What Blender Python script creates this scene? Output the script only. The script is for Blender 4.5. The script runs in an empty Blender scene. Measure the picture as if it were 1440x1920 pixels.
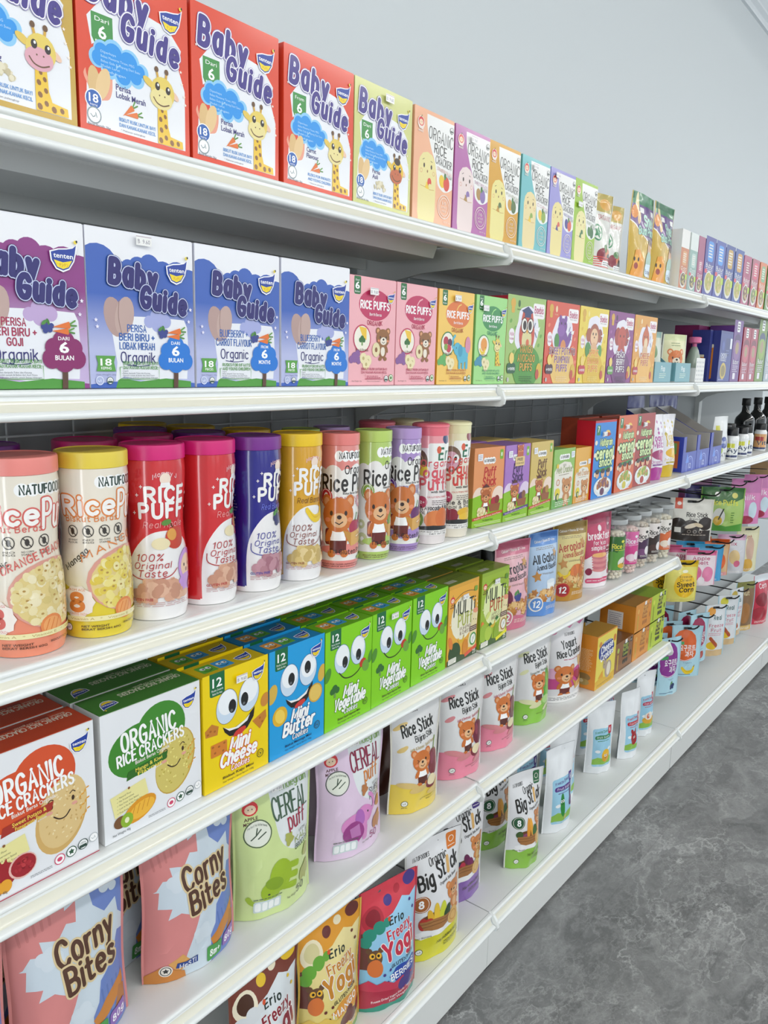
import bpy, bmesh, math, random
from mathutils import Matrix, Vector
from mathutils.geometry import tessellate_polygon
random.seed(7)
scene = bpy.context.scene
COL = scene.collection
R_ = math.radians

# ------------------------------------------------------------------ camera
cam_d = bpy.data.cameras.new('camera')
cam = bpy.data.objects.new('camera', cam_d)
COL.objects.link(cam)
PITCH, YAW, ROLL = 0.1874, 0.8957, 0.0249
fw = Vector((math.sin(YAW) * math.cos(PITCH), math.cos(YAW) * math.cos(PITCH), -math.sin(PITCH)))
rt0 = Vector((math.cos(YAW), -math.sin(YAW), 0)); up0 = rt0.cross(fw)
rt = rt0 * math.cos(ROLL) + up0 * math.sin(ROLL)
up = -rt0 * math.sin(ROLL) + up0 * math.cos(ROLL)
CAM = Vector((-1.1463, -0.6854, 1.1336))
cam.matrix_world = Matrix(((rt.x, up.x, -fw.x, CAM.x), (rt.y, up.y, -fw.y, CAM.y), (rt.z, up.z, -fw.z, CAM.z), (0, 0, 0, 1)))
cam_d.sensor_fit = 'VERTICAL'
cam_d.sensor_height = 36.0
cam_d.sensor_width = 27.0
cam_d.lens = 36.0 * 1476.0 / 1920.0
cam_d.clip_start = 0.02
scene.camera = cam

# ------------------------------------------------------------------ world, lights, exposure
scene.view_settings.view_transform = 'Standard'
scene.view_settings.look = 'None'
scene.view_settings.exposure = 0.0
scene.view_settings.gamma = 1.0
scene.view_settings.use_curve_mapping = False
scene.cycles.max_bounces = 7
scene.cycles.diffuse_bounces = 4
scene.cycles.glossy_bounces = 3
scene.cycles.transmission_bounces = 4
scene.cycles.caustics_reflective = False
scene.cycles.caustics_refractive = False
world = bpy.data.worlds.new('shop_daylight')
scene.world = world
world.use_nodes = True
bg = world.node_tree.nodes['Background']
bg.inputs[0].default_value = (0.86, 0.94, 1.0, 1)
bg.inputs[1].default_value = 1.4

LAMP_W = 5.6
def lamp(x, y, z, lx, ly, watts, col=(1.0, 0.985, 0.955), tilt=0.0):
    d = bpy.data.lights.new('ceiling_tube_light', 'AREA')
    d.shape = 'RECTANGLE'; d.size = lx; d.size_y = ly
    d.energy = watts; d.color = col
    o = bpy.data.objects.new('ceiling_tube_light', d)
    o.location = (x, y, z); o.rotation_euler = (tilt, 0, 0); COL.objects.link(o)
    return o
LAMP_Z = 2.46
LAMP_SPOTS = [(x_, y_) for y_ in (-1.9, -3.7) for x_ in (-3.0, -1.4, 0.2, 1.8, 3.4, 5.0)]
for lx_, ly_ in LAMP_SPOTS:
    for tl_ in (50, -50):            # the two tubes of a batten shine down and to both sides
        lamp(lx_, ly_ + tl_ * .0011, LAMP_Z, 1.2, 0.07, LAMP_W, tilt=R_(tl_))

# daylight falling in through the glazed entrance behind the camera
for y_, w_, e_ in ((-.60, .26, 17.0), (-1.68, .5, 14.0)):
    d_ = bpy.data.lights.new('entrance_daylight', 'AREA'); d_.shape = 'RECTANGLE'; d_.size = w_; d_.size_y = 2.1
    d_.energy = e_; d_.color = (.93, .97, 1.0)
    o_ = bpy.data.objects.new('entrance_daylight', d_); o_.location = (-4.03, y_, 1.15); o_.rotation_euler = (R_(90), 0, R_(-90)); COL.objects.link(o_)

# ------------------------------------------------------------------ constants of the shop (metres)
KINK = 0.0165                       # the first bay stands at a slight angle to the others
SH = [0, 1.3286, 1.1029, 0.8564, 0.6313, 0.3851, 0.1368]     # shelf tops, 1 = top ... 6 = deck
BACK = 0.312                        # back panel
DECK_Y = -0.045
# ------------------------------------------------------------------ materials
def lin(c):
    if isinstance(c, str):
        c = tuple(int(c[i:i + 2], 16) / 255 for i in (0, 2, 4))
        return tuple((v / 12.92 if v <= 0.04045 else ((v + 0.055) / 1.055) ** 2.4) for v in c)
    return c
def mat(name, col, rough=0.5, metal=0.0, coat=0.0, trans=0.0, attr=False, bump=None):
    m = bpy.data.materials.new(name); m.use_nodes = True
    nt = m.node_tree; b = nt.nodes['Principled BSDF']
    if attr:
        a = nt.nodes.new('ShaderNodeAttribute'); a.attribute_name = 'Col'
        nt.links.new(a.outputs['Color'], b.inputs['Base Color'])
    else:
        b.inputs['Base Color'].default_value = (*lin(col), 1)
    b.inputs['Roughness'].default_value = rough
    b.inputs['Metallic'].default_value = metal
    b.inputs['Coat Weight'].default_value = coat
    b.inputs['Coat Roughness'].default_value = 0.12
    b.inputs['Transmission Weight'].default_value = trans
    if bump:
        n = nt.nodes.new('ShaderNodeTexNoise'); n.inputs['Scale'].default_value = bump[0]
        n.inputs['Detail'].default_value = 3
        tc = nt.nodes.new('ShaderNodeTexCoord'); nt.links.new(tc.outputs['Object'], n.inputs['Vector'])
        bp = nt.nodes.new('ShaderNodeBump'); bp.inputs['Strength'].default_value = bump[1]; bp.inputs['Distance'].default_value = bump[2]
        nt.links.new(n.outputs['Fac'], bp.inputs['Height']); nt.links.new(bp.outputs['Normal'], b.inputs['Normal'])
    return m
M_CARD = mat('printed_card', None, 0.42, attr=True, coat=0.25)
M_FOIL = mat('printed_film', None, 0.30, attr=True, coat=0.35, bump=(38, 0.35, 0.002))
M_MATTE = mat('matte_film', None, 0.45, attr=True, coat=0.1, bump=(30, 0.3, 0.002))
M_TUB = mat('shrink_sleeve', None, 0.24, attr=True, coat=1.0)
M_TUB.node_tree.nodes['Principled BSDF'].inputs['Coat Roughness'].default_value = .05
M_LID = mat('lid_plastic', None, 0.32, attr=True, bump=(400, 0.08, 0.0005))
M_PAINT = mat('white_powder_coat', 'e6e8e6', 0.38, bump=(500, 0.05, 0.0005))
M_BACK = mat('grey_back_panel', 'a6aaab', 0.5, bump=(300, 0.05, 0.0005))
M_RAIL = mat('cream_price_channel', 'e3e0d0', 0.16, coat=0.3)
M_LIP = mat('white_rail_lip', 'eef1f0', 0.22, coat=0.3)
M_WIRE = mat('grey_wire', 'd3d6d7', 0.35, metal=0.2)
M_HOOK = mat('black_hook', '141415', 0.35)
M_SEAM = mat('dark_gap', '3a3c3e', 0.7)
M_CLEAR = mat('clear_plastic', 'f4f6f6', 0.06)
_n = M_CLEAR.node_tree; _t = _n.nodes.new('ShaderNodeBsdfTransparent'); _x = _n.nodes.new('ShaderNodeMixShader'); _x.inputs[0].default_value = .16
_t.inputs['Color'].default_value = (.97, .98, .98, 1); _n.links.new(_t.outputs[0], _x.inputs[1]); _n.links.new(_n.nodes['Principled BSDF'].outputs[0], _x.inputs[2]); _n.links.new(_x.outputs[0], _n.nodes['Material Output'].inputs['Surface'])
M_GLASS = mat('dark_bottle_glass', '0b0c0b', 0.08, coat=0.5)

# ------------------------------------------------------------------ mesh collecting
class MB:
    def __init__(s): s.V = []; s.F = []; s.C = []
    def add(s, V, F, c):
        n = len(s.V); s.V += [tuple(v) for v in V]; s.F += [tuple(i + n for i in f) for f in F]
        if c is None or isinstance(c, str): s.C += [lin(c or 'ffffff')] * len(V)
        else: s.C += list(c)
    def box(s, x0, x1, y0, y1, z0, z1, c=None):
        P = [(x0, y0, z0), (x1, y0, z0), (x1, y1, z0), (x0, y1, z0), (x0, y0, z1), (x1, y0, z1), (x1, y1, z1), (x0, y1, z1)]
        for f in ((0, 1, 5, 4), (1, 2, 6, 5), (2, 3, 7, 6), (3, 0, 4, 7), (4, 5, 6, 7), (3, 2, 1, 0)):
            s.add([P[i] for i in f], [(0, 1, 2, 3)], c)
    def tube(s, P, r, c=None, n=8, cap=True):
        P = [Vector(p) for p in P]; rings = []
        for i, p in enumerate(P):
            d = (P[min(i + 1, len(P) - 1)] - P[max(i - 1, 0)]).normalized()
            a = Vector((0, 0, 1)) if abs(d.z) < .9 else Vector((1, 0, 0))
            u = d.cross(a).normalized(); w = d.cross(u)
            rings.append([p + (u * math.cos(2 * math.pi * k / n) + w * math.sin(2 * math.pi * k / n)) * r for k in range(n)])
        V = [v for q in rings for v in q]; F = []
        for i in range(len(P) - 1):
            for k in range(n): F.append((i * n + k, i * n + (k + 1) % n, (i + 1) * n + (k + 1) % n, (i + 1) * n + k))
        if cap: F.append(tuple(range(n))[::-1]); F.append(tuple(range((len(P) - 1) * n, len(P) * n)))
        s.add(V, F, c)
    def lathe(s, prof, c=None, n=40, cx=0, cy=0, cap=True, cols=None):
        V = []; CC = []
        for j, (r, z) in enumerate(prof):
            for k in range(n):
                a = 2 * math.pi * k / n; V.append((cx + r * math.cos(a), cy + r * math.sin(a), z))
                CC.append(lin(cols[j] if cols else (c or 'ffffff')))
        F = []
        for i in range(len(prof) - 1):
            for k in range(n): F.append((i * n + k, i * n + (k + 1) % n, (i + 1) * n + (k + 1) % n, (i + 1) * n + k))
        if cap: F.append(tuple(range(n))[::-1]); F.append(tuple(range((len(prof) - 1) * n, len(prof) * n)))
        s.add(V, F, CC)
    def prism(s, prof, x0, x1, c=None):
        """prof = closed (y,z) outline extruded along x"""
        n = len(prof); V = [(x0, y, z) for y, z in prof] + [(x1, y, z) for y, z in prof]
        F = [(k, (k + 1) % n, n + (k + 1) % n, n + k) for k in range(n)]
        for f in F: s.add([V[i] for i in f], [(0, 1, 2, 3)], c)
        tri = tessellate_polygon([[Vector((y, z, 0)) for y, z in prof]])
        s.add(V[:n], [t for t in tri], c); s.add(V[n:], [t[::-1] for t in tri], c)
    def strip(s, prof, x0, x1, c=None, closed=False):
        """smooth moulding: profile points shared between neighbouring faces"""
        n = len(prof); V = [(x0, y, z) for y, z in prof] + [(x1, y, z) for y, z in prof]
        s.add(V, [(k, (k + 1) % n, n + (k + 1) % n, n + k) for k in range(n if closed else n - 1)], c)
        if closed:
            tri = tessellate_polygon([[Vector((y, z, 0)) for y, z in prof]])
            s.add(V[:n], [t for t in tri], c); s.add(V[n:], [t[::-1] for t in tri], c)
    def art(s, A, fn, step=0.00003):
        """flat or curved print: fn(x,y,offset)->point"""
        A.clip()
        s.add([fn(x, y, z * step) for x, y, z in A.V], A.F, A.C)
    def build(s, name, m, parent=None, smooth=False, loc=None, rot=None, weld=False):
        me = bpy.data.meshes.new(name)
        me.from_pydata(s.V, [], s.F)
        at = me.color_attributes.new('Col', 'FLOAT_COLOR', 'POINT')
        fl = []
        for c in s.C: fl += (c[0], c[1], c[2], 1.0)
        at.data.foreach_set('color', fl)
        me.materials.append(m)
        if smooth:
            me.polygons.foreach_set('use_smooth', [True] * len(me.polygons))
            if smooth is not True: me.set_sharp_from_angle(angle=R_(smooth))
        me.update()
        o = bpy.data.objects.new(name, me); COL.objects.link(o)
        if parent is not None: o.parent = parent
        if loc is not None: o.location = loc
        if rot is not None: o.rotation_euler = (0, 0, rot)
        return o

def tag(o, label, cat, group=None, kind=None):
    if label: o['label'] = label
    if cat: o['category'] = cat
    if group: o['group'] = group
    if kind: o['kind'] = kind
    return o
def empty(name):
    o = bpy.data.objects.new(name, None); o.empty_display_size = 0.02; COL.objects.link(o); return o
def place(o, x, y, z, rot=0.0, bay=None):
    """put a thing at bay coordinates; the first bay is turned by KINK about the first joint"""
    if bay is None: bay = 1 if x < 0 else 2
    if bay == 1:
        c, s_ = math.cos(KINK), math.sin(KINK)
        x, y = x * c - y * s_, x * s_ + y * c; rot += KINK
    o.location = (x, y, z); o.rotation_euler = (0, 0, rot)
    return o
def dup(o, label=None):
    r = o.copy(); COL.objects.link(r)
    if label: r['label'] = label
    for ch in list(o.children):
        c = ch.copy(); COL.objects.link(c); c.parent = r
        for g in list(ch.children):
            d = g.copy(); COL.objects.link(d); d.parent = c
    return r

# ------------------------------------------------------------------ lettering
GLY = {
'A': "0,0 3,10 6,0|1.1,3.4 4.9,3.4", 'B': "0,0 0,10|~0,10 3.2,10 5,8.7 5,6.6 3.2,5.3 0,5.3|~0,5.3 3.6,5.3 5.6,4 5.6,1.6 3.6,0 0,0",
'C': "~6,8.2 4.3,10 2,9.7 .3,7.5 0,5 .3,2.5 2,.3 4.3,0 6,1.8", 'D': "0,0 0,10|~0,10 3,10 5.3,8.3 6,5 5.3,1.7 3,0 0,0",
'E': "5,10 0,10 0,0 5,0|0,5.2 4.4,5.2", 'F': "5,10 0,10 0,0|0,5.2 4.2,5.2",
'G': "~6,8.2 4.3,10 2,9.7 .3,7.5 0,5 .3,2.5 2,.3 4.3,0 6,1.5 6.2,4.6|6.2,4.6 3.6,4.6", 'H': "0,0 0,10|6,0 6,10|0,5 6,5",
'I': "0,0 0,10", 'J': "~4,10 4,3 3.4,.7 1.8,0 .4,.8 0,2.6", 'K': "0,0 0,10|5.5,10 0,4.4|2,6 5.8,0", 'L': "0,10 0,0 4.8,0",
'M': "0,0 .5,10 3.7,3 6.9,10 7.4,0", 'N': "0,0 0,10 6,0 6,10", 'O': "~3.2,10 1,9 0,5 1,1 3.2,0 5.4,1 6.4,5 5.4,9 3.2,10",
'P': "0,0 0,10|~0,10 3.4,10 5.4,8.6 5.4,6.2 3.4,4.8 0,4.8", 'R': "0,0 0,10|~0,10 3.4,10 5.4,8.6 5.4,6.2 3.4,4.8 0,4.8|2.6,4.8 5.8,0",
'S': "~5.2,8.4 3.8,9.9 1.6,9.8 .3,8.2 .7,6.3 2.8,5.2 4.9,4 5.4,2 4.2,.3 1.9,0 0,1.6", 'T': "0,10 6,10|3,10 3,0",
'U': "~0,10 0,3.4 .8,.9 3,0 5.2,.9 6,3.4 6,10", 'V': "0,10 3,0 6,10", 'W': "0,10 2,0 4.2,8 6.4,0 8.4,10", 'X': "0,0 6,10|0,10 6,0",
'Y': "0,10 3,5 6,10|3,5 3,0", 'Z': "0,10 5.6,10 0,0 5.8,0",
'a': "~4.6,6.2 2.8,7 .8,6 0,3.5 .8,1 2.6,0 4.6,1.5|4.8,7 4.8,0", 'b': "0,10 0,0|~0,5.4 1.6,7 3.8,6.3 4.8,3.5 3.8,.7 1.8,0 0,1.4",
'c': "~4.4,5.8 2.8,7 .8,6 0,3.5 .8,1 2.8,0 4.4,1.2", 'd': "4.8,10 4.8,0|~4.8,5.6 3,7 .9,6.2 0,3.5 .9,.8 2.8,0 4.8,1.6",
'e': "~.2,3.8 4.6,3.8 4.2,6 2.4,7 .6,6 0,3.5 .7,1 2.6,0 4.4,1", 'f': "~3.8,9.6 2.6,10 1.5,9 1.4,6 1.4,0|0,6.6 3.4,6.6",
'g': "~4.6,5.8 2.8,7 .8,6 0,3.7 .8,1.4 2.6,.5 4.6,2|~4.8,7 4.8,-.5 4,-2.7 2.2,-3.2 .4,-2.3", 'h': "0,0 0,10|~0,5 1.8,7 3.6,6.8 4.4,5 4.4,0",
'i': "0,0 0,7|0,9.6 0,9.8", 'j': "~1.4,7 1.4,-1 .8,-2.8 -.6,-3|1.4,9.6 1.4,9.8", 'k': "0,0 0,10|4.2,7 0,3|1.6,4.4 4.6,0", 'l': "0,0 0,10",
'm': "0,0 0,7|~0,5 1.4,7 2.8,6.8 3.4,5 3.4,0|~3.4,5 4.8,7 6.2,6.8 6.8,5 6.8,0", 'n': "0,0 0,7|~0,5 1.8,7 3.6,6.8 4.4,5 4.4,0",
'o': "~2.5,7 .7,6 0,3.5 .7,1 2.5,0 4.3,1 5,3.5 4.3,6 2.5,7", 'p': "0,7 0,-3|~0,5.4 1.6,7 3.8,6.3 4.8,3.5 3.8,.7 1.8,0 0,1.4",
'q': "4.8,7 4.8,-3|~4.8,5.4 3,7 1,6.3 0,3.5 1,.7 3,0 4.8,1.4", 'r': "0,0 0,7|~0,4.6 1.2,6.6 3,7",
's': "~3.8,5.8 2.4,7 .7,6.5 .5,4.8 2,3.7 3.7,2.5 3.6,.7 1.9,0 0,.9", 't': "~1.4,9.4 1.4,1.6 2.2,.2 3.8,.4|0,6.6 3.4,6.6",
'u': "~0,7 0,2 .8,.3 2.4,0 4.2,1.6|4.4,7 4.4,0", 'v': "0,7 2.3,0 4.6,7", 'w': "0,7 1.6,0 3.4,5.6 5.2,0 6.8,7", 'x': "0,0 4.4,7|0,7 4.4,0",
'y': "0,7 2.4,.6|4.8,7 2.4,.6 1.2,-2.6 0,-3", 'z': "0,7 4.2,7 0,0 4.4,0",
'0': "~2.6,10 .8,9 0,5 .8,1 2.6,0 4.4,1 5.2,5 4.4,9 2.6,10", '1': "0,8 1.8,10 1.8,0", '2': "~.2,8 1.4,9.8 3.6,9.8 4.8,8 4.2,5.6 0,0|0,0 5,0",
'5': "4.6,10 .8,10 .4,5.6|~.4,5.6 2.6,6.4 4.6,5.4 5,3 4,.6 2,0 0,1.2", '6': "~4.4,9.2 2.6,10 .8,8 0,4 .8,1 2.6,0 4.4,.8 5,3 4.2,5.2 2.4,5.8 .6,4.6",
'8': "~2.5,5.4 .5,6.8 .6,9 2.5,10 4.4,9 4.5,6.8 2.5,5.4 .2,3.8 .2,1.2 2.5,0 4.8,1.2 4.8,3.8 2.5,5.4",
'7': "0,10 5,10 1.6,0", '%': "0,0 6,10|~1.2,10 0,8.6 1.2,7.2 2.4,8.6 1.2,10|~4.8,2.8 3.6,1.4 4.8,0 6,1.4 4.8,2.8", '&': "~6,0 1.2,7 2,9.6 4,9 3.4,6.4 .4,3.6 .6,.6 3,0 6,4.4",
'+': "0,5 5,5|2.5,2.5 2.5,7.5", "'": "0,10 0,8", '-': "0,4 3,4", '.': "0,0 0,.2", '!': "0,10 0,3|0,.2 0,0", '4': "4,0 4,10 0,3 5.4,3", ',': "0,0 -.6,-1.6", '3': "~.2,8.6 2,10 4.4,9 4.2,6.4 2,5.4|~2,5.4 4.8,4.4 4.8,1.2 2.4,0 0,1.2", '9': "~.6,.8 2.4,0 4.2,2 5,6 4.2,9 2.4,10 .6,9.2 0,7 .8,4.8 2.6,4.2 4.4,5.4"}
def smooth_pts(P, k=4):
    out = []
    n = len(P); closed = abs(P[0][0] - P[-1][0]) < 1e-6 and abs(P[0][1] - P[-1][1]) < 1e-6
    for i in range(n - 1):
        p1, p2 = P[i], P[i + 1]
        p0 = P[i - 1] if i > 0 else (P[-2] if closed else p1)
        p3 = P[i + 2] if i + 2 < n else (P[1] if closed else p2)
        for j in range(k):
            t = j / k
            out.append(tuple(0.5 * (2 * p1[d] + (p2[d] - p0[d]) * t + (2 * p0[d] - 5 * p1[d] + 4 * p2[d] - p3[d]) * t * t + (3 * p1[d] - p0[d] - 3 * p2[d] + p3[d]) * t ** 3) for d in (0, 1)))
    out.append(P[-1])
    return out
GL = {}
for _k, _v in GLY.items():
    ss = []
    for st in _v.split('|'):
        sm = st[0] == '~'
        P = [tuple(float(q) for q in p.split(',')) for p in st.lstrip('~').split()]
        ss.append(smooth_pts(P) if sm else P)
    GL[_k] = (ss, max(p[0] for q in ss for p in q))
FCACHE = {}
def font_mesh(s, wt):
    key = (s, wt)
    if key not in FCACHE:
        c = bpy.data.curves.new('lettering', 'FONT'); c.body = s; c.resolution_u = 2; c.offset = wt
        o = bpy.data.objects.new('lettering', c); COL.objects.link(o)
        dg = bpy.context.evaluated_depsgraph_get()
        me = bpy.data.meshes.new_from_object(o.evaluated_get(dg))
        V = [(v.co.x, v.co.y) for v in me.vertices]; F = [tuple(p.vertices) for p in me.polygons]
        bpy.data.objects.remove(o); bpy.data.curves.remove(c); bpy.data.meshes.remove(me)
        FCACHE[key] = (V, F)
    return FCACHE[key]

class Art:
    """print laid out flat: x 0..1 across the face, y 0..asp up it; every call lies one ink layer higher"""
    def __init__(s, asp): s.dy = 0.0; s.a = asp; s.V = []; s.F = []; s.C = []; s.L = 0; s.done = False; s.cache = {}
    def up(s): s.L += .5; return s
    def add(s, P, F, c, cs=None):
        n = len(s.V); s.L += .05; s.V += [(x, y + s.dy, s.L) for x, y in P]
        for f in F:
            ar = sum(P[f[i - 1]][0] * P[f[i]][1] - P[f[i]][0] * P[f[i - 1]][1] for i in range(len(f)))
            if ar < 0: f = tuple(f)[::-1]
            s.F.append(tuple(i + n for i in f))
        s.C += cs if cs else [lin(c)] * len(P)
    def P(s, P, c, u=1):
        if len(P) < 3: return s
        s.add(P, tessellate_polygon([[Vector((x, y, 0)) for x, y in P]]), c)
        s.L += u * .5; return s
    def R(s, x0, y0, x1, y1, c, c2=None, u=1):
        s.add([(x0, y0), (x1, y0), (x1, y1), (x0, y1)], [(0, 1, 2, 3)], c, [lin(c), lin(c), lin(c2), lin(c2)] if c2 else None)
        s.L += u * .5; return s
    def RR(s, x0, y0, x1, y1, r, c, u=1):
        P = []
        for cx, cy, a0 in ((x1 - r, y1 - r, 0), (x0 + r, y1 - r, 90), (x0 + r, y0 + r, 180), (x1 - r, y0 + r, 270)):
            P += [(cx + r * math.cos(R_(a0 + t)), cy + r * math.sin(R_(a0 + t))) for t in (0, 30, 60, 90)]
        return s.P(P, c, u)
    def E(s, x, y, rx, ry, c, rot=0, n=20, u=1):
        ca, sa = math.cos(R_(rot)), math.sin(R_(rot)); P = []
        for k in range(n):
            t = 2 * math.pi * k / n; a, b = rx * math.cos(t), ry * math.sin(t); P.append((x + a * ca - b * sa, y + a * sa + b * ca))
        s.add(P, [tuple(range(n))], c); s.L += u * .5; return s
    def O(s, x, y, r, w, c, n=24, u=1):
        P = []
        for k in range(n):
            t = 2 * math.pi * k / n; P += [(x + (r - w) * math.cos(t), y + (r - w) * math.sin(t)), (x + r * math.cos(t), y + r * math.sin(t))]
        s.add(P, [(2 * k, 2 * k + 1, (2 * k + 3) % (2 * n), (2 * k + 2) % (2 * n)) for k in range(n)], c); s.L += u * .5; return s
    def CL(s, L, c, u=1):
        for x, y, r in L: s.E(x, y, r, r, c, u=0)
        s.L += u * .5; return s
    def S(s, P, w, c, smooth=False, u=1, cap=True):
        if smooth: P = smooth_pts(P)
        n = len(P); V = []; F = []
        for i in range(n):
            a, b = P[max(i - 1, 0)], P[min(i + 1, n - 1)]
            dx, dy = b[0] - a[0], b[1] - a[1]; l = math.hypot(dx, dy) or 1
            nx, ny = -dy / l, dx / l; k = 1.0
            if 0 < i < n - 1:
                ex, ey = P[i][0] - a[0], P[i][1] - a[1]; q = math.hypot(ex, ey) or 1
                k = min(1.5, 1 / max(0.3, abs((ex * dx + ey * dy) / (q * l))))
            V += [(P[i][0] + nx * w / 2 * k, P[i][1] + ny * w / 2 * k), (P[i][0] - nx * w / 2 * k, P[i][1] - ny * w / 2 * k)]
        F = [(2 * i, 2 * i + 1, 2 * i + 3, 2 * i + 2) for i in range(n - 1)]
        s.add(V, F, c)
        if cap:
            D = [P[0], P[-1]]
            for i in range(1, n - 1):
                a, b, d = P[i - 1], P[i], P[i + 1]
                v1 = (b[0] - a[0], b[1] - a[1]); v2 = (d[0] - b[0], d[1] - b[1])
                if v1[0] * v2[0] + v1[1] * v2[1] < 0.75 * math.hypot(*v1) * math.hypot(*v2): D.append(b)
            for x, y in D: s.E(x, y, w / 2, w / 2, c, n=10, u=0)
        s.L += u * .5; return s
    def T(s, t, x0, x1, y, h, c, wt=0.0, rot=0, out=None, u=1, al='l'):
        """set type, fitted between x0 and x1 (x1 None: natural width from x0)"""
        V, F = font_mesh(t, wt)
        if not V: return s
        a, b = min(v[0] for v in V), max(v[0] for v in V)
        ky = h / 0.69; kx = (x1 - x0) / (b - a) if x1 is not None else ky * 0.95
        cx, cy = (x0 + x1) / 2 if x1 is not None else x0, y + h / 2
        ca, sa = math.cos(R_(rot)), math.sin(R_(rot))
        def tf(V):
            o = []
            for vx, vy in V:
                px, py = x0 + (vx - a) * kx - cx, y + vy * ky - cy
                o.append((cx + px * ca - py * sa, cy + px * sa + py * ca))
            return o
        if out:
            V2, F2 = font_mesh(t, wt + out[0]); s.add(tf(V2), F2, out[1]); s.L += .5
        s.add(tf(V), F, c); s.L += u * .5; return s
    def K(s, t, x0, x1, y, h, c, wt=1.6, rot=0, out=None, arc=0.0, sp=2.3, u=1, sk=0.0):
        """rounded hand lettering drawn with strokes; wt in tenths of the cap height"""
        x = 0; ST = []
        for ch in t:
            if ch == ' ': x += 3.2; continue
            if ch not in GL: x += 3; continue
            ss, w = GL[ch]
            for q in ss: ST.append([(x + px, py) for px, py in q])
            x += w + sp * .8 + wt * 0.9
        W = max(p[0] for q in ST for p in q); k = h / 10; kx = (x1 - x0 - wt * k) / W if x1 is not None else k
        if x1 is None: x1 = x0 + W * kx
        sq = max(.5, min(1.0, kx / k)) ** .75        # narrow settings get lighter strokes
        cx, cy = (x0 + x1) / 2, y + h / 2; ca, sa = math.cos(R_(rot)), math.sin(R_(rot))
        def tf(p):
            px = p[0] * kx + wt * k / 2 + x0 - cx + sk * p[1] * k; py = p[1] * k + y - cy - arc * (2 * p[0] / W - 1) ** 2
            return (cx + px * ca - py * sa, cy + px * sa + py * ca)
        ST = [[tf(p) for p in q] for q in ST]
        for o in (out if isinstance(out, list) else [out] if out else []):
            for q in ST: s.S(q, (wt + 2 * o[0]) * k * sq, o[1], u=0)
            s.L += .5
        for q in ST: s.S(q, wt * k * sq, c, u=0)
        s.L += u * .5; return s
    def lines(s, x0, x1, y0, y1, n, c, wt=0.35, seed=1, words=None):
        """tiny paragraphs too fine to read in the photograph"""
        rnd = random.Random(seed); dy = (y1 - y0) / n
        for i in range(n):
            y = y1 - dy * (i + .5); x = x0; e = x1 - (x1 - x0) * rnd.random() * .25
            while x < e:
                l = (x1 - x0) * rnd.uniform(.06, .16); s.R(x, y - dy * wt / 2, min(x + l, e), y + dy * wt / 2, c, u=0); x += l + (x1 - x0) * .025
        s.L += .5; return s
    def bm(s):
        b = bmesh.new(); ly = b.verts.layers.float_color.new('c'); vs = []
        for (x, y, z), c in zip(s.V, s.C):
            v = b.verts.new((x, y, z)); v[ly] = (*c, 1); vs.append(v)
        for f in s.F:
            try: b.faces.new([vs[i] for i in f])
            except ValueError: pass
        return b, ly
    def out(s, b, ly):
        b.verts.index_update()
        V = [tuple(v.co) for v in b.verts]; C = [tuple(v[ly])[:3] for v in b.verts]; F = [tuple(v.index for v in f.verts) for f in b.faces]
        b.free(); return V, F, C
    def clip(s):
        if s.done: return
        s.done = True
        e = 1e-5
        if not any(x < -e or x > 1 + e or y < -e or y > s.a + e for x, y, z in s.V): return
        b, ly = s.bm()
        for co, no in (((0, 0, 0), (-1, 0, 0)), ((1, 0, 0), (1, 0, 0)), ((0, 0, 0), (0, -1, 0)), ((0, s.a, 0), (0, 1, 0))):
            bmesh.ops.bisect_plane(b, geom=b.verts[:] + b.edges[:] + b.faces[:], plane_co=co, plane_no=no, clear_outer=True, dist=1e-7)
        s.V, s.F, s.C = s.out(b, ly)
    def cut(s, nx, ny):
        """split along a grid so the print can follow a curved face"""
        s.clip()
        if (nx, ny) not in s.cache:
            b, ly = s.bm()
            for i in range(1, nx): bmesh.ops.bisect_plane(b, geom=b.verts[:] + b.edges[:] + b.faces[:], plane_co=(i / nx, 0, 0), plane_no=(1, 0, 0), dist=1e-7)
            for j in range(1, ny): bmesh.ops.bisect_plane(b, geom=b.verts[:] + b.edges[:] + b.faces[:], plane_co=(0, s.a * j / ny, 0), plane_no=(0, 1, 0), dist=1e-7)
            for k in range(-ny + 1, nx): bmesh.ops.bisect_plane(b, geom=b.verts[:] + b.edges[:] + b.faces[:], plane_co=(k / nx, 0, 0), plane_no=(nx, -ny / s.a, 0), dist=1e-7)
            s.cache[(nx, ny)] = s.out(b, ly)
        return s.cache[(nx, ny)]

def curved(mb, A, nx, ny, P, N, step=0.00003, y0=0.0, y1=1.0):
    """lay print A on a face given by grid points P[j][i] and normals N[j][i]"""
    V, F, C = A.cut(nx, ny); out = []
    for x, y, z in V:
        u = min(max(x * nx, 0), nx - 1e-6); v = min(max(y / A.a * ny, 0), ny - 1e-6)
        i, j = int(u), int(v); a, b = u - i, v - j
        w = (1 - a, a - b, 0.0, b) if a >= b else (1 - b, 0.0, b - a, a)
        p = P[j][i] * w[0] + P[j][i + 1] * w[1] + P[j + 1][i] * w[2] + P[j + 1][i + 1] * w[3]
        n = N[j][i] * w[0] + N[j][i + 1] * w[1] + N[j + 1][i] * w[2] + N[j + 1][i + 1] * w[3]
        out.append((p + n * (z * step), n.normalized()))
    mb.add([o[0] for o in out], F, C)
    return [o[1] for o in out]

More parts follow.
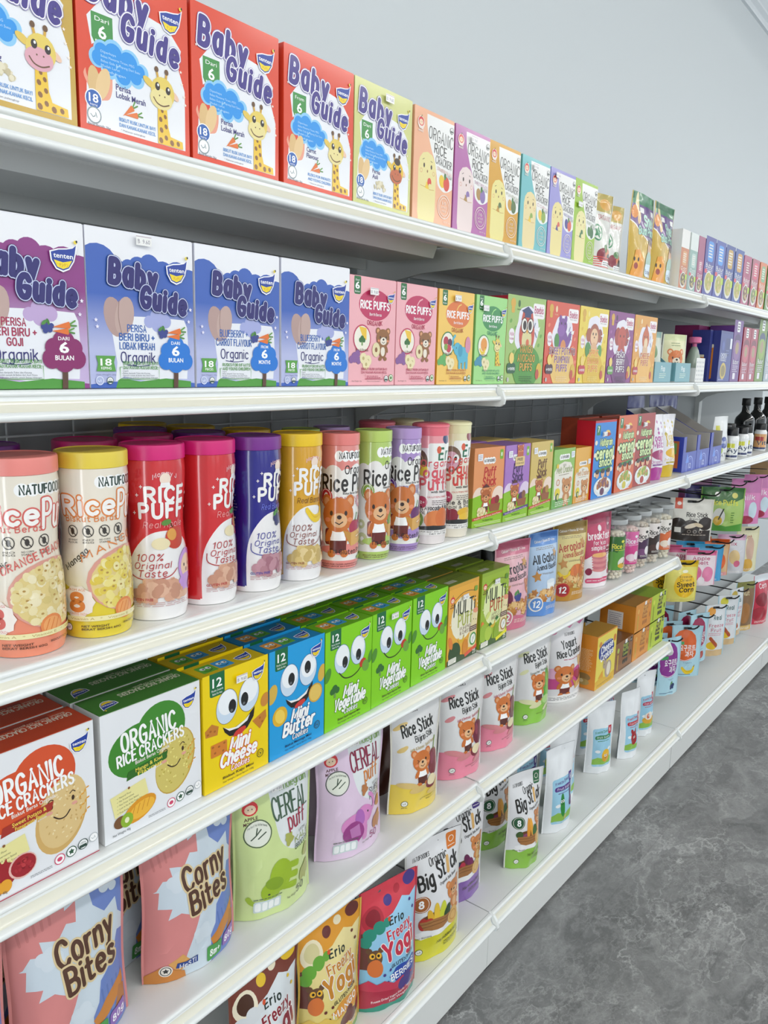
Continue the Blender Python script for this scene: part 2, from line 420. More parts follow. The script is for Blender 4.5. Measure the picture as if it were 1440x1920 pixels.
# ------------------------------------------------------------------ package builders
def price_tag(parent, x, y, z, w=0.017, h=0.009, rot=0.0, txt='B  9.60', tilt=0.0):
    A = Art(h / w); A.R(0, 0, 1, A.a, 'f4f4f2'); A.T(txt, .1, .9, A.a * .2, A.a * .42, '7a7488', u=1); A.R(0, A.a * .86, 1, A.a * .94, 'b9a8b8')
    m = MB(); m.box(-w / 2, w / 2, 0, .0002, 0, h, 'f4f4f2')
    m.art(A, lambda u, v, o: (u * w - w / 2, -.0001 - o, v * w))
    t = m.build('price_label', M_CARD, parent, loc=(x, y, z)); t.rotation_euler = (tilt, 0, rot)
    t['label'] = 'small white price label'
    return t
def carton(name, w, h, d, front, side='ffffff', top=None, left=None, topart=None, label=None, cat='box', group=None, tag_at=None, m=None, flap=True, right=None):
    """standing card box: origin at middle of the front bottom edge"""
    root = empty(name); tag(root, label, cat, group)
    b = MB(); top = top or side
    b.add([(-w / 2, 0, 0), (w / 2, 0, 0), (w / 2, 0, h), (-w / 2, 0, h)], [(0, 1, 2, 3)], side)
    b.add([(w / 2, 0, 0), (w / 2, d, 0), (w / 2, d, h), (w / 2, 0, h)], [(0, 1, 2, 3)], right or side)
    b.add([(-w / 2, d, 0), (-w / 2, 0, 0), (-w / 2, 0, h), (-w / 2, d, h)], [(0, 1, 2, 3)], side)
    b.add([(w / 2, d, 0), (-w / 2, d, 0), (-w / 2, d, h), (w / 2, d, h)], [(0, 1, 2, 3)], side)
    b.add([(-w / 2, d, 0), (w / 2, d, 0), (w / 2, 0, 0), (-w / 2, 0, 0)], [(0, 1, 2, 3)], side)
    b.add([(-w / 2, 0, h), (w / 2, 0, h), (w / 2, d, h), (-w / 2, d, h)], [(0, 1, 2, 3)], top)
    if front: b.art(front, lambda u, v, o: (-w / 2 + u * w, -.00006 - o, v * w))
    if left: b.art(left, lambda u, v, o: (-w / 2 - .00006 - o, d - u * d, v * d))
    b.build('body', m or M_CARD, root)
    if flap:
        f = MB(); f.box(-w / 2 + .0006, w / 2 - .0006, .0003, d - .0012, h, h + .0007, top)
        if topart: f.art(topart, lambda u, v, o: (-w / 2 + .0006 + u * (w - .0012), .0004 + v / topart.a * (d - .002), h + .0008 + o))
        f.build('top_flap', m or M_CARD, root)
    if tag_at: price_tag(root, -w / 2 + tag_at[0] * w, -.0040, tag_at[1] * w)
    return root
def add_smooth(o, normals):
    me = o.data
    me.polygons.foreach_set('use_smooth', [True] * len(me.polygons))
    me.normals_split_custom_set_from_vertices(normals)
def pouch(name, w, h, d, art, base='dddddd', back=None, label=None, cat='snack pouch', group=None, seed=1, waist=0.05, seal=0.09, m=None, crimp=0.0009, nx=12, ny=16, tag_at=None, hole=False, fat=0.22, topcol=None, gus=None):
    """stand-up pouch: origin at middle of the bottom between the side seams, front towards -y"""
    m = m or M_FOIL; rnd = random.Random(seed); root = empty(name); tag(root, label, cat, group)
    ph = [rnd.uniform(0, 6.28) for _ in range(8)]; back = back or base
    def thick(v):
        t = max(0.0, 1 - v / (1 - seal))
        return d / 2 * (min(1, .82 + v / fat * .18) if v < fat else 1) * (1 - (1 - t) ** 2.3) ** 0.9 if t > 0 else 0
    def pt(u, v, sg):
        hw = w / 2 * (1 - waist * math.sin(math.pi * min(1, v * 1.02)) ** 2 + .012 * math.sin(v * 9 + ph[0]))
        s = 2 * u - 1
        y = -sg * (thick(v) * max(0.0, 1 - abs(s) ** 2.2) ** .85 + .0006)
        ed = max(0, 1 - s * s) * (1 - v) ** .3
        y += -sg * .0016 * ed * (math.sin(7 * s + 5 * v + ph[1]) * math.sin(11 * v + ph[2]) + .6 * math.sin(17 * v - 9 * s + ph[3]))
        y += .0022 * math.sin(5 * v + 2 * s + ph[4]) * v
        return Vector((hw * s, y, h * v * (1 - .004 * s * s)))
    def grid(v0, v1, n, sg):
        P = [[pt(i / nx, v0 + (v1 - v0) * j / n, sg) for i in range(nx + 1)] for j in range(n + 1)]; N = []
        for j in range(n + 1):
            row = []
            for i in range(nx + 1):
                u = i / nx; v = v0 + (v1 - v0) * j / n; e = .02
                a = pt(min(1, u + e), v, sg) - pt(max(0, u - e), v, sg); b2 = pt(u, min(1, v + e), sg) - pt(u, max(0, v - e), sg)
                q = a.cross(b2); q = q if sg > 0 else -q
                row.append(q.normalized() if q.length > 0 else Vector((0, -sg, 0)))
            N.append(row)
        return P, N
    vs = 1 - seal
    b = MB(); nrm = []
    P, N = grid(0, 1, ny, 1)
    if art is not None: nrm += curved(b, art, nx, ny, P, N)
    else:
        V = [p for r in P for p in r]; b.add(V, [(j * (nx + 1) + i, j * (nx + 1) + i + 1, (j + 1) * (nx + 1) + i + 1, (j + 1) * (nx + 1) + i) for j in range(ny) for i in range(nx)], base); nrm += [q for r in N for q in r]
    P2, N2 = grid(0, 1, ny, -1)
    V = [p for r in P2 for p in r]; b.add(V, [(j * (nx + 1) + i, (j + 1) * (nx + 1) + i, (j + 1) * (nx + 1) + i + 1, j * (nx + 1) + i + 1) for j in range(ny) for i in range(nx)], back); nrm += [q for r in N2 for q in r]
    o = b.build('body', m, root); add_smooth(o, nrm)
    # side seams and bottom gusset
    g = MB()
    for i in range(nx): g.add([P[0][i] + Vector((0, 0, .0008)), P[0][i + 1] + Vector((0, 0, .0008)), P2[0][i + 1] + Vector((0, 0, .0008)), P2[0][i] + Vector((0, 0, .0008))], [(3, 2, 1, 0)], gus or base)
    g.build('bottom_gusset', m, root)
    for sx in (-1, 1):
        sb = MB()
        for j in range(ny):
            q0 = pt(0 if sx < 0 else 1, j / ny, 1); q1 = pt(0 if sx < 0 else 1, (j + 1) / ny, 1)
            sb.add([q0 + Vector((-.001 * sx, -.0007, 0)), q0 + Vector((.0025 * sx, 0, 0)), q1 + Vector((.0025 * sx, 0, 0)), q1 + Vector((-.001 * sx, -.0007, 0))], [(0, 1, 2, 3)] if sx > 0 else [(3, 2, 1, 0)], base)
        sb.build('side_seam', m, root)
    t = MB(); tn = []; k = 8
    for jj in range(k):
        v0 = vs + .01 + (seal - .02) * jj / k; v1 = vs + .01 + (seal - .02) * (jj + .5) / k
        a0, a1, c0, c1 = pt(.02, v0, 1), pt(.98, v0, 1), pt(.02, v1, 1), pt(.98, v1, 1)
        t.add([a0 + Vector((0, -.0004, 0)), a1 + Vector((0, -.0004, 0)), c1 + Vector((0, -.0004 - crimp * .6, 0)), c0 + Vector((0, -.0004 - crimp * .6, 0))], [(0, 1, 2, 3)], topcol or base)
    if topcol: t.build('top_seal', m, root)
    if tag_at:
        q = pt(tag_at[0], tag_at[1], 1); price_tag(root, q.x, q.y - .003, q.z)
    return root
def canister(name, r, h, art, base, lidcol, label, group=None, cat='canister', waist=.09, lid_h=.016, facing=0.0, dome=False, cap_art=None, base2='f3f0ea'):
    root = empty(name); tag(root, label, cat, group)
    hb = h - lid_h + .001; ny = 18; nx = 24; span = R_(205)
    def rad(v):
        k = r * (1 - waist * math.exp(-((v - .62) / .17) ** 2))
        if v < .05: k *= .94 + .06 * math.sin(v / .05 * math.pi / 2)
        if v > .97: k *= .97
        return k
    b = MB()
    a0 = -math.pi / 2 + facing
    n = 44; L = []
    rest = 2 * math.pi - span
    P = [[Vector((rad(j / ny) * math.cos(a0 - span / 2 + span * i / nx), rad(j / ny) * math.sin(a0 - span / 2 + span * i / nx), hb * j / ny)) for i in range(nx + 1)] for j in range(ny + 1)]
    N = [[Vector((p.x, p.y, 0)).normalized() for p in row] for row in P]
    nrm = curved(b, art, nx, ny, P, N)
    m2 = 16
    Q = [[Vector((rad(j / ny) * math.cos(a0 + span / 2 + rest * i / m2), rad(j / ny) * math.sin(a0 + span / 2 + rest * i / m2), hb * j / ny)) for i in range(m2 + 1)] for j in range(ny + 1)]
    b.add([p for row in Q for p in row], [(j * (m2 + 1) + i, j * (m2 + 1) + i + 1, (j + 1) * (m2 + 1) + i + 1, (j + 1) * (m2 + 1) + i) for j in range(ny) for i in range(m2)], base)
    nrm += [Vector((p.x, p.y, 0)).normalized() for row in Q for p in row]
    b.add([Vector((r * .93 * math.cos(2 * math.pi * k / n), r * .93 * math.sin(2 * math.pi * k / n), .0005)) for k in range(n)], [tuple(range(n))[::-1]], base2); nrm += [Vector((0, 0, -1))] * n
    o = b.build('body', M_TUB, root); add_smooth(o, nrm)
    l = MB(); rl = r * 1.0
    if dome: pr = [(rl * .93, hb - .001), (rl * .98, hb), (rl * .98, hb + lid_h * .7), (rl * 1.02, hb + lid_h * .72), (rl * 1.0, h - .001), (rl * .93, h + .0005), (rl * .85, h + .001), (.001, h + .001)]
    else: pr = [(rl * .95, hb - .001), (rl, hb), (rl, h - .002), (rl * .985, h), (rl * .94, h + .0005), (rl * .92, h - .0004), (.001, h - .0004)]
    l.lathe(pr, lidcol, n=48); l.build('lid', M_LID, root, smooth=40)
    return root
# ------------------------------------------------------------------ room shell
def floor_material():
    m = bpy.data.materials.new('grey_marble_vinyl'); m.use_nodes = True
    nt = m.node_tree; N = nt.nodes.new; L = nt.links.new; b = nt.nodes['Principled BSDF']
    tc = N('ShaderNodeTexCoord')
    mp = N('ShaderNodeMapping'); mp.inputs['Rotation'].default_value = (0, 0, 0.5); mp.inputs['Scale'].default_value = (1.0, 1.5, 1)
    L(tc.outputs['Object'], mp.inputs['Vector'])
    def noise(sc, det, rough, dist, vec=None):
        n = N('ShaderNodeTexNoise'); n.inputs['Scale'].default_value = sc; n.inputs['Detail'].default_value = det
        n.inputs['Roughness'].default_value = rough; n.inputs['Distortion'].default_value = dist
        L(vec or mp.outputs['Vector'], n.inputs['Vector']); return n
    def ramp(src, stops):
        r = N('ShaderNodeValToRGB'); e = r.color_ramp.elements
        e[0].position, e[0].color = stops[0][0], (*stops[0][1], 1)
        e[1].position, e[1].color = stops[-1][0], (*stops[-1][1], 1)
        for p, c in stops[1:-1]:
            q = e.new(p); q.color = (*c, 1)
        L(src, r.inputs['Fac']); return r
    def veins(sc, lo, hi, dist, det=5, rough=0.55):
        n = noise(sc, det, rough, dist)
        return ramp(n.outputs['Fac'], [(0.5 - hi, (0, 0, 0)), (0.5 - lo, (.35, .35, .35)), (0.5, (1, 1, 1)), (0.5 + lo, (.35, .35, .35)), (0.5 + hi, (0, 0, 0))])
    # coordinates pushed about by noise, so the veins wander
    wn = noise(2.6, 6, 0.6, 0.0); wa = N('ShaderNodeVectorMath'); wa.operation = 'MULTIPLY_ADD'
    L(wn.outputs['Color'], wa.inputs[0]); wa.inputs[1].default_value = (.75, .75, .75); L(mp.outputs['Vector'], wa.inputs[2])
    wf = noise(14, 5, 0.65, 0.0); wb = N('ShaderNodeVectorMath'); wb.operation = 'MULTIPLY_ADD'
    L(wf.outputs['Color'], wb.inputs[0]); wb.inputs[1].default_value = (.16, .16, .16); L(wa.outputs[0], wb.inputs[2])
    def crack(sc, w1, w2):
        v = N('ShaderNodeTexVoronoi'); v.feature = 'DISTANCE_TO_EDGE'; v.inputs['Scale'].default_value = sc; L(wb.outputs[0], v.inputs['Vector'])
        return ramp(v.outputs['Distance'], [(0.0, (1, 1, 1)), (w1, (.45, .45, .45)), (w2, (0, 0, 0))])
    base = ramp(noise(5.5, 10, 0.72, 0.6, wa.outputs[0]).outputs['Fac'], [(0.30, (.13, .133, .134)), (0.5, (.225, .228, .228)), (0.70, (.36, .365, .362))])
    mask = ramp(noise(2.2, 5, 0.65, 0.5).outputs['Fac'], [(0.40, (.05, .05, .05)), (0.60, (1, 1, 1))])
    mask2 = ramp(noise(3.4, 5, 0.6, 0.3, wa.outputs[0]).outputs['Fac'], [(0.44, (0, 0, 0)), (0.60, (1, 1, 1))])
    def mixc(fac, a, bcol, k=1.0):
        mx = N('ShaderNodeMix'); mx.data_type = 'RGBA'
        mu = N('ShaderNodeMath'); mu.operation = 'MULTIPLY'; mu.inputs[1].default_value = k; L(fac, mu.inputs[0]); L(mu.outputs[0], mx.inputs[0])
        L(a, mx.inputs[6]); mx.inputs[7].default_value = (*bcol, 1); return mx.outputs[2]
    def mul(a, b_):
        mu = N('ShaderNodeMath'); mu.operation = 'MULTIPLY'; L(a, mu.inputs[0]); L(b_, mu.inputs[1]); return mu.outputs[0]
    c = mixc(mul(crack(17, .025, .10).outputs['Color'], mask.outputs['Color']), base.outputs['Color'], (.45, .455, .45), .52)
    c = mixc(mul(crack(6.5, .012, .060).outputs['Color'], mask2.outputs['Color']), c, (.52, .525, .52), .66)
    c = mixc(mul(crack(2.3, .004, .022).outputs['Color'], mask.outputs['Color']), c, (.62, .625, .62), .85)
    c = mixc(mul(veins(1.6, .004, .018, 1.2, 8, .66).outputs['Color'], mask2.outputs['Color']), c, (.09, .092, .095), .5)
    br = N('ShaderNodeTexBrick'); br.inputs['Color1'].default_value = br.inputs['Color2'].default_value = (0, 0, 0, 1); br.inputs['Mortar'].default_value = (1, 1, 1, 1)
    br.inputs['Scale'].default_value = 1.0; br.inputs['Mortar Size'].default_value = 0.0012; br.inputs['Brick Width'].default_value = 1.2; br.inputs['Row Height'].default_value = 0.6; br.offset = 0.5
    mp2 = N('ShaderNodeMapping'); mp2.inputs['Location'].default_value = (0.53, 0.13, 0); L(tc.outputs['Object'], mp2.inputs['Vector']); L(mp2.outputs['Vector'], br.inputs['Vector'])
    c = mixc(br.outputs['Color'], c, (.07, .07, .07), .14)
    L(c, b.inputs['Base Color']); b.inputs['Roughness'].default_value = 0.42; b.inputs['Specular IOR Level'].default_value = .35
    return m
fl = MB(); fl.add([(-4, -5, 0), (7, -5, 0), (7, 1.2, 0), (-4, 1.2, 0)], [(0, 1, 2, 3)], None)
tag(fl.build('floor', floor_material()), 'grey marbled vinyl floor with pale veins', 'floor', kind='structure')
M_WALL = mat('white_wall_paint', 'd3d9dc', 0.6, bump=(90, 0.06, 0.001))
M_CEIL = mat('white_ceiling', 'e4e6e6', 0.7)
M_CORN = mat('white_cornice', 'dfe4e8', 0.5)
WALL_Y = 0.40
w_ = MB(); w_.box(-4, 7, WALL_Y, WALL_Y + .1, 0, 2.75)
tag(w_.build('wall_back', M_WALL), 'plain white wall behind the shelving', 'wall', kind='structure')
c_ = MB(); c_.box(-4, 7, -5, WALL_Y + .1, 2.72, 2.8)
tag(c_.build('ceiling', M_CEIL), 'white ceiling', 'ceiling', kind='structure')
cz = 2.571
cr = MB(); cr.prism([(WALL_Y, cz), (WALL_Y - .012, cz), (WALL_Y - .014, cz + .006), (WALL_Y - .014, cz + .022), (WALL_Y - .03, cz + .03), (WALL_Y - .032, cz + .036), (WALL_Y - .05, cz + .05), (WALL_Y - .052, cz + .075), (WALL_Y - .085, cz + .09), (WALL_Y - .09, 2.72), (WALL_Y, 2.72)], -4, 7)
tag(cr.build('trim_1', M_CORN), 'stepped white cornice where wall meets ceiling', 'cornice', kind='structure')
def wall_run(name, lab, rects):
    m = MB()
    for r_ in rects: m.box(*r_)
    o = m.build(name, M_WALL); tag(o, lab, 'wall', kind='structure'); return o
FR = [(-4, 7, -5.2, -5.1, 0, .35), (-4, 7, -5.2, -5.1, 2.35, 2.75)]
for i in range(7): FR.append((-4 + i * 1.75 - (.2 if i else 0), -4 + i * 1.75 + .35, -5.2, -5.1, .35, 2.35))
wall_run('wall_front', 'white wall with shop windows across the aisle', FR)
wall_run('wall_left', 'white end wall with a tall glazed entrance', [(-4.1, -4, -5.2, -2.0, 0, 2.75), (-4.1, -4, -1.35, -.75, 0, 2.75), (-4.1, -4, -.45, .5, 0, 2.75), (-4.1, -4, -2.0, -.45, 2.3, 2.75)])
# the lit tubes hang from the ceiling
M_TUBE = bpy.data.materials.new('lit_tube'); M_TUBE.use_nodes = True
_b = M_TUBE.node_tree.nodes['Principled BSDF']; _b.inputs['Emission Color'].default_value = (1, .985, .955, 1); _b.inputs['Emission Strength'].default_value = 6.0
for i, (lx_, ly_) in enumerate(LAMP_SPOTS):
    r = empty('batten_light'); tag(r, 'long white ceiling batten light over the aisle', 'light', 'ceiling batten lights')
    r.location = (lx_, ly_, LAMP_Z)
    q = MB(); q.box(-.62, .62, -.07, .07, .03, .26); q.build('housing', M_PAINT, r)
    q = MB()
    for yy in (-.045, .045): q.tube([(-.6, yy, .014), (.6, yy, .014)], .013)
    q.build('tube', M_TUBE, r)

# ------------------------------------------------------------------ gondola shelving
RAIL = [(.003, 0.0), (0.0, 0.0), (-.0022, -.0004), (-.0036, -.0018), (-.0042, -.0036), (-.0036, -.0050), (-.0015, -.0058), (-.0020, -.0125), (-.0058, -.0185), (-.0090, -.0186), (-.0115, -.0194), (-.0130, -.0214), (-.0133, -.0236), (-.0122, -.0256), (-.0100, -.0265), (-.0060, -.0266), (.0030, -.0262)]
def rail(parent, x0, x1, y, z, endcap=False):
    ch = MB(); ch.strip([(y - .0013 - .0052 * (t / 9) ** 1.9, z - .0058 - .0129 * t / 9) for t in range(10)][::-1], x0 + .002, x1 - .002)
    m = MB(); m.strip([(y + a, z + b) for a, b in RAIL], x0, x1, closed=True)
    o = m.build('price_rail', M_LIP, parent, smooth=50)
    ch.build('label_channel', M_RAIL, o, smooth=True)
    if endcap:
        e = MB(); e.prism([(y - .004, z + .0005), (y - .014, z - .019), (y - .0135, z - .027), (y + .004, z - .0265), (y + .004, z + .0005)], x1, x1 + .004)
        e.build('end_cap', M_LIP, o)
    return o
def bracket(parent, x, y, z, t=.006, dep=BACK):
    P = [(y + .002, z - .002), (y - .013, z - .010), (y - .0185, z - .024), (y - .0165, z - .032), (y - .010, z - .0362), (y + .085, z - .037), (y + .16, z - .041), (y + .225, z - .052), (y + .265, z - .068), (y + .29, z - .090), (y + dep - .004, z - .10), (y + dep - .004, z - .002)]
    m = MB(); m.prism(P, x - t / 2, x + t / 2); return m.build('bracket', M_PAINT, parent)
def shelf(unit, x0, x1, z, endcap=False):
    m = MB()
    m.box(x0 + .004, x1 - .004, .003, BACK - .026, z - .002, z)
    m.box(x0 + .004, x1 - .004, .003, .006, z - .024, z - .002)            # folded front edge
    m.box(x0 + .004, x1 - .004, .006, .022, z - .024, z - .022)
    m.box(x0 + .004, x1 - .004, BACK - .030, BACK - .026, z - .03, z - .002)
    o = m.build('shelf', M_PAINT, unit)
    s = MB()
    s.prism([(.085, z - .002), (.095, z - .027), (.20, z - .027), (.21, z - .002)], x0 + .06, x1 - .06)
    s.build('stiffener', M_PAINT, o)
    rail(o, x0 + .004, x1 - .004, 0, z, endcap)
    return o
def gondola(n, x0, x1, levels, label, post_left=True, post_right=True, grid=False, grid_z=(.15, 1.3), ends=()):
    u = empty('gondola_shelving'); tag(u, label, 'shelving', 'joined white gondola bays')
    if n == 1: u.rotation_euler = (0, 0, KINK)
    for k in levels:
        shelf(u, x0, x1, SH[k], endcap=(k in ends))
        if post_left: bracket(u, x0, 0, SH[k])
        if k in ends: bracket(u, x1 - .008, 0, SH[k], t=.004)
    z = SH[6]; y = DECK_Y
    d = MB(); d.box(x0 + .0012, x1 - .0012, y + .004, BACK - .026, z - .003, z)
    o = d.build('base_deck', M_PAINT, u)
    rail(o, x0 + .003, x1 - .003, y, z)
    e = MB(); e.prism([(y + .004, z + .0005), (y - .006, z - .003), (y - .013, z - .012), (y - .0165, z - .024), (y - .0135, z - .031), (y - .004, z - .033), (y + .004, z - .028)], x0 - .0008, x0 + .005)
    e.build('joint_clip', M_LIP, u)
    kx0 = x0 + (.008 if n == 2 else 0)
    k = MB(); k.box(kx0 + .004, x1 - .0005 + (.011 if n == 1 else 0), y + .009, y + .013, .012, z - .022); k.box(kx0 + .004, x1 - .0005 + (.011 if n == 1 else 0), y + .009, y + .03, .010, .012)
    k.build('kick_plate', M_PAINT, u)
    f = MB(); f.box(kx0 + .002, kx0 + .030, y + .013, BACK, .0, z - .004); f.build('base_foot', M_SEAM, u)
    b = MB(); b.box(x0 + .035, x1 - .001, BACK - .006, BACK, .10, 1.36)
    for zz in (.42, .66, .90, 1.14): b.box(x0 + .035, x1 - .001, BACK - .0064, BACK - .006, zz, zz + .0025)
    b.build('back_panel', M_BACK, u)
    p = MB(); p.box(x0 + .0005, x0 + .034, BACK - .022, BACK + .03, 0, 1.38)
    for i in range(26): p.box(x0 + .013, x0 + .021, BACK - .0224, BACK - .022, .12 + i * .048, .15 + i * .048)
    p.build('upright', M_PAINT, u)
    if grid:
        g = MB(); yy = BACK - .012
        nx = 11
        for i in range(nx): 
            xx = x0 + .055 + i * (x1 - x0 - .1) / (nx - 1); g.tube([(xx, yy, grid_z[0]), (xx, yy, grid_z[1])], .0016, n=6)
        zz = grid_z[0] + .02
        while zz < grid_z[1]:
            g.tube([(x0 + .042, yy - .003, zz), (x1 - .035, yy - .003, zz)], .0016, n=6); zz += .0392
        g.build('wire_grid', M_WIRE, u, smooth=True)
    return u
gondola(1, -1.0, 0.0, (1, 2, 3, 4, 5), 'white shelving bay holding the baby biscuit cartons and big canisters', grid=True)
gondola(2, 0.0, 1.0, (1, 2, 3, 4, 5), 'white shelving bay with two lower shelves ending in rounded caps', grid=True, ends=(4, 5))
gondola(3, 1.0, 2.0, (1, 2, 3), 'white shelving bay with black hooks below the third shelf')
gondola(4, 2.0, 3.0, (1, 2, 3, 4), 'farthest white shelving bay, past the hook bay')
# ------------------------------------------------------------------ print motifs
def tenten(A, x, y, w):
    f = lambda P: [(x + a * w, y + b * w) for a, b in P]
    o = [(.0, .60), (.03, .32), (.2, .06), (.45, -.02), (.68, .08), (.86, .34), (.94, .62), (1.0, .92), (.86, .80), (.62, .74), (.3, .70)]
    A.P(f([(.48 + (a - .48) * 1.12, .4 + (b - .4) * 1.14) for a, b in o]), 'fbfbff')
    A.P(f(o), '1d3fa0')
    A.P(f([(.1, .34), (.22, .1), (.45, .03), (.67, .12), (.82, .36), (.45, .27)]), 'f7dc23')
    A.T('tenten', x + .09 * w, x + .86 * w, y + .42 * w, .17 * w, 'ffffff', wt=.015)
    A.T('テンテン', x + .30 * w, x + .66 * w, y + .12 * w, .10 * w, 'c04a2a')
    A.E(x + .98 * w, y + 1.03 * w, .07 * w, .07 * w, 'f0d840', n=10, u=0); A.E(x + 1.03 * w, y + 1.06 * w, .04 * w, .05 * w, '222222', n=8)
def seal(A, x, y, r, c='8a9296', inner='ffffff', kind=0):
    A.E(x, y, r, r * .95, inner, n=16); A.O(x, y, r, r * .16, c, n=18)
    if kind == 0:
        A.S([(x - .5 * r, y + .05 * r), (x - .2 * r, y - .25 * r), (x + .1 * r, y - .1 * r), (x + .2 * r, y + .3 * r), (x + .35 * r, y - .2 * r)], r * .12, c)
    elif kind == 1:
        A.R(x - .72 * r, y - .62 * r, x + .72 * r, y - .05 * r, c); A.T('USDA', x - .55 * r, x + .55 * r, y + .1 * r, r * .38, c)
    elif kind == 2:
        A.P([(x + .6 * r * math.cos(R_(90 + k * 36)) * (1 if k % 2 == 0 else .55), y + .6 * r * math.sin(R_(90 + k * 36)) * (1 if k % 2 == 0 else .55)) for k in range(10)], c)
    else:
        A.E(x, y, r * .5, r * .42, c, n=10)
def giraffe(A, x, y, s, skin='e9cf62', muzz='eedf9a', spot='8a5a2b', bend=True, hair=False):
    """neck foot at (x,y), s = total height"""
    f = lambda P: [(x + a * s, y + b * s) for a, b in P]
    A.P(f([(-.10, 0), (.34, 0), (.33, .10), (.12, .13), (.08, .25), (.06, .55), (-.09, .55), (-.10, .25)]) if bend else f([(-.10, 0), (.24, 0), (.16, .2), (.08, .55), (-.09, .55)]), 'efc52e')
    for a, b, r in ((-.05, .05, .035), (.04, .10, .03), (.14, .05, .035), (.25, .06, .03), (-.04, .19, .032), (.04, .25, .028), (-.05, .33, .03), (.03, .38, .026), (-.02, .45, .024)):
        A.E(x + a * s, y + b * s, r * s, r * s * 1.2, spot, rot=20, n=8, u=0)
    A.up()
    A.E(x - .24 * s, y + .78 * s, .10 * s, .05 * s, 'e8c85a', rot=150, n=12, u=0); A.E(x + .20 * s, y + .70 * s, .09 * s, .045 * s, 'f0c9b0', rot=-35, n=12)
    for a in (-.10, .07): A.S(f([(a * .7, .84), (a, .97)]), .035 * s, 'd9a93c', u=0); A.E(x + a * s, y + .98 * s, .035 * s, .04 * s, '6b4a2c', n=10, u=0)
    A.up()
    A.E(x, y + .70 * s, .20 * s, .20 * s, skin, n=18); A.E(x - .03 * s, y + .60 * s, .19 * s, .14 * s, muzz, n=18)
    if hair: A.E(x, y + .88 * s, .10 * s, .07 * s, '3b2a22', n=10)
    for a, b in ((-.09, .76), (.09, .74)): A.E(x + a * s, y + b * s, .042 * s, .055 * s, '2a2024', n=12, u=0)
    A.up()
    for a, b in ((-.08, .78), (.10, .76)): A.E(x + a * s, y + b * s, .016 * s, .02 * s, 'ffffff', n=8, u=0)
    for a in (-.06, .03): A.E(x + a * s, y + .645 * s, .012 * s, .012 * s, '6b4a2c', n=6, u=0)
    A.S(f([(-.16, .60), (-.10, .535), (0, .515), (.10, .55)]), .018 * s, '6b4a2c', smooth=True)
def bear(A, x, y, s, fur='c9743a', belly='e7b98a', wink=False, body=True, shirt=None, ear='e0a070'):
    """face centre (x,y), s = head width"""
    if body:
        A.E(x, y - .62 * s, .30 * s, .36 * s, fur, n=16)
        if shirt: A.R(x - .24 * s, y - .66 * s, x + .24 * s, y - .40 * s, 'ffffff'); A.R(x - .26 * s, y - .98 * s, x + .26 * s, y - .66 * s, shirt)
        else: A.E(x, y - .64 * s, .17 * s, .24 * s, belly, n=12)
        A.E(x - .30 * s, y - .52 * s, .09 * s, .2 * s, fur, rot=-25, n=10, u=0); A.E(x + .30 * s, y - .52 * s, .09 * s, .2 * s, fur, rot=25, n=10, u=0)
        A.E(x - .2 * s, y - 1.0 * s, .13 * s, .1 * s, fur, n=10, u=0); A.E(x + .2 * s, y - 1.0 * s, .13 * s, .1 * s, fur, n=10)
    for a in (-.40, .40): A.E(x + a * s, y + .34 * s, .17 * s, .17 * s, fur, n=14, u=0)
    A.up()
    for a in (-.40, .40): A.E(x + a * s, y + .34 * s, .10 * s, .10 * s, ear, n=12, u=0)
    A.up()
    A.E(x, y, .52 * s, .44 * s, fur, n=22); A.E(x + .03 * s, y - .14 * s, .26 * s, .19 * s, belly, n=14)
    A.E(x + .03 * s, y - .06 * s, .075 * s, .055 * s, '3a2620', n=10, u=0)
    if wink: A.S([(x - .28 * s, y + .08 * s), (x - .19 * s, y + .02 * s), (x - .28 * s, y - .03 * s)], .03 * s, '3a2620', u=0)
    else: A.E(x - .22 * s, y + .04 * s, .05 * s, .065 * s, '3a2620', n=10, u=0)
    A.E(x + .24 * s, y + .04 * s, .05 * s, .065 * s, '3a2620', n=10, u=0)
    A.S([(x - .09 * s, y - .19 * s), (x + .03 * s, y - .24 * s), (x + .14 * s, y - .18 * s)], .028 * s, '3a2620')
    for a in (-.34, .38): A.E(x + a * s, y - .13 * s, .09 * s, .06 * s, 'e88f63', n=10, u=0)
    A.up()
def elephant(A, x, y, s, c, ear, flip=1):
    A.E(x, y, .42 * s, .32 * s, c, n=18)
    for a in (-.28, -.02, .24): A.RR(x + a * s, y - .55 * s, x + (a + .17) * s, y - .1 * s, .05 * s, c, u=0)
    A.up()
    A.E(x + flip * .38 * s, y + .22 * s, .27 * s, .25 * s, c, n=16)
    A.S([(x + flip * .58 * s, y + .2 * s), (x + flip * .74 * s, y + .34 * s), (x + flip * .70 * s, y + .6 * s), (x + flip * .58 * s, y + .72 * s)], .11 * s, c, smooth=True)
    A.E(x + flip * .17 * s, y + .16 * s, .17 * s, .24 * s, ear, n=14)
    A.E(x + flip * .46 * s, y + .26 * s, .025 * s, .035 * s, '3a3a3a', n=8)
def blob(cx, cy, rx, ry, seed=1, n=14, k=.12):
    r = random.Random(seed); P = []
    for i in range(n):
        t = 2 * math.pi * i / n; q = 1 + r.uniform(-k, k); P.append((cx + rx * q * math.cos(t), cy + ry * q * math.sin(t)))
    P.append(P[0]); return smooth_pts(P, 3)[:-1]
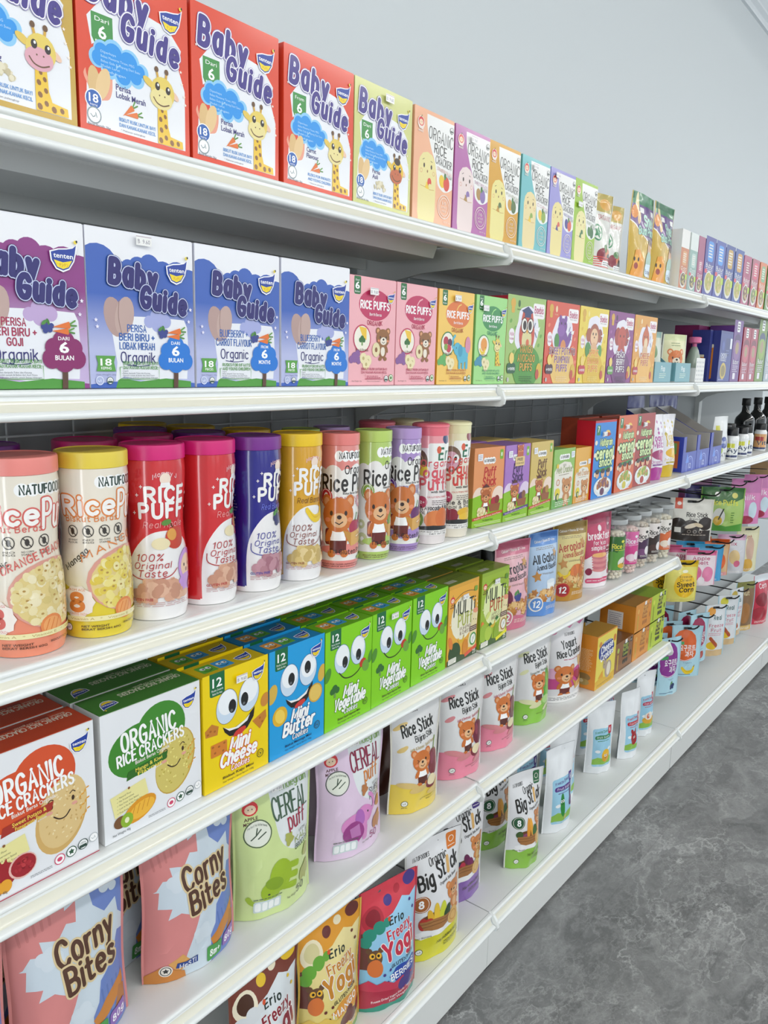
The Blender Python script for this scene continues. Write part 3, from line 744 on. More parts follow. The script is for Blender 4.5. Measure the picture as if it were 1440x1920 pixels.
def heap(A, x, y, w, h, cols, n=26, seed=1, r=.06, ring=False):
    """piled pieces of food in a mound"""
    rd = random.Random(seed)
    for i in range(n):
        t = rd.random(); px = x + w * (rd.random() - .5) * (1 - .6 * t); py = y + h * t
        c = rd.choice(cols); A.E(px, py, r * rd.uniform(.8, 1.2), r * rd.uniform(.6, .95), c, rot=rd.uniform(0, 180), n=9, u=0)
        A.up() if i % 4 == 3 else None
        if ring and i % 2: A.E(px, py, r * .28, r * .22, 'a9853c', n=6, u=0)
    A.up()
def carrot(A, x, y, s, rot=35):
    ca, sa = math.cos(R_(rot)), math.sin(R_(rot)); f = lambda P: [(x + a * s * ca - b * s * sa, y + a * s * sa + b * s * ca) for a, b in P]
    A.P(f([(-.5, 0), (.3, .15), (.38, .0), (.3, -.15)]), 'e8752c'); A.S(f([(.36, .05), (.6, .16)]), .07 * s, '5d9a3a', u=0); A.S(f([(.36, -.02), (.62, -.06)]), .07 * s, '4d8a32')
def berries(A, x, y, s, c='33418e'):
    for a, b in ((0, 0), (.22, .05), (.1, .2), (.3, .22), (-.08, .16)): A.E(x + a * s, y + b * s, .13 * s, .13 * s, c, n=12, u=0)
    A.up(); A.E(x - .05 * s, y + .36 * s, .16 * s, .08 * s, '4c8f3c', rot=40, n=10, u=0); A.E(x + .14 * s, y + .40 * s, .15 * s, .07 * s, '3e7d34', rot=110, n=10)
def banana(A, x, y, s, c='f2cf2a'):
    for k in range(3): A.S([(x - .4 * s, y + .1 * s - k * .03 * s), (x - .1 * s, y - .16 * s - k * .06 * s), (x + .3 * s, y - .1 * s - k * .05 * s), (x + .42 * s, y + .16 * s)], .14 * s, c if k % 2 == 0 else 'e3b91d', smooth=True)
    A.S([(x + .42 * s, y + .16 * s), (x + .46 * s, y + .26 * s)], .06 * s, '7a6a20')
def broccoli(A, x, y, s):
    A.R(x - .08 * s, y - .4 * s, x + .08 * s, y, '6f9a4a'); A.CL([(x - .2 * s, y, .18 * s), (x + .2 * s, y, .18 * s), (x, y + .12 * s, .22 * s), (x - .1 * s, y + .02 * s, .18 * s)], '2f6b2c')
def applemonkey(A, x, y, s, txt='5a3030'):
    A.E(x, y + .1 * s, .42 * s, .38 * s, 'd8343a', n=14); A.E(x, y + .04 * s, .30 * s, .24 * s, 'f6d7b8', n=12); A.S([(x, y + .46 * s), (x + .1 * s, y + .62 * s)], .07 * s, '4a7a30')
    for a in (-.1, .1): A.E(x + a * s, y + .06 * s, .03 * s, .04 * s, '402020', n=6, u=0)
    A.up(); A.T('APPLE', x - .36 * s, x + .36 * s, y - .52 * s, .17 * s, txt, wt=.02); A.T('MONKEY', x - .40 * s, x + .40 * s, y - .76 * s, .17 * s, txt, wt=.02)
def natu(A, x0, x1, y, h, plate=True, c='222222'):
    w = x1 - x0
    if plate: A.CL([(x0 + w * k / 6, y + h * .5, h * (.95 if k % 2 else .8)) for k in range(7)], 'ffffff')
    A.K('NATUFOODIES', x0, x1, y, h, c, wt=2.2, sp=1.6)
def erio(A, x, y, w, c='1e6b4a'):
    A.K('Erio', x, x + w, y, w * .34, c, wt=2.2); A.E(x + w * .02, y + w * .30, w * .10, w * .12, 'd9542b', n=8)

# ------------------------------------------------------------------ big baby biscuit cartons
def art_guide_red(edge, l1, l2, badge, foot, net, hair=False, food='carrot', muzz='eedf9a'):
    A = Art(1.208); A.R(0, 0, 1, 1.208, edge)
    A.P([(.05, .055), (.955, .045), (.96, .50), (.90, .66), (.93, .80), (.80, .93), (.45, .98), (.20, .93), (.085, .80), (.12, .6), (.07, .45)], 'eff1f6')
    if food == 'carrot': A.P(blob(.17, .40, .12, .16, 3), 'f2a58c'); A.E(.16, .48, .10, .16, edge, rot=-10)
    A.P([(.12, .67), (.16, .60), (.25, .58), (.30, .66), (.30, .84), (.12, .84)], '3f9447')
    A.T(badge, .15, .27, .785, .032, 'ffffff', u=0); A.T('6', .175, .245, .675, .085, 'ffffff', wt=.02, u=0); A.T('Bulan' if badge == 'Dari' else 'Months', .15, .27, .63, .028, 'ffffff')
    A.dy = .035
    A.CL([(.16, .50, .07), (.26, .45, .075), (.38, .42, .08), (.50, .44, .07), (.55, .50, .06), (.44, .54, .09), (.30, .57, .09), (.20, .56, .07)], '8fcdf5')
    A.CL([(.17, .50, .055), (.26, .46, .06), (.38, .43, .065), (.49, .45, .055), (.53, .50, .045), (.43, .53, .08), (.30, .555, .078), (.20, .55, .06)], '1f97ea')
    for k in range(5): A.T(['Diperkaya', 'Bebas Mewarna Tiruan, MSG', 'Bebas Gula & Tepung Dari Susu', 'Mudah Larut', 'Kandungan'][k], .19, [.32, .48, .53, .35, .40][k], .545 - k * .032, .017, 'bfe3fb', u=0)
    A.up()
    A.dy = 0.0
    A.E(.13, .34, .055, .13, 'e2bd83', rot=6); A.E(.20, .36, .055, .12, 'ecca94', rot=-18)
    A.E(.115, .235, .072, .072, 'ffffff'); A.E(.115, .235, .064, .064, '2a62b4'); A.T('18', .075, .155, .215, .058, 'ffffff', wt=.02, u=0); A.T('keping', .085, .145, .192, .014, 'ffffff')
    A.T(l1, .31, .31 + .022 * len(l1), .352, .042, '35307e', wt=.012); A.T(l2, .31, .31 + .024 * len(l2), .298, .042, '35307e', wt=.012)
    if food == 'carrot': carrot(A, .42, .225, .15, 40); carrot(A, .45, .20, .15, 10)
    else: heap(A, .44, .19, .22, .09, ['d9cfae', 'e9e1c6', 'c9bd98'], n=36, r=.022)
    A.T(foot[0], .33, .66, .135, .026, '3a8fd6', wt=.012, u=0); A.T(foot[1], .33, .66, .095, .026, '3a8fd6', wt=.012)
    A.T('* Makanan pelengkap', .34, .56, .066, .012, '7a7a86')
    seal(A, .115, .125, .06, '8a9aa0'); A.T(net, .06, .25, .05, .018, '55555f')
    giraffe(A, .74, .05, .56, hair=hair, muzz=muzz, skin='e9cf62' if not hair else 'efc52e')
    for x, y in ((.06, 1.0), (.05, .9), (.92, .64), (.95, .46), (.93, .55), (.96, .40)): A.P([(x + .014 * math.cos(R_(90 + k * 36)) * (1 if k % 2 == 0 else .45), y + .014 * math.sin(R_(90 + k * 36)) * (1 if k % 2 == 0 else .45)) for k in range(10)], 'fff2e6', u=0)
    A.up()
    A.K('Baby', .06, .63, .90, .20, '41348a', wt=3.1, rot=-6, out=[(.85, '9d93cf'), (.55, 'ffffff')])
    A.K('Guide', .36, .92, .70, .165, '41348a', wt=3.1, rot=-9, out=[(.85, '9d93cf'), (.55, 'ffffff')])
    tenten(A, .73, .90, .20)
    return A
def art_guide_blue(c_top, c_low, cloud, lines_, bio, badge, unit, rush, tree, txtc):
    A = Art(1.20); A.R(0, 0, 1, 1.2, c_low, c_top)
    A.P([(0, 1.2), (1, 1.2), (1, .93), (0, .93)], 'f2f3f8')
    A.CL([(.10, .90, .19), (.24, .86, .14), (.37, .93, .07), (.46, .94, .09), (.57, .96, .10), (.70, .90, .12), (.84, .90, .13), (.96, .86, .12)], c_top)
    A.R(0, .72, 1, .87, c_top)
    A.R(0, .30, 1, .72, c_low, c_top)
    A.R(0, .0, 1, .30, c_low)
    A.P([(0, 0), (0, .03), (.2, .05), (.5, .045), (.75, .06), (1, .035), (1, 0)], c_top)
    A.P([(.22, .0), (.25, .08), (.45, .05), (.7, .075), (.96, .05), (.96, 0)], '4f9a3a')
    A.P([(.22, .05), (.24, .2), (.2, .45), (.20, .52), (.26, .56), (.62, .57), (.90, .56), (.93, .5), (.94, .3), (.92, .07), (.7, .075), (.5, .055), (.3, .09)], 'eef0f7')
    A.E(.23, .55, .09, .155, 'b89a94', rot=14); A.E(.32, .56, .085, .155, 'c2a69f', rot=-12); A.S([(.275, .68), (.265, .55), (.29, .42)], .006, '93756f', smooth=True)
    A.CL([(.55, .53, .05), (.63, .51, .06), (.71, .54, .055), (.63, .57, .07)], cloud)
    h = .062 if len(lines_) == 3 else .07; y = .445
    for k, t in enumerate(lines_):
        wd = .0305 * len(t); A.K(t, .43 - wd / 2, .43 + wd / 2, y, h * .82, txtc, wt=2.0, sp=1.4); y -= h * 1.12
    y -= .035; A.K(bio, .27, .60, y, .08, '2c2a72', wt=1.2, sp=1.8); A.S([(.33, y - .02), (.43, y - .03), (.54, y - .02)], .006, '2c2a72', smooth=True)
    A.K(rush[0], .29, .62, .185, .024, '5d9a4a', wt=1.9, sp=1.2, u=0); A.K(rush[1], .29, .62, .150, .024, '5d9a4a', wt=1.9, sp=1.2)
    for P in ([(.28, .165), (.26, .165), (.26, .07), (.63, .07), (.63, .165), (.61, .165)],): A.S(P, .005, '7ab06a')
    for k, t in enumerate(['Organik', 'Bebas daripada Telur dan Kacang', 'Rendah Lemak & Bebas dari Asid Trans', 'Bungkusan Individu untuk Setiap Hidangan']): A.T('- ' + t, .275, .275 + .0085 * len(t), .13 - k * .018, .011, '5d6670', u=0)
    A.up()
    A.P([(.05, .25), (.22, .25), (.205, .2), (.22, .13), (.05, .13), (.065, .19)], '5aa244'); A.T('18', .085, .185, .175, .052, 'ffffff', wt=.02, u=0); A.T('KEPING' if unit == 'BULAN' else 'PIECES', .09, .18, .145, .020, 'ffffff', wt=.01)
    A.T('Net Weight: 36g', .05, .22, .10, .012, '8a90b0'); seal(A, .075, .058, .035, 'e6ebff', 'aeb8dd'); seal(A, .165, .058, .03, '3c5a50', 'ffffff', 1)
    A.S([(.795, .0), (.80, .10), (.80, .17)], .045, '5a3a2a'); A.S([(.80, .12), (.72, .19)], .018, '5a3a2a', u=0); A.S([(.80, .12), (.88, .19)], .018, '5a3a2a')
    A.CL([(.70, .22, .075), (.90, .22, .075), (.80, .21, .09), (.72, .30, .07), (.88, .30, .07), (.80, .34, .09), (.80, .27, .11)], tree)
    A.T(badge, .755, .845, .355, .026, 'ffffff', wt=.01, u=0); A.T('6', .76, .84, .265, .075, 'ffffff', wt=.03, u=0); A.T(unit, .725, .875, .21, .034, 'ffffff', wt=.02)
    berries(A, .66, .42, .16); carrot(A, .80, .46, .17, 8); carrot(A, .79, .42, .16, 0)
    for x, y in ((.07, .47), (.06, .52), (.94, .55), (.92, .62), (.96, .65)): A.P([(x + .018 * math.cos(R_(90 + k * 36)) * (1 if k % 2 == 0 else .45), y + .018 * math.sin(R_(90 + k * 36)) * (1 if k % 2 == 0 else .45)) for k in range(10)], 'f3eeff', u=0)
    A.up()
    A.K('Baby', .18, .64, .80, .165, '26206e', wt=2.9, rot=-5, out=[(1.25, '23204e'), (1.0, 'c9d2f2'), (.45, '26206e')])
    A.K('Guide', .46, .93, .63, .145, '26206e', wt=2.9, rot=-6, out=[(1.25, '23204e'), (1.0, 'c9d2f2'), (.45, '26206e')])
    tenten(A, .73, .86, .20)
    return A
def art_puffs_organik(bg, oval, txt, food, pet, leaf, lang):
    A = Art(1.42); A.R(0, 0, 1, 1.42, bg)
    A.RR(.09, 1.19, .23, 1.43, .03, '1f6b35'); A.T('Dari', .12, .20, 1.36, .022, 'ffffff', u=0); A.T('6', .115, .205, 1.26, .085, 'ffffff', wt=.03, u=0); A.T('Bulan', .11, .21, 1.215, .02, 'ffffff')
    A.E(.54, 1.07, .345, .205, oval, n=28)
    A.S([(.50, 1.14), (.55, 1.20), (.62, 1.23)], .02, '%s' % bg, smooth=True)
    A.K('RICE PUFFS', .22, .86, 1.02, .095, 'ffffff', wt=2.4, sp=1.5); A.K('Berth Beras', .42, .68, .93, .035, 'ffffff', wt=1.6)
    A.K('ORGANIK' if lang else 'ORGANIC', .37, .70, .80, .055, txt, wt=2.0, arc=-.012, sp=1.5)
    A.E(.27, .62, .18, .18, 'f4efe0'); A.O(.27, .62, .185, .018, oval if oval != 'e2762e' else '2e7a3a')
    if food == 'corn': A.P([(.2, .78), (.36, .76), (.36, .6), (.28, .64)], 'f2c637'); broccoli(A, .27, .60, .18)
    elif food == 'berry': A.E(.22, .66, .07, .07, 'b3233f'); A.E(.33, .64, .06, .06, '5a2343'); A.E(.30, .55, .07, .06, 'c8324a'); A.E(.22, .57, .05, .05, '7ea43a')
    else: A.E(.28, .64, .10, .11, 'e99a3d'); banana(A, .24, .55, .2)
    A.K({'corn': 'Keju & Brokoli', 'berry': 'Delima & Beri', 'pumpkin': 'Labu & Pisang'}[food], .14, .40, .455, .032, '6a4a2a', wt=1.6)
    A.CL([(.05, .34, .05), (.12, .37, .07), (.20, .33, .05), (.18, .42, .05)], leaf)
    for x, y in ((.30, .36), (.40, .33), (.36, .28)): A.E(x, y, .075, .075, 'efe3b4', n=14); A.E(x, y, .025, .025, 'c5b478', n=8)
    if pet == 'bear': bear(A, .72, .64, .28, fur='94602f', belly='f0e6d6')
    elif pet == 'elephant': elephant(A, .70, .46, .40, '53b4cf', '3b9cbc', -1); A.E(.85, .62, .08, .13, 'd98fa8')
    else: giraffe(A, .72, .30, .50, bend=False)
    if pet == 'bear': A.E(.57, .48, .085, .10, 'e9dcae', n=14); A.E(.57, .48, .03, .035, '8a5a2b', n=8)
    A.K('BISKUT RUSK UNTUK BAYI' if lang else 'RUSKS FOR INFANTS', .26, .82, .205, .028, txt, wt=2, sp=1.4, u=0); A.K('DAN KANAK-KANAK KECIL' if lang else 'AND YOUNG CHILDREN', .26, .82, .16, .028, txt, wt=2, sp=1.4)
    A.S([(.34, .145), (.34, .085), (.72, .085), (.72, .145)], .006, txt); A.lines(.37, .70, .09, .135, 2, txt, seed=2)
    A.T('Net Weight: 15g', .06, .26, .05, .016, '6a5a4a', u=0); A.T('Bebas pewarna dan pengawet', .38, .68, .05, .012, '6a5a4a')
    seal(A, .80, .09, .045, '3c5a50', 'ffffff', 1); seal(A, .91, .10, .05, '5a8a4a', 'dfe8d0', 3)
    tenten(A, .80, 1.12, .15)
    return A
def art_baebis(bg, bg2, pet, l, wc, lc, pot, oval=None):
    A = Art(1.10); A.R(0, 0, 1, 1.1, bg)
    for x, y, c in ((.1, .78, bg2), (.22, .70, bg2), (.12, .52, bg2), (.9, .62, bg2), (.85, .5, bg2), (.95, .3, bg2), (.2, .4, bg2)): A.E(x, y, .035, .025, c, rot=30, n=8, u=0)
    A.up()
    A.P(blob(.52, .66, .30, .30, len(l[0])), 'ece9f4')
    A.RR(.66, .84, .97, 1.03, .03, 'f7f3f4'); A.K('Baebis', .69, .94, .91, .08, 'b8326a', wt=2.2, sp=1.5); A.T('Puff for babies', .71, .92, .875, .018, '8a7a84')
    A.E(.14, 1.0, .06, .06, 'd9a93a'); A.RR(.10, .88, .18, .96, .02, 'd9a93a'); A.E(.29, 1.0, .03, .045, lc, n=10); A.T('ORGANIC', .24, .34, .92, .018, lc)
    A.CL([(.13, .62, .07), (.13, .56, .06)], 'f4eef2'); A.K('Milk', .08, .19, .60, .04, 'c05a8a', wt=1.8, u=0); A.K('for babies', .08, .19, .55, .028, 'c05a8a', wt=1.5)
    P = pet
    if P == 'owl':
        A.E(.52, .62, .20, .24, 'c9472c'); A.E(.52, .55, .13, .17, 'dfd39a'); A.P([(.36, .80), (.40, .92), (.48, .84)], 'c9472c', 0); A.P([(.68, .80), (.64, .92), (.56, .84)], 'c9472c')
        for x in (.44, .60): A.E(x, .74, .085, .10, '4a2418', u=0)
        A.up()
        for x in (.44, .60): A.E(x, .74, .07, .085, 'f6f2ea', u=0)
        A.up()
        for x in (.45, .59): A.E(x, .74, .045, .06, '2a1a14', u=0)
        A.up(); A.P([(.49, .68), (.55, .68), (.52, .63)], 'e8a02c'); A.P([(.36, .92), (.52, .98), (.66, .91), (.52, .86)], '2b3a6a'); A.R(.44, .84, .60, .90, '2b3a6a')
        A.E(.54, .52, .04, .05, 'd9683c')
    elif P == 'hippo':
        A.E(.52, .52, .17, .22, '7d4a9a'); A.E(.54, .46, .09, .14, 'd98a4a'); A.E(.50, .78, .13, .11, '7d4a9a'); A.E(.46, .72, .11, .08, '8c59a8'); A.E(.42, .88, .04, .05, '7d4a9a', u=0); A.E(.58, .88, .04, .05, '7d4a9a', u=0); A.E(.70, .60, .05, .14, '7d4a9a', rot=-30)
        A.E(.34, .58, .07, .10, '4a8a3a')
        for x in (.45, .56): A.E(x, .82, .015, .02, '2a1a2a', n=8, u=0)
        A.up()
    elif P == 'monkey':
        for x in (.33, .71): A.E(x, .70, .09, .10, 'a9583a', u=0)
        A.up(); A.E(.52, .70, .17, .17, 'a9583a'); A.E(.52, .67, .13, .13, 'edc398'); A.E(.52, .45, .13, .15, 'e2b183'); A.E(.33, .48, .10, .12, '4a8a3a', rot=20); A.E(.72, .46, .09, .11, '5b9a42', rot=-20)
        for x in (.47, .57): A.E(x, .72, .018, .022, '2a1a14', n=8, u=0)
        A.E(.52, .67, .02, .014, '5a2a1a', n=8)
    elif P == 'elephant':
        for x in (.36, .70): A.E(x, .72, .11, .14, 'a63a2c', u=0)
        A.up(); A.E(.53, .70, .16, .18, 'c04a34'); A.E(.53, .46, .15, .16, 'c04a34'); A.S([(.54, .64), (.56, .52), (.52, .46)], .06, 'b3432f', smooth=True); A.E(.54, .47, .05, .06, 'b58ac0')
        for x in (.46, .60): A.E(x, .73, .018, .022, '2a1a14', n=8, u=0)
        A.up()
    else:
        A.P([(.40, .80), (.52, .98), (.64, .80)], 'c9602c'); A.E(.52, .72, .15, .17, 'c9602c'); A.E(.52, .50, .11, .17, 'e0b890'); A.E(.53, .66, .08, .08, 'ecd0a8')
        for x in (.47, .57): A.E(x, .76, .016, .02, '2a1a14', n=8, u=0)
        A.up()
    A.P([(.74, .70), (.86, .74), (.84, .68)], 'f6f6f4'); A.S([(.70, .72), (.73, .78)], .012, '3a6a8a', u=0); A.S([(.73, .66), (.78, .60)], .012, '3a6a8a')
    A.P(blob(.54, .16, .34, .30, 5, k=.05) if not oval else blob(.54, .22, .36, .28, 6, k=.06), oval or bg2)
    y = .40
    for k, t in enumerate(l):
        A.K(t, .53 - .033 * len(t), .53 + .033 * len(t), y, .085, wc, wt=1.9, sp=1.3, out=[(.8, lc)]); y -= .115
    A.RR(.04, .13, .26, .26, .05, pot); A.E(.15, .32, .06, .07, 'f0d070'); A.T('6+ MONTHS', .07, .24, .17, .035, 'ffffff', wt=.02)
    A.E(.88, .17, .075, .10, 'd9b43a', n=12); A.E(.84, .12, .05, .07, 'c04a34', n=10)
    seal(A, .08, .05, .028, 'e6e6e6', 'b0b0a8'); A.lines(.36, .72, .03, .10, 3, lc, seed=4); A.T('Net Weight: 20g', .42, .70, .015, .02, lc)
    return A
def art_tall_cracker(bg, body, l3, lc, fruit, dark='c08a3a'):
    A = Art(1.45); A.R(0, 0, 1, 1.45, bg)
    P = smooth_pts([(.30, 1.46), (.32, 1.25), (.42, 1.02), (.52, .86), (.58, .68), (.62, .55), (.76, .48), (.90, .50), (1.01, .56)]) + [(1.01, 1.46)]
    A.P(P, 'f0f0ee')
    A.RR(.12, -.1, .56, .95, .21, body)
    for x in (.26, .44): A.E(x, .76, .02, .032, '3a2a20', n=10, u=0)
    for x in (.19, .50): A.O(x, .68, .03, .006, 'd98a6a', n=12, u=0)
    A.S([(.22, .83), (.26, .85)], .008, '3a2a20', u=0); A.S([(.42, .84), (.46, .83)], .008, '3a2a20', u=0); A.E(.345, .69, .014, .02, '8a5a3a', n=8)
    A.E(.34, .50, .10, .045, fruit[0], rot=-10); A.E(.40, .55, .05, .06, fruit[1]); A.E(.24, .50, .09, .05, body, rot=30, u=0); A.E(.46, .47, .09, .05, body, rot=-30); A.S([(.18, .48), (.30, .47)], .006, dark, u=0); A.S([(.52, .46), (.40, .45)], .006, dark)
    A.E(.72, .62, .07, .09, fruit[0], rot=20); A.E(.84, .60, .08, .10, fruit[1]); A.E(.80, .70, .03, .05, '4a8a3a', n=8)
    A.K('ORGANiC', .35, .98, 1.13, .155, '33332f', wt=1.05, rot=-4); A.K('RiCE', .50, .82, .97, .125, '33332f', wt=1.25, rot=-3); A.K('CRACKER', .54, .96, .83, .105, '33332f', wt=1.1, rot=-4)
    A.K(l3, .58, .97, .74, .045, lc, wt=1.0, rot=-6); A.K('FLAVOUR', .78, .97, .685, .04, '55554f', wt=1.0, rot=-6)
    A.O(.79, .27, .17, .012, 'f4e6dc', n=24, u=0); A.O(.79, .27, .13, .008, 'f4e6dc', n=20); A.T('10', .74, .84, .30, .045, 'f4e6dc', u=0); A.T('SACHETS', .71, .87, .25, .03, 'f4e6dc', u=0); A.T('INSIDE', .73, .85, .20, .03, 'f4e6dc')
    A.T('NET WT. 30g', .78, .96, .05, .022, 'f6ece4')
    A.E(.15, 1.30, .085, .085, 'f6e3d6'); applemonkey(A, .15, 1.30, .16, 'f6ece4'); seal(A, .93, 1.36, .045, '4a5652', 'ffffff', 1)
    return A
def art_rice_crackers(c, c2, l1, l2, fruit):
    A = Art(1.14); A.R(0, 0, 1, 1.14, 'eceef2')
    A.E(.36, .73, .30, .235, c, rot=0, n=32); A.E(.58, .83, .255, .25, c, rot=-10, n=32)
    A.E(.72, .48, .205, .30, 'c9a648', rot=-16, n=30) if fruit == 'kiwi' else A.E(.70, .45, .21, .30, 'd6ae68', rot=-16, n=30)
    A.E(.715, .485, .195, .29, 'd5c46a' if fruit == 'kiwi' else 'e2c488', rot=-16, n=30)
    rd = random.Random(len(l1))
    for i in range(60):
        t = rd.uniform(0, 6.28); q = math.sqrt(rd.random()) * .9; a, b = .19 * q * math.cos(t), .28 * q * math.sin(t)
        A.E(.715 + a * .96 + b * .27, .485 - a * .27 + b * .96, .012, .007, ('ece28a' if i % 2 else 'b9a63e') if fruit == 'kiwi' else ('efdcae' if i % 2 else 'cfa968'), rot=rd.uniform(0, 180), n=6, u=0)
    A.up()
    for x, y in ((.62, .56), (.80, .565)): A.E(x, y, .013, .022, '3b2418', n=10, u=0)
    A.S([(.59, .60), (.615, .62), (.635, .612)], .008, '3b2418', smooth=True, u=0); A.S([(.775, .61), (.80, .625), (.82, .61)], .008, '3b2418', smooth=True, u=0)
    A.S([(.635, .47), (.68, .435), (.73, .435), (.77, .475)], .011, '3b2418', smooth=True, u=0); A.E(.60, .515, .03, .014, 'e3a293', n=10, u=0); A.E(.81, .515, .025, .014, 'e3a293', n=10, u=0)
    if fruit == 'kiwi': A.S([(.69, .74), (.715, .70), (.73, .745), (.75, .69), (.775, .74)], .008, '3b2418', u=0)
    A.up()
    for k in range(3):
        for q in range(4): A.E(.86 + .022 * q, .36 + k * .09 + .020 * q, .016, .007, 'e2a13a', rot=45 + 30 * (-1) ** q, n=8, u=0)
    A.up()
    A.K('ORGANIC', .17, .74, .78, .155, 'ffffff', wt=2.3, rot=4, sp=1.5); A.K('RICE CRACKERS', .13, .82, .665, .095, 'ffffff', wt=2.4, rot=4, sp=1.5)
    A.T('Biskut Beras Organik', .31, .66, .62, .032, 'f6efe6', wt=.015, rot=4)
    A.P([(.22, .49), (.62, .54), (.64, .61), (.24, .565)], c2)
    A.T(l1, .31, .58, .548, .034, 'f5e05a', wt=.01, rot=5, u=0); A.T(l2, .33, .58, .508, .034, 'f5e05a', wt=.01, rot=5, u=0); A.T('Perisa Organik', .36, .58, .492, .014, 'f3f3f3', rot=5)
    A.P([(.06, .40), (.40, .45), (.43, .30), (.10, .20)], 'efe7a0'); A.E(.24, .425, .012, .012, '8a5a2b', n=8)
    for k, t in enumerate(['Natural Flour', 'No Preservatives', 'Non Fried, Oven Baked', 'Low in Fat & No Trans Fat', 'Free from Gluten, Milk, Nuts & Eggs']): A.T('✓ ' + t, .12, .12 + .0085 * len(t) + .03, .37 - k * .032, .016, '5a5632', rot=5, u=0)
    A.up()
    if fruit == 'kiwi':
        A.E(.34, .19, .17, .095, 'e39a22', rot=18); A.E(.36, .185, .13, .07, 'f3b93c', rot=14)
        for k in range(4): A.S([(.26 + .05 * k, .15 + .01 * k), (.29 + .05 * k, .23 + .01 * k)], .006, 'cf8420', u=0)
        A.E(.15, .15, .065, .055, '7a5230'); A.E(.21, .145, .06, .065, '8fb52e'); A.E(.21, .145, .022, .026, 'eef0c4')
    else:
        A.E(.22, .19, .11, .10, 'a3222a'); A.P([(.18, .27), (.20, .32), (.22, .28), (.25, .32), (.26, .27)], 'a3222a'); A.E(.37, .20, .11, .10, 'e9b9b0'); A.E(.375, .20, .098, .088, 'a2202c'); heap(A, .375, .15, .15, .10, ['8a1622', 'c23a40', 'b02a34'], n=30, r=.016)
        A.E(.12, .10, .12, .05, 'a55a22'); A.E(.17, .10, .05, .055, 'e0922a'); A.E(.23, .10, .05, .055, 'eaa530')
    seal(A, .66, .10, .045, 'd6486e', 'ffffff', 3); seal(A, .76, .115, .045, '2f5a40', 'ffffff', 2); seal(A, .86, .13, .045, '2f4a40', 'ffffff', 1); seal(A, .955, .145, .04, 'b8bec2', 'ffffff', 0)
    A.T('Net Weight: 40g', .07, .24, .045, .022, '55585f', u=0); A.lines(.42, .60, .06, .085, 2, '8a8d92')
    tenten(A, .80, .93, .15)
    if fruit != 'kiwi': A.R(0, 0, 1, .008, 'b5324a')
    return A
def top_rice(c, dk):
    A = Art(.37); A.R(0, 0, 1, .37, c)
    A.R(.38, .285, .80, .335, dk); A.T('ORGANIC RICE CRACKERS', .32, .95, .19, .07, 'd9d5c4', wt=.02, rot=180); A.T('Biskut Beras Organik', .50, .92, .265, .032, 'c9c6b2', rot=180)
    n0 = len(A.V); tenten(A, .08, .06, .16)
    A.V = A.V[:n0] + [(.32 - x, .27 - y, z) for x, y, z in A.V[n0:]]
    for i in range(len(A.F)):
        pass
    return A
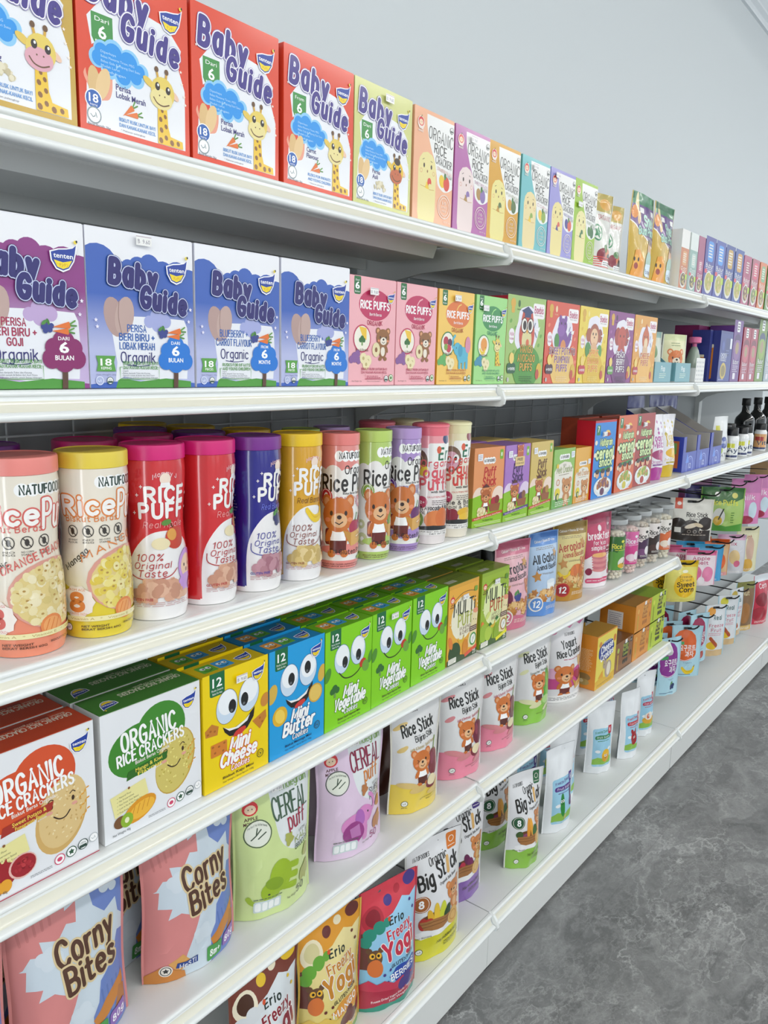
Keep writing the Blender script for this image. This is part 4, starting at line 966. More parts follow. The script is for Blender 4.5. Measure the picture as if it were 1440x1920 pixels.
def art_mini(c, kind, name, tc):
    A = Art(1.44); A.R(0, 0, 1, 1.44, c)
    A.RR(.10, 1.16, .32, 1.46, .025, '11693a'); A.T('12', .14, .28, 1.27, .105, 'ffffff', wt=.02, u=0); A.T('Months Onwards', .125, .295, 1.22, .026, 'ffffff', u=0); A.T('Bulan Ke Atas', .14, .28, 1.18, .026, 'ffffff')
    rot = {'cheese': -8, 'butter': -6, 'veg': 0}[kind]
    for (x, y), (px, py) in zip(((.35, .98), (.69, 1.02)), {'cheese': ((.43, .96), (.62, .985)), 'butter': ((.385, .985), (.68, 1.06)), 'veg': ((.41, .92), (.70, .95))}[kind]):
        A.E(x, y, .165, .215, '8a6a2c' if kind == 'cheese' else '2a5a8c', rot=rot, n=26); A.E(x, y, .158, .208, 'cfe0f2', rot=rot, n=26); A.E(x + .005, y + .05, .135, .15, 'f5f9fd', rot=rot, n=24)
        A.E(px, py, .058, .085, '17181a', n=18); A.E(px - .012, py - .05, .022, .018, '6a6d70', n=8)
    if kind == 'veg':
        A.S([(.29, .79), (.40, .69), (.56, .665), (.70, .71), (.78, .79)], .018, '2c3a12', smooth=True); A.E(.80, .80, .075, .065, 'c2371f', rot=25); A.E(.86, .74, .075, .09, '6ea63c', rot=25); A.E(.05, .82, .06, .11, '4f8f2c', rot=-25); A.E(.97, .85, .05, .10, '4f8f2c', rot=-20)
        broccoli(A, .20, .56, .26)
    else:
        A.P([(.28, .745), (.34, .70), (.46, .68), (.62, .72), (.78, .84), (.76, .72), (.66, .61), (.52, .56), (.38, .60), (.31, .67)], '1d1512')
        A.P([(.30, .735), (.36, .70), (.48, .68), (.62, .72), (.70, .77), (.66, .70), (.52, .655), (.38, .665)], 'f4f4f2'); A.E(.54, .605, .10, .04, 'd43b32', rot=14)
        if kind == 'cheese':
            A.P([(.02, .78), (.12, .84), (.22, .78), (.20, .68), (.03, .70)], 'c87f2e'); A.P([(.74, .66), (.96, .74), (.97, .64), (.86, .52)], 'c87f2e'); A.E(.95, .87, .07, .09, 'cf8a38', rot=-25); A.RR(.10, .42, .34, .58, .015, 'd8812a')
            for x, y in ((.16, .47), (.22, .53), (.28, .46), (.30, .55), (.13, .55), (.10, .76), (.86, .66), (.90, .60), (.06, .73), (.16, .74)): A.E(x, y, .018, .014, 'a85f1d', n=8, u=0)
            A.up()
        else:
            A.E(.05, .88, .08, .13, 'd9b24a', rot=-20); A.E(.95, .90, .07, .12, 'd9b24a', rot=-15); A.E(.83, .66, .13, .13, 'd6a63c'); A.E(.83, .66, .11, .11, 'e8c562'); A.E(.18, .55, .13, .13, 'e3b32a'); A.E(.18, .55, .08, .10, 'f4d258', rot=30)
    A.K('Mini', .37, .68, .405, .15, 'ffffff', wt=1.9, sk=.25, sp=1.5, out=[(.9, tc), (.35, 'ffffff')])
    A.K(name, .22 if len(name) < 8 else .17, .80 if len(name) < 8 else .86, .255, .155, 'ffffff', wt=2.1, sk=.22, sp=1.4, out=[(.9, tc), (.35, 'ffffff')])
    A.K('Cookies', .39, .68, .16, .075, 'ffffff', wt=1.9, sk=.2, out=[(.9, tc)])
    A.T({'cheese': 'Biskut Keju Mini', 'butter': 'Biskut Mentega Mini', 'veg': 'Biskut Sayur-Sayuran Mini'}[kind], .27, .75, .095, .032, '4a3a14' if kind != 'butter' else '12305a', wt=.015, u=0); A.T('Net Weight / Berat Bersih: 100g', .27, .75, .045, .022, '5a4a20' if kind != 'butter' else '12305a')
    A.O(.86, .20, .055, .008, '3a3a20', n=18); seal(A, .86, .20, .03, '3a3a20', c, 2)
    tenten(A, .74, 1.17, .19)
    return A
def top_mini(c, kind):
    A = Art(.42); A.R(0, 0, 1, .42, c)
    for x, cc in ((.22, {'cheese': '5fae3a', 'butter': 'e39a3c', 'veg': 'e39a3c'}[kind]), (.46, {'cheese': '3a9ad9', 'butter': '5fae3a', 'veg': '3a9ad9'}[kind])):
        A.RR(x - .11, .11, x + .11, .34, .02, cc)
        for a in (-.04, .04): A.E(x + a, .25, .035, .04, 'eef4fa', n=10, u=0)
        A.up()
        for a in (-.03, .05): A.E(x + a, .245, .014, .018, '1a1a1a', n=8, u=0)
        A.S([(x - .06, .175), (x, .15), (x + .06, .18)], .012, '2a2a2a')
    tenten(A, .66, .10, .24)
    return A
# ------------------------------------------------------------------ canister sleeves (x 0..1 = 205 degrees round the front, .5 facing out)
CA = 1.35
def art_can_natu(c, c2, l1, l2, ring, fr):
    A = Art(CA); A.R(0, 0, 1, CA, 'efe6d6'); A.R(0, .1, 1, .55, c2, 'efe6d6')
    A.P([(0, 0), (1, 0), (1, .42), (.7, .36), (.4, .32), (.2, .39), (0, .48)], c)
    A.CL([(.44 + k * .075, 1.245, .05) for k in range(6)], 'fbfbfb'); A.K('NATUFOODIES', .42, .86, 1.215, .062, '1f3a30', wt=2.5, sp=1.3)
    A.K('Rice', .10, .56, .995, .135, 'fbf8f4', wt=2.4, out=[(.9, ring)], sp=1.5); A.K('Puffs', .57, 1.02, .955, .21, 'fbf8f4', wt=1.9, out=[(.8, ring)], sp=1.5)
    A.K('Biskut Beras', .13, .58, .938, .045, ring, wt=1.6)
    A.dy = .06
    for k in range(4): A.O(.19 + k * .135, .80, .048, .007, '3a3430', n=18, u=0); A.S([(.16 + k * .135, .835), (.22 + k * .135, .765)], .007, '3a3430', u=0); A.E(.19 + k * .135, .80, .018, .028, '3a3430', n=8, u=0)
    A.up()
    for k in range(4):
        for q, t in enumerate((('NO WHEAT', 'FLOUR'), ('NO', 'EGG'), ('NO CORN', 'STARCH'), ('NO', 'PEANUTS'))[k]): A.T(t, .145 + k * .135, .235 + k * .135, .725 - q * .02, .014, '3a3430', u=0)
    A.up()
    A.E(.97, .78, .13, .16, 'a9703a'); A.E(.90, .86, .06, .08, 'a9703a'); A.E(.90, .86, .035, .05, 'd9a35c')
    A.K(l1, .10, .34, .56, .045, '2a2622', wt=1.6, rot=40, u=0); A.K(l2, .24, .80, .665, .055, ring, wt=1.6, rot=16, arc=.03)
    A.E(.66, .40, .36, .265, 'e0a090'); A.E(.67, .39, .34, .25, 'e6cf8a')
    rd = random.Random(5)
    for i in range(150):
        t = rd.uniform(0, 6.28); q = math.sqrt(rd.random()); px, py = .67 + .32 * q * math.cos(t), .39 + .235 * q * math.sin(t)
        A.E(px, py, .036, .030, rd.choice(fr), rot=rd.uniform(0, 180), n=10, u=0)
        if i % 2: A.E(px, py, .012, .009, 'b58f4a', n=6, u=0)
    A.up()
    A.P([(.22 + .135 * (1 + .06 * (-1) ** k) * math.cos(k * .314), .24 + .13 * (1 + .06 * (-1) ** k) * math.sin(k * .314)) for k in range(20)], 'f6ebe2'); A.K('8', .155, .285, .175, .13, ring, wt=3.0); A.T('FROM AGE', .15, .29, .33, .018, ring, u=0); A.T('MONTHS OLD+', .14, .30, .135, .018, ring)
    A.E(.60, .16, .09, .085, 'e98a4a'); A.E(.60, .16, .07, .065, 'f3a763')
    for t in range(3): A.S([(.54 + .04 * t, .11), (.58 + .04 * t, .21)], .006, 'd9742f', u=0)
    A.E(.93, .20, .05, .10, '2f5a2c', rot=-20); A.E(.95, .19, .035, .075, 'e4d98a', rot=-20); A.E(.95, .18, .02, .03, '8a5a2b', n=8)
    A.RR(.12, .085, 1.0, .125, .02, 'f3e9b0'); A.T('Vitamin A   *   Vitamin E   *   Vitamin B12', .16, .96, .096, .018, 'b59a5a')
    seal(A, .14, .03, .033, '2a3a5a'); A.T('NET WEIGHT', .25, .46, .035, .017, '4a2a1a', wt=.015, u=0); A.T('BERAT BERSIH 60G', .25, .55, .010, .017, '4a2a1a', wt=.015, u=0); A.T('BISCUIT FOR OLDER INFANTS', .58, .97, .03, .016, '4a2a1a', wt=.01)
    return A
def art_can_mommy(c, flav, puff, fruitc, shift, back=False, hair='c99adf', dk='b51f28'):
    A = Art(CA); A.R(0, 0, 1, CA, 'f3f1f1'); X = lambda v: v + shift
    A.R(0, .05, 1, CA, c)
    A.R(X(.12), 0, 1.0, .06, 'f3f1f1'); A.P(smooth_pts([(X(.14), .0), (X(.14), .35), (X(.19), .56), (X(.33), .72), (X(.50), .76), (X(.67), .72), (X(.81), .56), (X(.86), .35), (X(.86), .0)]), 'f3f1f1')
    if back:
        for k in range(4): A.O(X(-.19), 1.12 - k * .17, .058, .007, 'f2e6e6', n=20, u=0); A.S([(X(-.22), 1.09 - k * .17), (X(-.16), 1.15 - k * .17)], .007, 'f2e6e6', u=0); A.T(['Non Oil Fried', 'Best Finger Food', 'Real Ingredients', 'Encourage Pick Up Skills'][k], X(-.30), X(-.08), 1.035 - k * .17, .016, 'f2e6e6', u=0)
        A.up(); A.lines(X(-.32), X(-.03), .22, .44, 12, 'e39a9a', seed=3); A.RR(X(-.15), .04, X(-.02), .20, .005, 'f6f6f6')
        for k in range(11): A.R(X(-.14), .055 + k * .013, X(-.03), .055 + k * .013 + (.009 if k % 3 else .005), '222222', u=0)
        A.up(); seal(A, X(-.26), .16, .045, 'f2d6d6', c); A.RR(X(-.32), .07, X(-.21), .11, .02, 'f2d6d6'); A.T('MeSTI', X(-.30), X(-.23), .08, .02, c)
    else: A.lines(X(-.30), X(.02), .14, 1.16, 36, {'b8b8b8': 'c'}.get('x', 'd8c6a0' if c == 'dba10f' else '8a86c0' if c != 'd3262d' else 'e39a9a'), seed=8); A.R(X(-.30), .70, X(.0), .715, 'f1f1f1', u=0); A.R(X(-.30), .54, X(.0), .545, 'f1f1f1', u=0); A.R(X(-.30), .62, X(.0), .625, 'f1f1f1')
    A.dy = .075
    A.K('Mommy J', X(.40), X(.62), 1.15, .036, 'f3c6cc', wt=1.8, arc=.03); A.E(X(.51), 1.12, .05, .05, 'f6e0d0'); A.P([(X(.47), 1.09), (X(.55), 1.09), (X(.56), 1.05), (X(.46), 1.05)], 'f6f6f6')
    A.K('RICE', X(.32), X(.72), .935, .115, 'f8f6f4', wt=2.6, sp=1.7); A.K('PUFF', X(.26), X(.72), .80, .115, 'f8f6f4', wt=2.6, sp=1.7)
    for x, y in ((.26, .99), (.30, 1.06), (.50, 1.075), (.70, 1.06), (.77, .98), (.78, .86), (.22, .84)): A.S([(X(x) - .012, y), (X(x) + .012, y)], .007, 'f8f0f0', u=0); A.S([(X(x), y - .012), (X(x), y + .012)], .007, 'f8f0f0', u=0)
    A.up(); A.K(flav, X(.30), X(.70), .715, .05, {'d3262d': 'f0a8a8', '201a86': '6f7ae0', 'dba10f': '7a4a10'}[c], wt=1.1, sk=.2)
    if fruitc == 'apple': A.E(X(.60), .62, .10, .095, 'c9402c'); A.E(X(.57), .65, .05, .05, 'e2a04a'); A.E(X(.46), .58, .085, .05, 'f0e2b8'); A.S([(X(.58), .71), (X(.55), .76)], .012, '5a3a1a'); A.E(X(.52), .755, .05, .025, '5d8f3a', rot=10)
    elif fruitc == 'berry': berries(A, X(.50), .58, .26, '2a2f6a')
    else: banana(A, X(.54), .62, .30)
    A.K('100%', X(.24), X(.47), .44, .055, dk, wt=1.3, sk=.2, u=0); A.K('Original', X(.22), X(.54), .375, .05, dk, wt=1.3, sk=.2, u=0); A.K('Taste', X(.25), X(.50), .305, .055, dk, wt=1.3, sk=.2)
    A.S([(X(.19), .40), (X(.20), .32), (X(.33), .28), (X(.52), .30), (X(.60), .36)], .008, dk, smooth=True)
    A.E(X(.74), .36, .125, .15, hair); A.E(X(.73), .36, .085, .105, 'f2cfae'); A.E(X(.73), .22, .12, .08, hair)
    for a in (-.03, .04): A.E(X(.72 + a), .37, .010, .016, '2a1a1a', n=8, u=0)
    A.up(); A.E(X(.725), .325, .016, .02, '8a2a2a', n=8)
    heap(A, X(.44), .115, .54, .14, puff, n=60, seed=4, r=.052)
    A.T('GLUTEN FREE', X(.18), X(.38), .10, .022, dk, wt=.02, u=0); A.lines(X(.18), X(.80), .045, .09, 3, 'c9a0a0', seed=5)
    if c == 'd3262d': A.E(X(.80), .19, .055, .055, 'c22a32'); A.T('12+', X(.765), X(.835), .175, .03, 'ffffff')
    return A
def art_can_organic(c, l3, l3c, veg, mo):
    A = Art(CA); A.R(0, 0, 1, CA, 'f1efec'); A.R(0, .98, 1, CA, c)
    A.CL([(.10, .99, .12), (.28, 1.0, .14), (.47, .98, .12), (.64, 1.01, .14), (.83, 1.0, .12), (.97, .98, .1)], 'f1efec')
    A.R(0, 0, 1, .09, c)
    A.CL([(.36 + k * .09, 1.235, .06) for k in range(6)], 'fdfdfd'); A.K('NATUFOODIES', .36, .82, 1.21, .06, '20201e', wt=2.4, sp=1.3)
    A.K('Organic', .44, .86, 1.045, .085, '26221f', wt=1.5, sp=1.6); A.K('Rice Puff', .10, 1.0, .86, .165, '26201e', wt=1.9, sp=1.6)
    A.T('Biskut Beras Organik', .42, .76, .82, .026, '3a3430', wt=.01); A.K(l3[0], .32, .90, .755, .038, l3c, wt=1.6, sp=1.3, u=0); A.K(l3[1], .34, .84, .705, .036, l3c, wt=1.6, sp=1.3)
    A.dy = .07
    A.E(.17, .72, .105, .09, mo); A.O(.17, .72, .085, .008, 'f6f0ee', n=18); A.K('6', .135, .205, .68, .08, 'ffffff', wt=1.9)
    for x, y, q in ((.72, .66, .07), (.88, .60, .07), (.08, .34, .06), (.10, .17, .08), (.94, .74, .05)): A.E(x, y, q, q * .9, {'e58d86': 'd9aebb', 'b3cf6a': 'c3c69a', 'a98bc9': 'b4aebd'}[c], n=14, u=0)
    A.up()
    for x, y, q in ((.72, .66, .028), (.88, .60, .028), (.08, .34, .024), (.10, .17, .03)): A.E(x, y, q, q * .9, 'f1efec', n=8, u=0)
    A.up(); A.E(.52, .145, .42, .06, c, n=20)
    A.RR(.18, .20, .36, .38, .03, '7a2a2a'); bear(A, .36, .53, .43, fur='cf7434', belly='e9b98a', shirt='6a2420')
    A.E(.62, .38, .11, .09, veg[0], n=14); A.E(.74, .42, .055, .12, veg[1], rot=-15); A.S([(.76, .52), (.79, .60)], .015, '4a8a3a', u=0); A.S([(.62, .46), (.66, .54)], .015, '4a8a3a')
    A.P([(.42, .36), (.54, .18), (.90, .24), (.90, .40), (.54, .33)], 'dfae62'); A.P([(.42, .36), (.54, .18), (.54, .33)], 'c9923f'); A.S([(.64, .28), (.82, .315)], .03, 'b5763a', u=0); A.S([(.64, .28), (.82, .315)], .018, 'f0d8a8')
    A.K("I'm Gluten Free", .26, .82, .095, .05, '26221f', wt=1.5, arc=-.015); A.P([(.66, .055), (1.0, .09), (1.0, .055), (.66, .02)], '7f9a3a')
    A.dy = 0; A.T('BISCUIT FOR OLDER INFANTS & YOUNG CHILDREN', .12, .94, .045, .014, '5a2a2a', wt=.01, u=0); A.T('BISKUT UNTUK BAYI DAN KANAK-KANAK KECIL', .14, .92, .02, .014, '5a2a2a', wt=.01)
    return A
def art_can_erio(c, top, titc, l, an, fr):
    A = Art(CA); A.R(0, 0, 1, CA, c); A.R(0, 1.20, 1, CA, top)
    A.RR(.34, 1.0, .96, 1.26, .03, 'f3f3ee'); erio(A, .50, 1.06, .40)
    A.E(.64, 1.31, .07, .06, '2a3566' if an else '8a2f3c')
    if an: A.E(.20, 1.02, .14, .16, '6a4a3a'); A.E(.26, .92, .09, .07, 'e6c33a'); A.E(.20, 1.06, .06, .06, 'a98a6a'); A.E(.22, 1.07, .02, .025, '1a1a1a', n=8)
    else:
        A.E(.30, 1.02, .18, .17, '7a5a44'); A.E(.31, 1.0, .13, .12, 'dba3b5')
        for a in (.23, .39): A.E(a, 1.03, .05, .055, 'f6f6f4', u=0)
        A.up()
        for a in (.24, .38): A.E(a, 1.03, .026, .03, '2a2020', n=8, u=0)
        A.E(.31, .97, .04, .035, 'c9738f', n=10)
    A.dy = .09
    A.K('Organic', .22, .86, .885, .075, titc, wt=2.2, sp=1.6); A.K('Yogurt', .10, .88, .745, .12, titc, wt=2.5, sp=1.5); A.K('Puffs', .20, .80, .60, .125, titc, wt=2.5, sp=1.5)
    A.T('with black rice', .40, .80, .555, .03, '2a2a2a', wt=.015); A.T('GLUTEN FREE', .34, .70, .495, .02, titc)
    A.E(.26, .44, .09, .075, 'b3214f'); A.T('12+', .21, .31, .42, .035, 'ffffff'); A.lines(.42, .80, .40, .47, 3, '6a5a5a', seed=3)
    A.K(l[0], .10, .95, .345, .05, '2a2020', wt=1.9, sp=1.3, u=0); A.K(l[1], .24, .86, .295, .036, '2a2020', wt=1.6, sp=1.3)
    for k, (x, y, rx, ry, cc) in enumerate(fr): A.E(x, y, rx, ry, cc)
    A.P([(.05, .05), (.2, .13), (.45, .15), (.75, .13), (.95, .05)], '26262a')
    A.RR(.08, .025, .95, .09, .02, 'f6f3f0'); A.T('BISCUIT FOR BABY AND YOUNG CHILDREN', .12, .9, .062, .016, '2a2a2a', wt=.01, u=0); A.T('NET WT 50g', .40, .70, .034, .018, '2a2a2a', wt=.015)
    return A
# ------------------------------------------------------------------ card packs on the middle shelves
def art_puffstick(c, tc, free=False, fruit=('b3273a', 'd9542b')):
    A = Art(1.62); A.R(0, 0, 1, 1.62, c)
    A.E(.20, .56, .22, .26, 'f3dccb' if c != 'a878c4' else 'e2d0ea'); A.E(.85, .58, .22, .22, 'f3dccb' if c != 'a878c4' else 'e2d0ea')
    A.P([(0, 0), (1, 0), (1, .52), (.75, .50), (.5, .58), (.25, .66), (0, .62)], '8fc322')
    A.R(0, 0, 1, .20, '8fc322')
    A.CL([(.36 + k * .09, 1.35, .07) for k in range(4)], 'fbfbfb'); A.K('NATUFOODIES', .31, .68, 1.325, .05, '20201e', wt=2.4, sp=1.2)
    A.RR(.84, 1.36, .95, 1.56, .02, '7fb52e'); A.T('8', .865, .925, 1.42, .08, 'ffffff')
    A.K('Puff', .32, .72, 1.04, .17, tc, wt=2.3, sk=.12, sp=1.2); A.K('Stick', .28, .74, .84, .17, tc, wt=2.3, sk=.12, sp=1.2); A.lines(.34, .72, .80, .825, 1, '4a2a1a')
    bear(A, .42, .62, .32, fur='b5622f', belly='dca06a', shirt='5a3426'); A.P([(.28, .80), (.42, .88), (.54, .80)], '5a2a20')
    A.E(.70, .48, .11, .10, fruit[0]); A.E(.80, .52, .08, .09, fruit[1]); A.P([(.52, .44), (.92, .44), (.88, .28), (.58, .28)], '9a5a32')
    heap(A, .28, .22, .42, .17, ['e9d9a8', 'f3e6bf', 'd9c48c'], n=44, seed=3, r=.035)
    A.P([(0, .20), (1, .28), (1, .22), (0, .14)], 'c9502c' if c != 'a878c4' else '5a3a8a'); A.T('Pumpkin, Apple & Banana, Sweet Potato', .06, .94, .19, .03, 'f6f0e6', rot=4)
    A.T("I'm Gluten Free", .34, .68, .105, .035, '2a3a10', wt=.01); A.R(.06, .06, .94, .075, 'd3e6a0', u=0); A.R(.10, .03, .94, .045, 'd3e6a0')
    if free: A.RR(.38, 1.16, .76, 1.36, .02, 'e6c98a'); A.T('FREE', .46, .68, 1.27, .06, '3a2a1a', wt=.02, u=0); A.T('STICKER INSIDE', .41, .73, 1.20, .035, '3a2a1a', wt=.01); bear(A, .57, 1.50, .24, fur='c0603a', belly='dc905a', body=False); A.R(.45, 1.36, .69, 1.46, 'c0603a')
    A.RR(.10, 1.36, .26, 1.50, .01, 'f0f0f6'); A.lines(.12, .24, 1.38, 1.48, 3, '8a8aa0')
    return A
def side_puffstick(c):
    A = Art(2.2); A.R(0, 0, 1, 2.2, c); A.P([(0, 0), (1, 0), (1, .85), (0, .6)], '8fc322'); A.RR(.2, .7, .8, 1.6, .05, 'f1ece6'); A.lines(.25, .75, .75, 1.55, 14, '8a8a8a'); A.RR(.15, .12, .7, .35, .1, '1a1a1a'); return A
def art_melt(c, c2):
    A = Art(1.28); A.R(0, 0, 1, 1.28, c); A.P([(.08, .10), (.92, .10), (.95, .80), (.80, .96), (.5, 1.0), (.2, .94), (.06, .8)], 'eee9dc')
    A.R(0, 0, 1, .2, c2); A.CL([(.32 + k * .09, 1.10, .065) for k in range(5)], 'fbfbfb'); A.K('NATUFOODIES', .30, .70, 1.075, .05, '20201e', wt=2.4, sp=1.2)
    A.K('Melt Cracker', .14, .92, .76, .13, '8aa04a' if c == '8fc05a' else 'd9913a', wt=1.3, sk=.1, sp=1.1); A.K('Mini', .44, .58, .90, .05, '8a8a7a', wt=1.2); A.lines(.26, .76, .70, .73, 1, '7a6a4a')
    bear(A, .66, .44, .40, fur='c98a52', belly='e9c79a'); A.E(.24, .34, .12, .10, 'e6d23a'); A.E(.24, .24, .08, .09, '2f5a2a'); A.E(.26, .24, .05, .06, 'd9d67a'); A.O(.24, .56, .07, .015, 'd9742f'); A.E(.18, .92, .06, .05, 'e6c33a')
    A.RR(.80, 1.06, .97, 1.20, .02, 'f3f6fa'); A.lines(.82, .95, 1.08, 1.18, 3, '7a90b0'); A.lines(.15, .88, .03, .15, 3, 'f3f3ea')
    return A
def art_cereal(c, c2):
    A = Art(1.55); A.R(0, 0, 1, 1.55, c)
    A.RR(.08, 1.30, .24, 1.50, .02, '1f7a35'); A.K('7', .12, .19, 1.37, .10, 'ffffff', wt=2.2); A.E(.60, 1.33, .12, .06, 'f3c94a'); A.E(.60, 1.30, .16, .04, 'a9321f'); A.RR(.36, 1.26, .48, 1.36, .01, 'eef0f6')
    A.K('Multigrain', .26, .86, 1.08, .13, 'dff0b0', wt=2.1, sp=1.0, out=[(1.1, '245a22')]); A.K('cereal', .10, .94, .82, .20, 'dff0b0', wt=2.6, sp=1.2, out=[(1.2, '245a22')]); A.K('snack', .28, .90, .66, .15, 'dff0b0', wt=2.4, sp=1.2, out=[(1.1, '245a22')])
    A.P([(.28, .60), (.86, .63), (.84, .57), (.30, .54)], '2f8a3a')
    for x, y in ((.12, .5), (.88, .56), (.06, .9), (.94, .8), (.08, 1.15)): A.E(x, y, .06, .05, 'f0e9d6', n=10, u=0)
    A.up(); A.E(.52, .22, .42, .20, 'dfe6ea'); A.E(.52, .25, .36, .16, 'f3f6f6')
    heap(A, .52, .22, .62, .16, c2, n=46, seed=5, r=.05)
    for x in (.22, .48, .74): A.E(x, .50, .085, .085, 'e6b18a', u=0)
    A.up()
    for x in (.22, .48, .74): A.E(x, .55, .09, .05, '3a2418', u=0)
    A.up(); A.E(.5, .12, .10, .08, c2[0]); A.lines(.3, .8, .02, .06, 1, 'f6f6f6')
    return A
def art_multipuff(c, l1, l2, lc, dark):
    A = Art(1.42); A.R(0, 0, 1, 1.42, c)
    A.E(.50, .82, .40, .42, 'f1ecd2' if c != '9dbb35' else 'e6efb0')
    applemonkey(A, .12, 1.20, .17, '7a3a2a')
    A.K('MULTi', .16, .90, .90, .24, '2c3224', wt=1.6, sp=1.4); A.K('PUff', .32, .82, .67, .22, lc, wt=1.9, sp=1.4); A.K(l1, .40, .80, .58, .06, '8a6a5a', wt=1.3, sp=1.3, u=0); A.K(l2, .40, .80, .50, .06, '8a6a5a', wt=1.3, sp=1.3)
    A.S([(.20, 1.20), (.45, 1.29), (.70, 1.29), (.92, 1.24)], .010, '5a4a3a', smooth=True)
    A.P([(.66, .20), (.84, .86), (1.0, .82), (.94, .14)], 'efdfae'); A.E(.92, .86, .09, .05, 'e99a7a', rot=-10)
    for x, y in ((.86, .70), (.94, .68)): A.E(x, y, .012, .018, '5a3a2a', n=6, u=0)
    A.up(); A.RR(.74, .48, .98, .58, .01, '6a4a3a'); A.lines(.76, .96, .495, .565, 2, 'f0e6d6')
    A.E(.24, .20, .20, .20, dark); A.E(.10, .42, .06, .13, 'e8863a', rot=20); banana(A, .44, .42, .22, 'e2b83a'); A.E(.60, .22, .10, .16, 'd98a2c' if c != '9dbb35' else '8fae2c'); A.P([(0, 0), (1, 0), (1, .12), (.6, .08), (.3, .16), (0, .1)], dark)
    if c == '9dbb35': A.E(.12, .30, .16, .18, '9dc03a'); A.E(.30, .26, .13, .15, 'b3cf4a'); A.E(.26, .62, .1, .05, 'd6e07a', rot=40); broccoli(A, .36, .42, .14); broccoli(A, .60, .50, .14)
    A.E(.86, .32, .115, .125, '3f9a4a' if c != '9dbb35' else 'b58a4a'); A.E(.86, .32, .085, .095, 'f6f6f0'); A.S([(.84, .26), (.85, .36), (.88, .30), (.90, .38)], .012, '6a7a5a')
    A.P([(.58, .10), (1.0, .19), (1.0, .12), (.60, .03)], 'e0583a' if c != '9dbb35' else 'e6df2c'); A.RR(.04, .02, .30, .12, .01, 'eceae0'); A.lines(.06, .28, .03, .11, 3, '9a9a8a'); A.K('25', .86, .96, .03, .07, 'f3f3ea', wt=1.8)
    for x, y in ((.9, 1.1), (.95, 1.02), (.84, 1.04), (.97, .94), (.06, .78), (.1, .72)): A.E(x, y, .014, .02, 'f6efc9', n=6, u=0)
    A.up(); A.RR(.84, 1.24, .95, 1.34, .03, '7fa53a' if c != '9dbb35' else '5f8f2a')
    return A
def top_multi(c):
    A = Art(.55); A.R(0, 0, 1, .55, c); A.T('MULTI PUFF', .30, .85, .25, .12, '4a5a1a', rot=180); A.RR(.12, .1, .42, .22, .01, 'c9c8b8'); A.lines(.14, .40, .11, .21, 3, '8a8a7a'); return A
def art_cheesecookies():
    A = Art(1.16); A.R(0, 0, 1, 1.16, 'eedb5a'); A.P([(0, 0), (1, 0), (1, .20), (.6, .14), (.3, .22), (0, .18)], 'e3b52c')
    A.P(blob(.52, .78, .40, .24, 4), '2b3f8f'); A.K('Brown Rice', .34, .72, .95, .05, 'e8edf6', wt=1.6); A.K('Cheese', .20, .82, .78, .15, 'ffffff', wt=2.2, rot=6, sp=1.3); A.K('Cookies', .20, .86, .61, .14, 'ffffff', wt=2.2, rot=6, sp=1.3)
    A.E(.64, .32, .17, .20, 'b8a48f'); A.E(.66, .32, .10, .15, 'efe6d6'); A.E(.45, .46, .09, .09, 'b8a48f'); A.P([(.36, .52), (.40, .66), (.46, .54)], 'b8a48f', 0); A.P([(.46, .54), (.54, .64), (.53, .50)], 'b8a48f'); A.E(.42, .47, .012, .018, '2a2a2a', n=6)
    A.P([(.14, .22), (.36, .36), (.40, .20)], 'e8a52c'); A.E(.16, .98, .07, .06, 'd9913a'); A.E(.90, .96, .07, .08, 'd9832c'); A.lines(.1, .9, .03, .09, 2, 'a9862c')
    return A
def side_cheesecookies():
    A = Art(1.9); A.R(0, 0, 1, 1.9, 'e58f2c'); A.lines(.12, .85, .75, 1.7, 24, 'f3d9a8'); A.E(.5, .5, .3, .16, '9a7a4a'); A.E(.5, .28, .25, .14, 'b89a5a'); A.E(.40, .32, .1, .08, 'dcc99a'); return A
def art_snackbox(c, c2, dk='2a2a1a', word='Puffs'):
    A = Art(.70); A.R(0, 0, 1, .70, c); A.P([(.42, .30), (.72, .26), (.78, .60), (.66, .64), (.48, .62)], dk)
    A.K('Fruity', .46, .74, .52, .075, c2, wt=2.0, sp=1.1); A.K(word, .45, .75, .42, .075, c2, wt=2.0, sp=1.1); A.K('Cookies', .46, .74, .33, .06, c2, wt=1.8, sp=1.1)
    for k in range(3): A.E(.50 + .1 * k, .18, .045, .06, dk, n=10, u=0)
    A.up(); A.R(.14, .06, .20, .42, 'caa83a' if c != 'b9cf2c' else '8f9f1c'); A.E(.17, .52, .06, .06, c2); A.RR(.84, .56, .94, .67, .01, dk); A.T('12+', .855, .925, .59, .04, 'ffffff'); A.RR(.54, .60, .66, .69, .01, 'f4f4f2'); A.E(.90, .30, .03, .07, dk)
    A.R(.30, .02, .9, .035, dk)
    return A
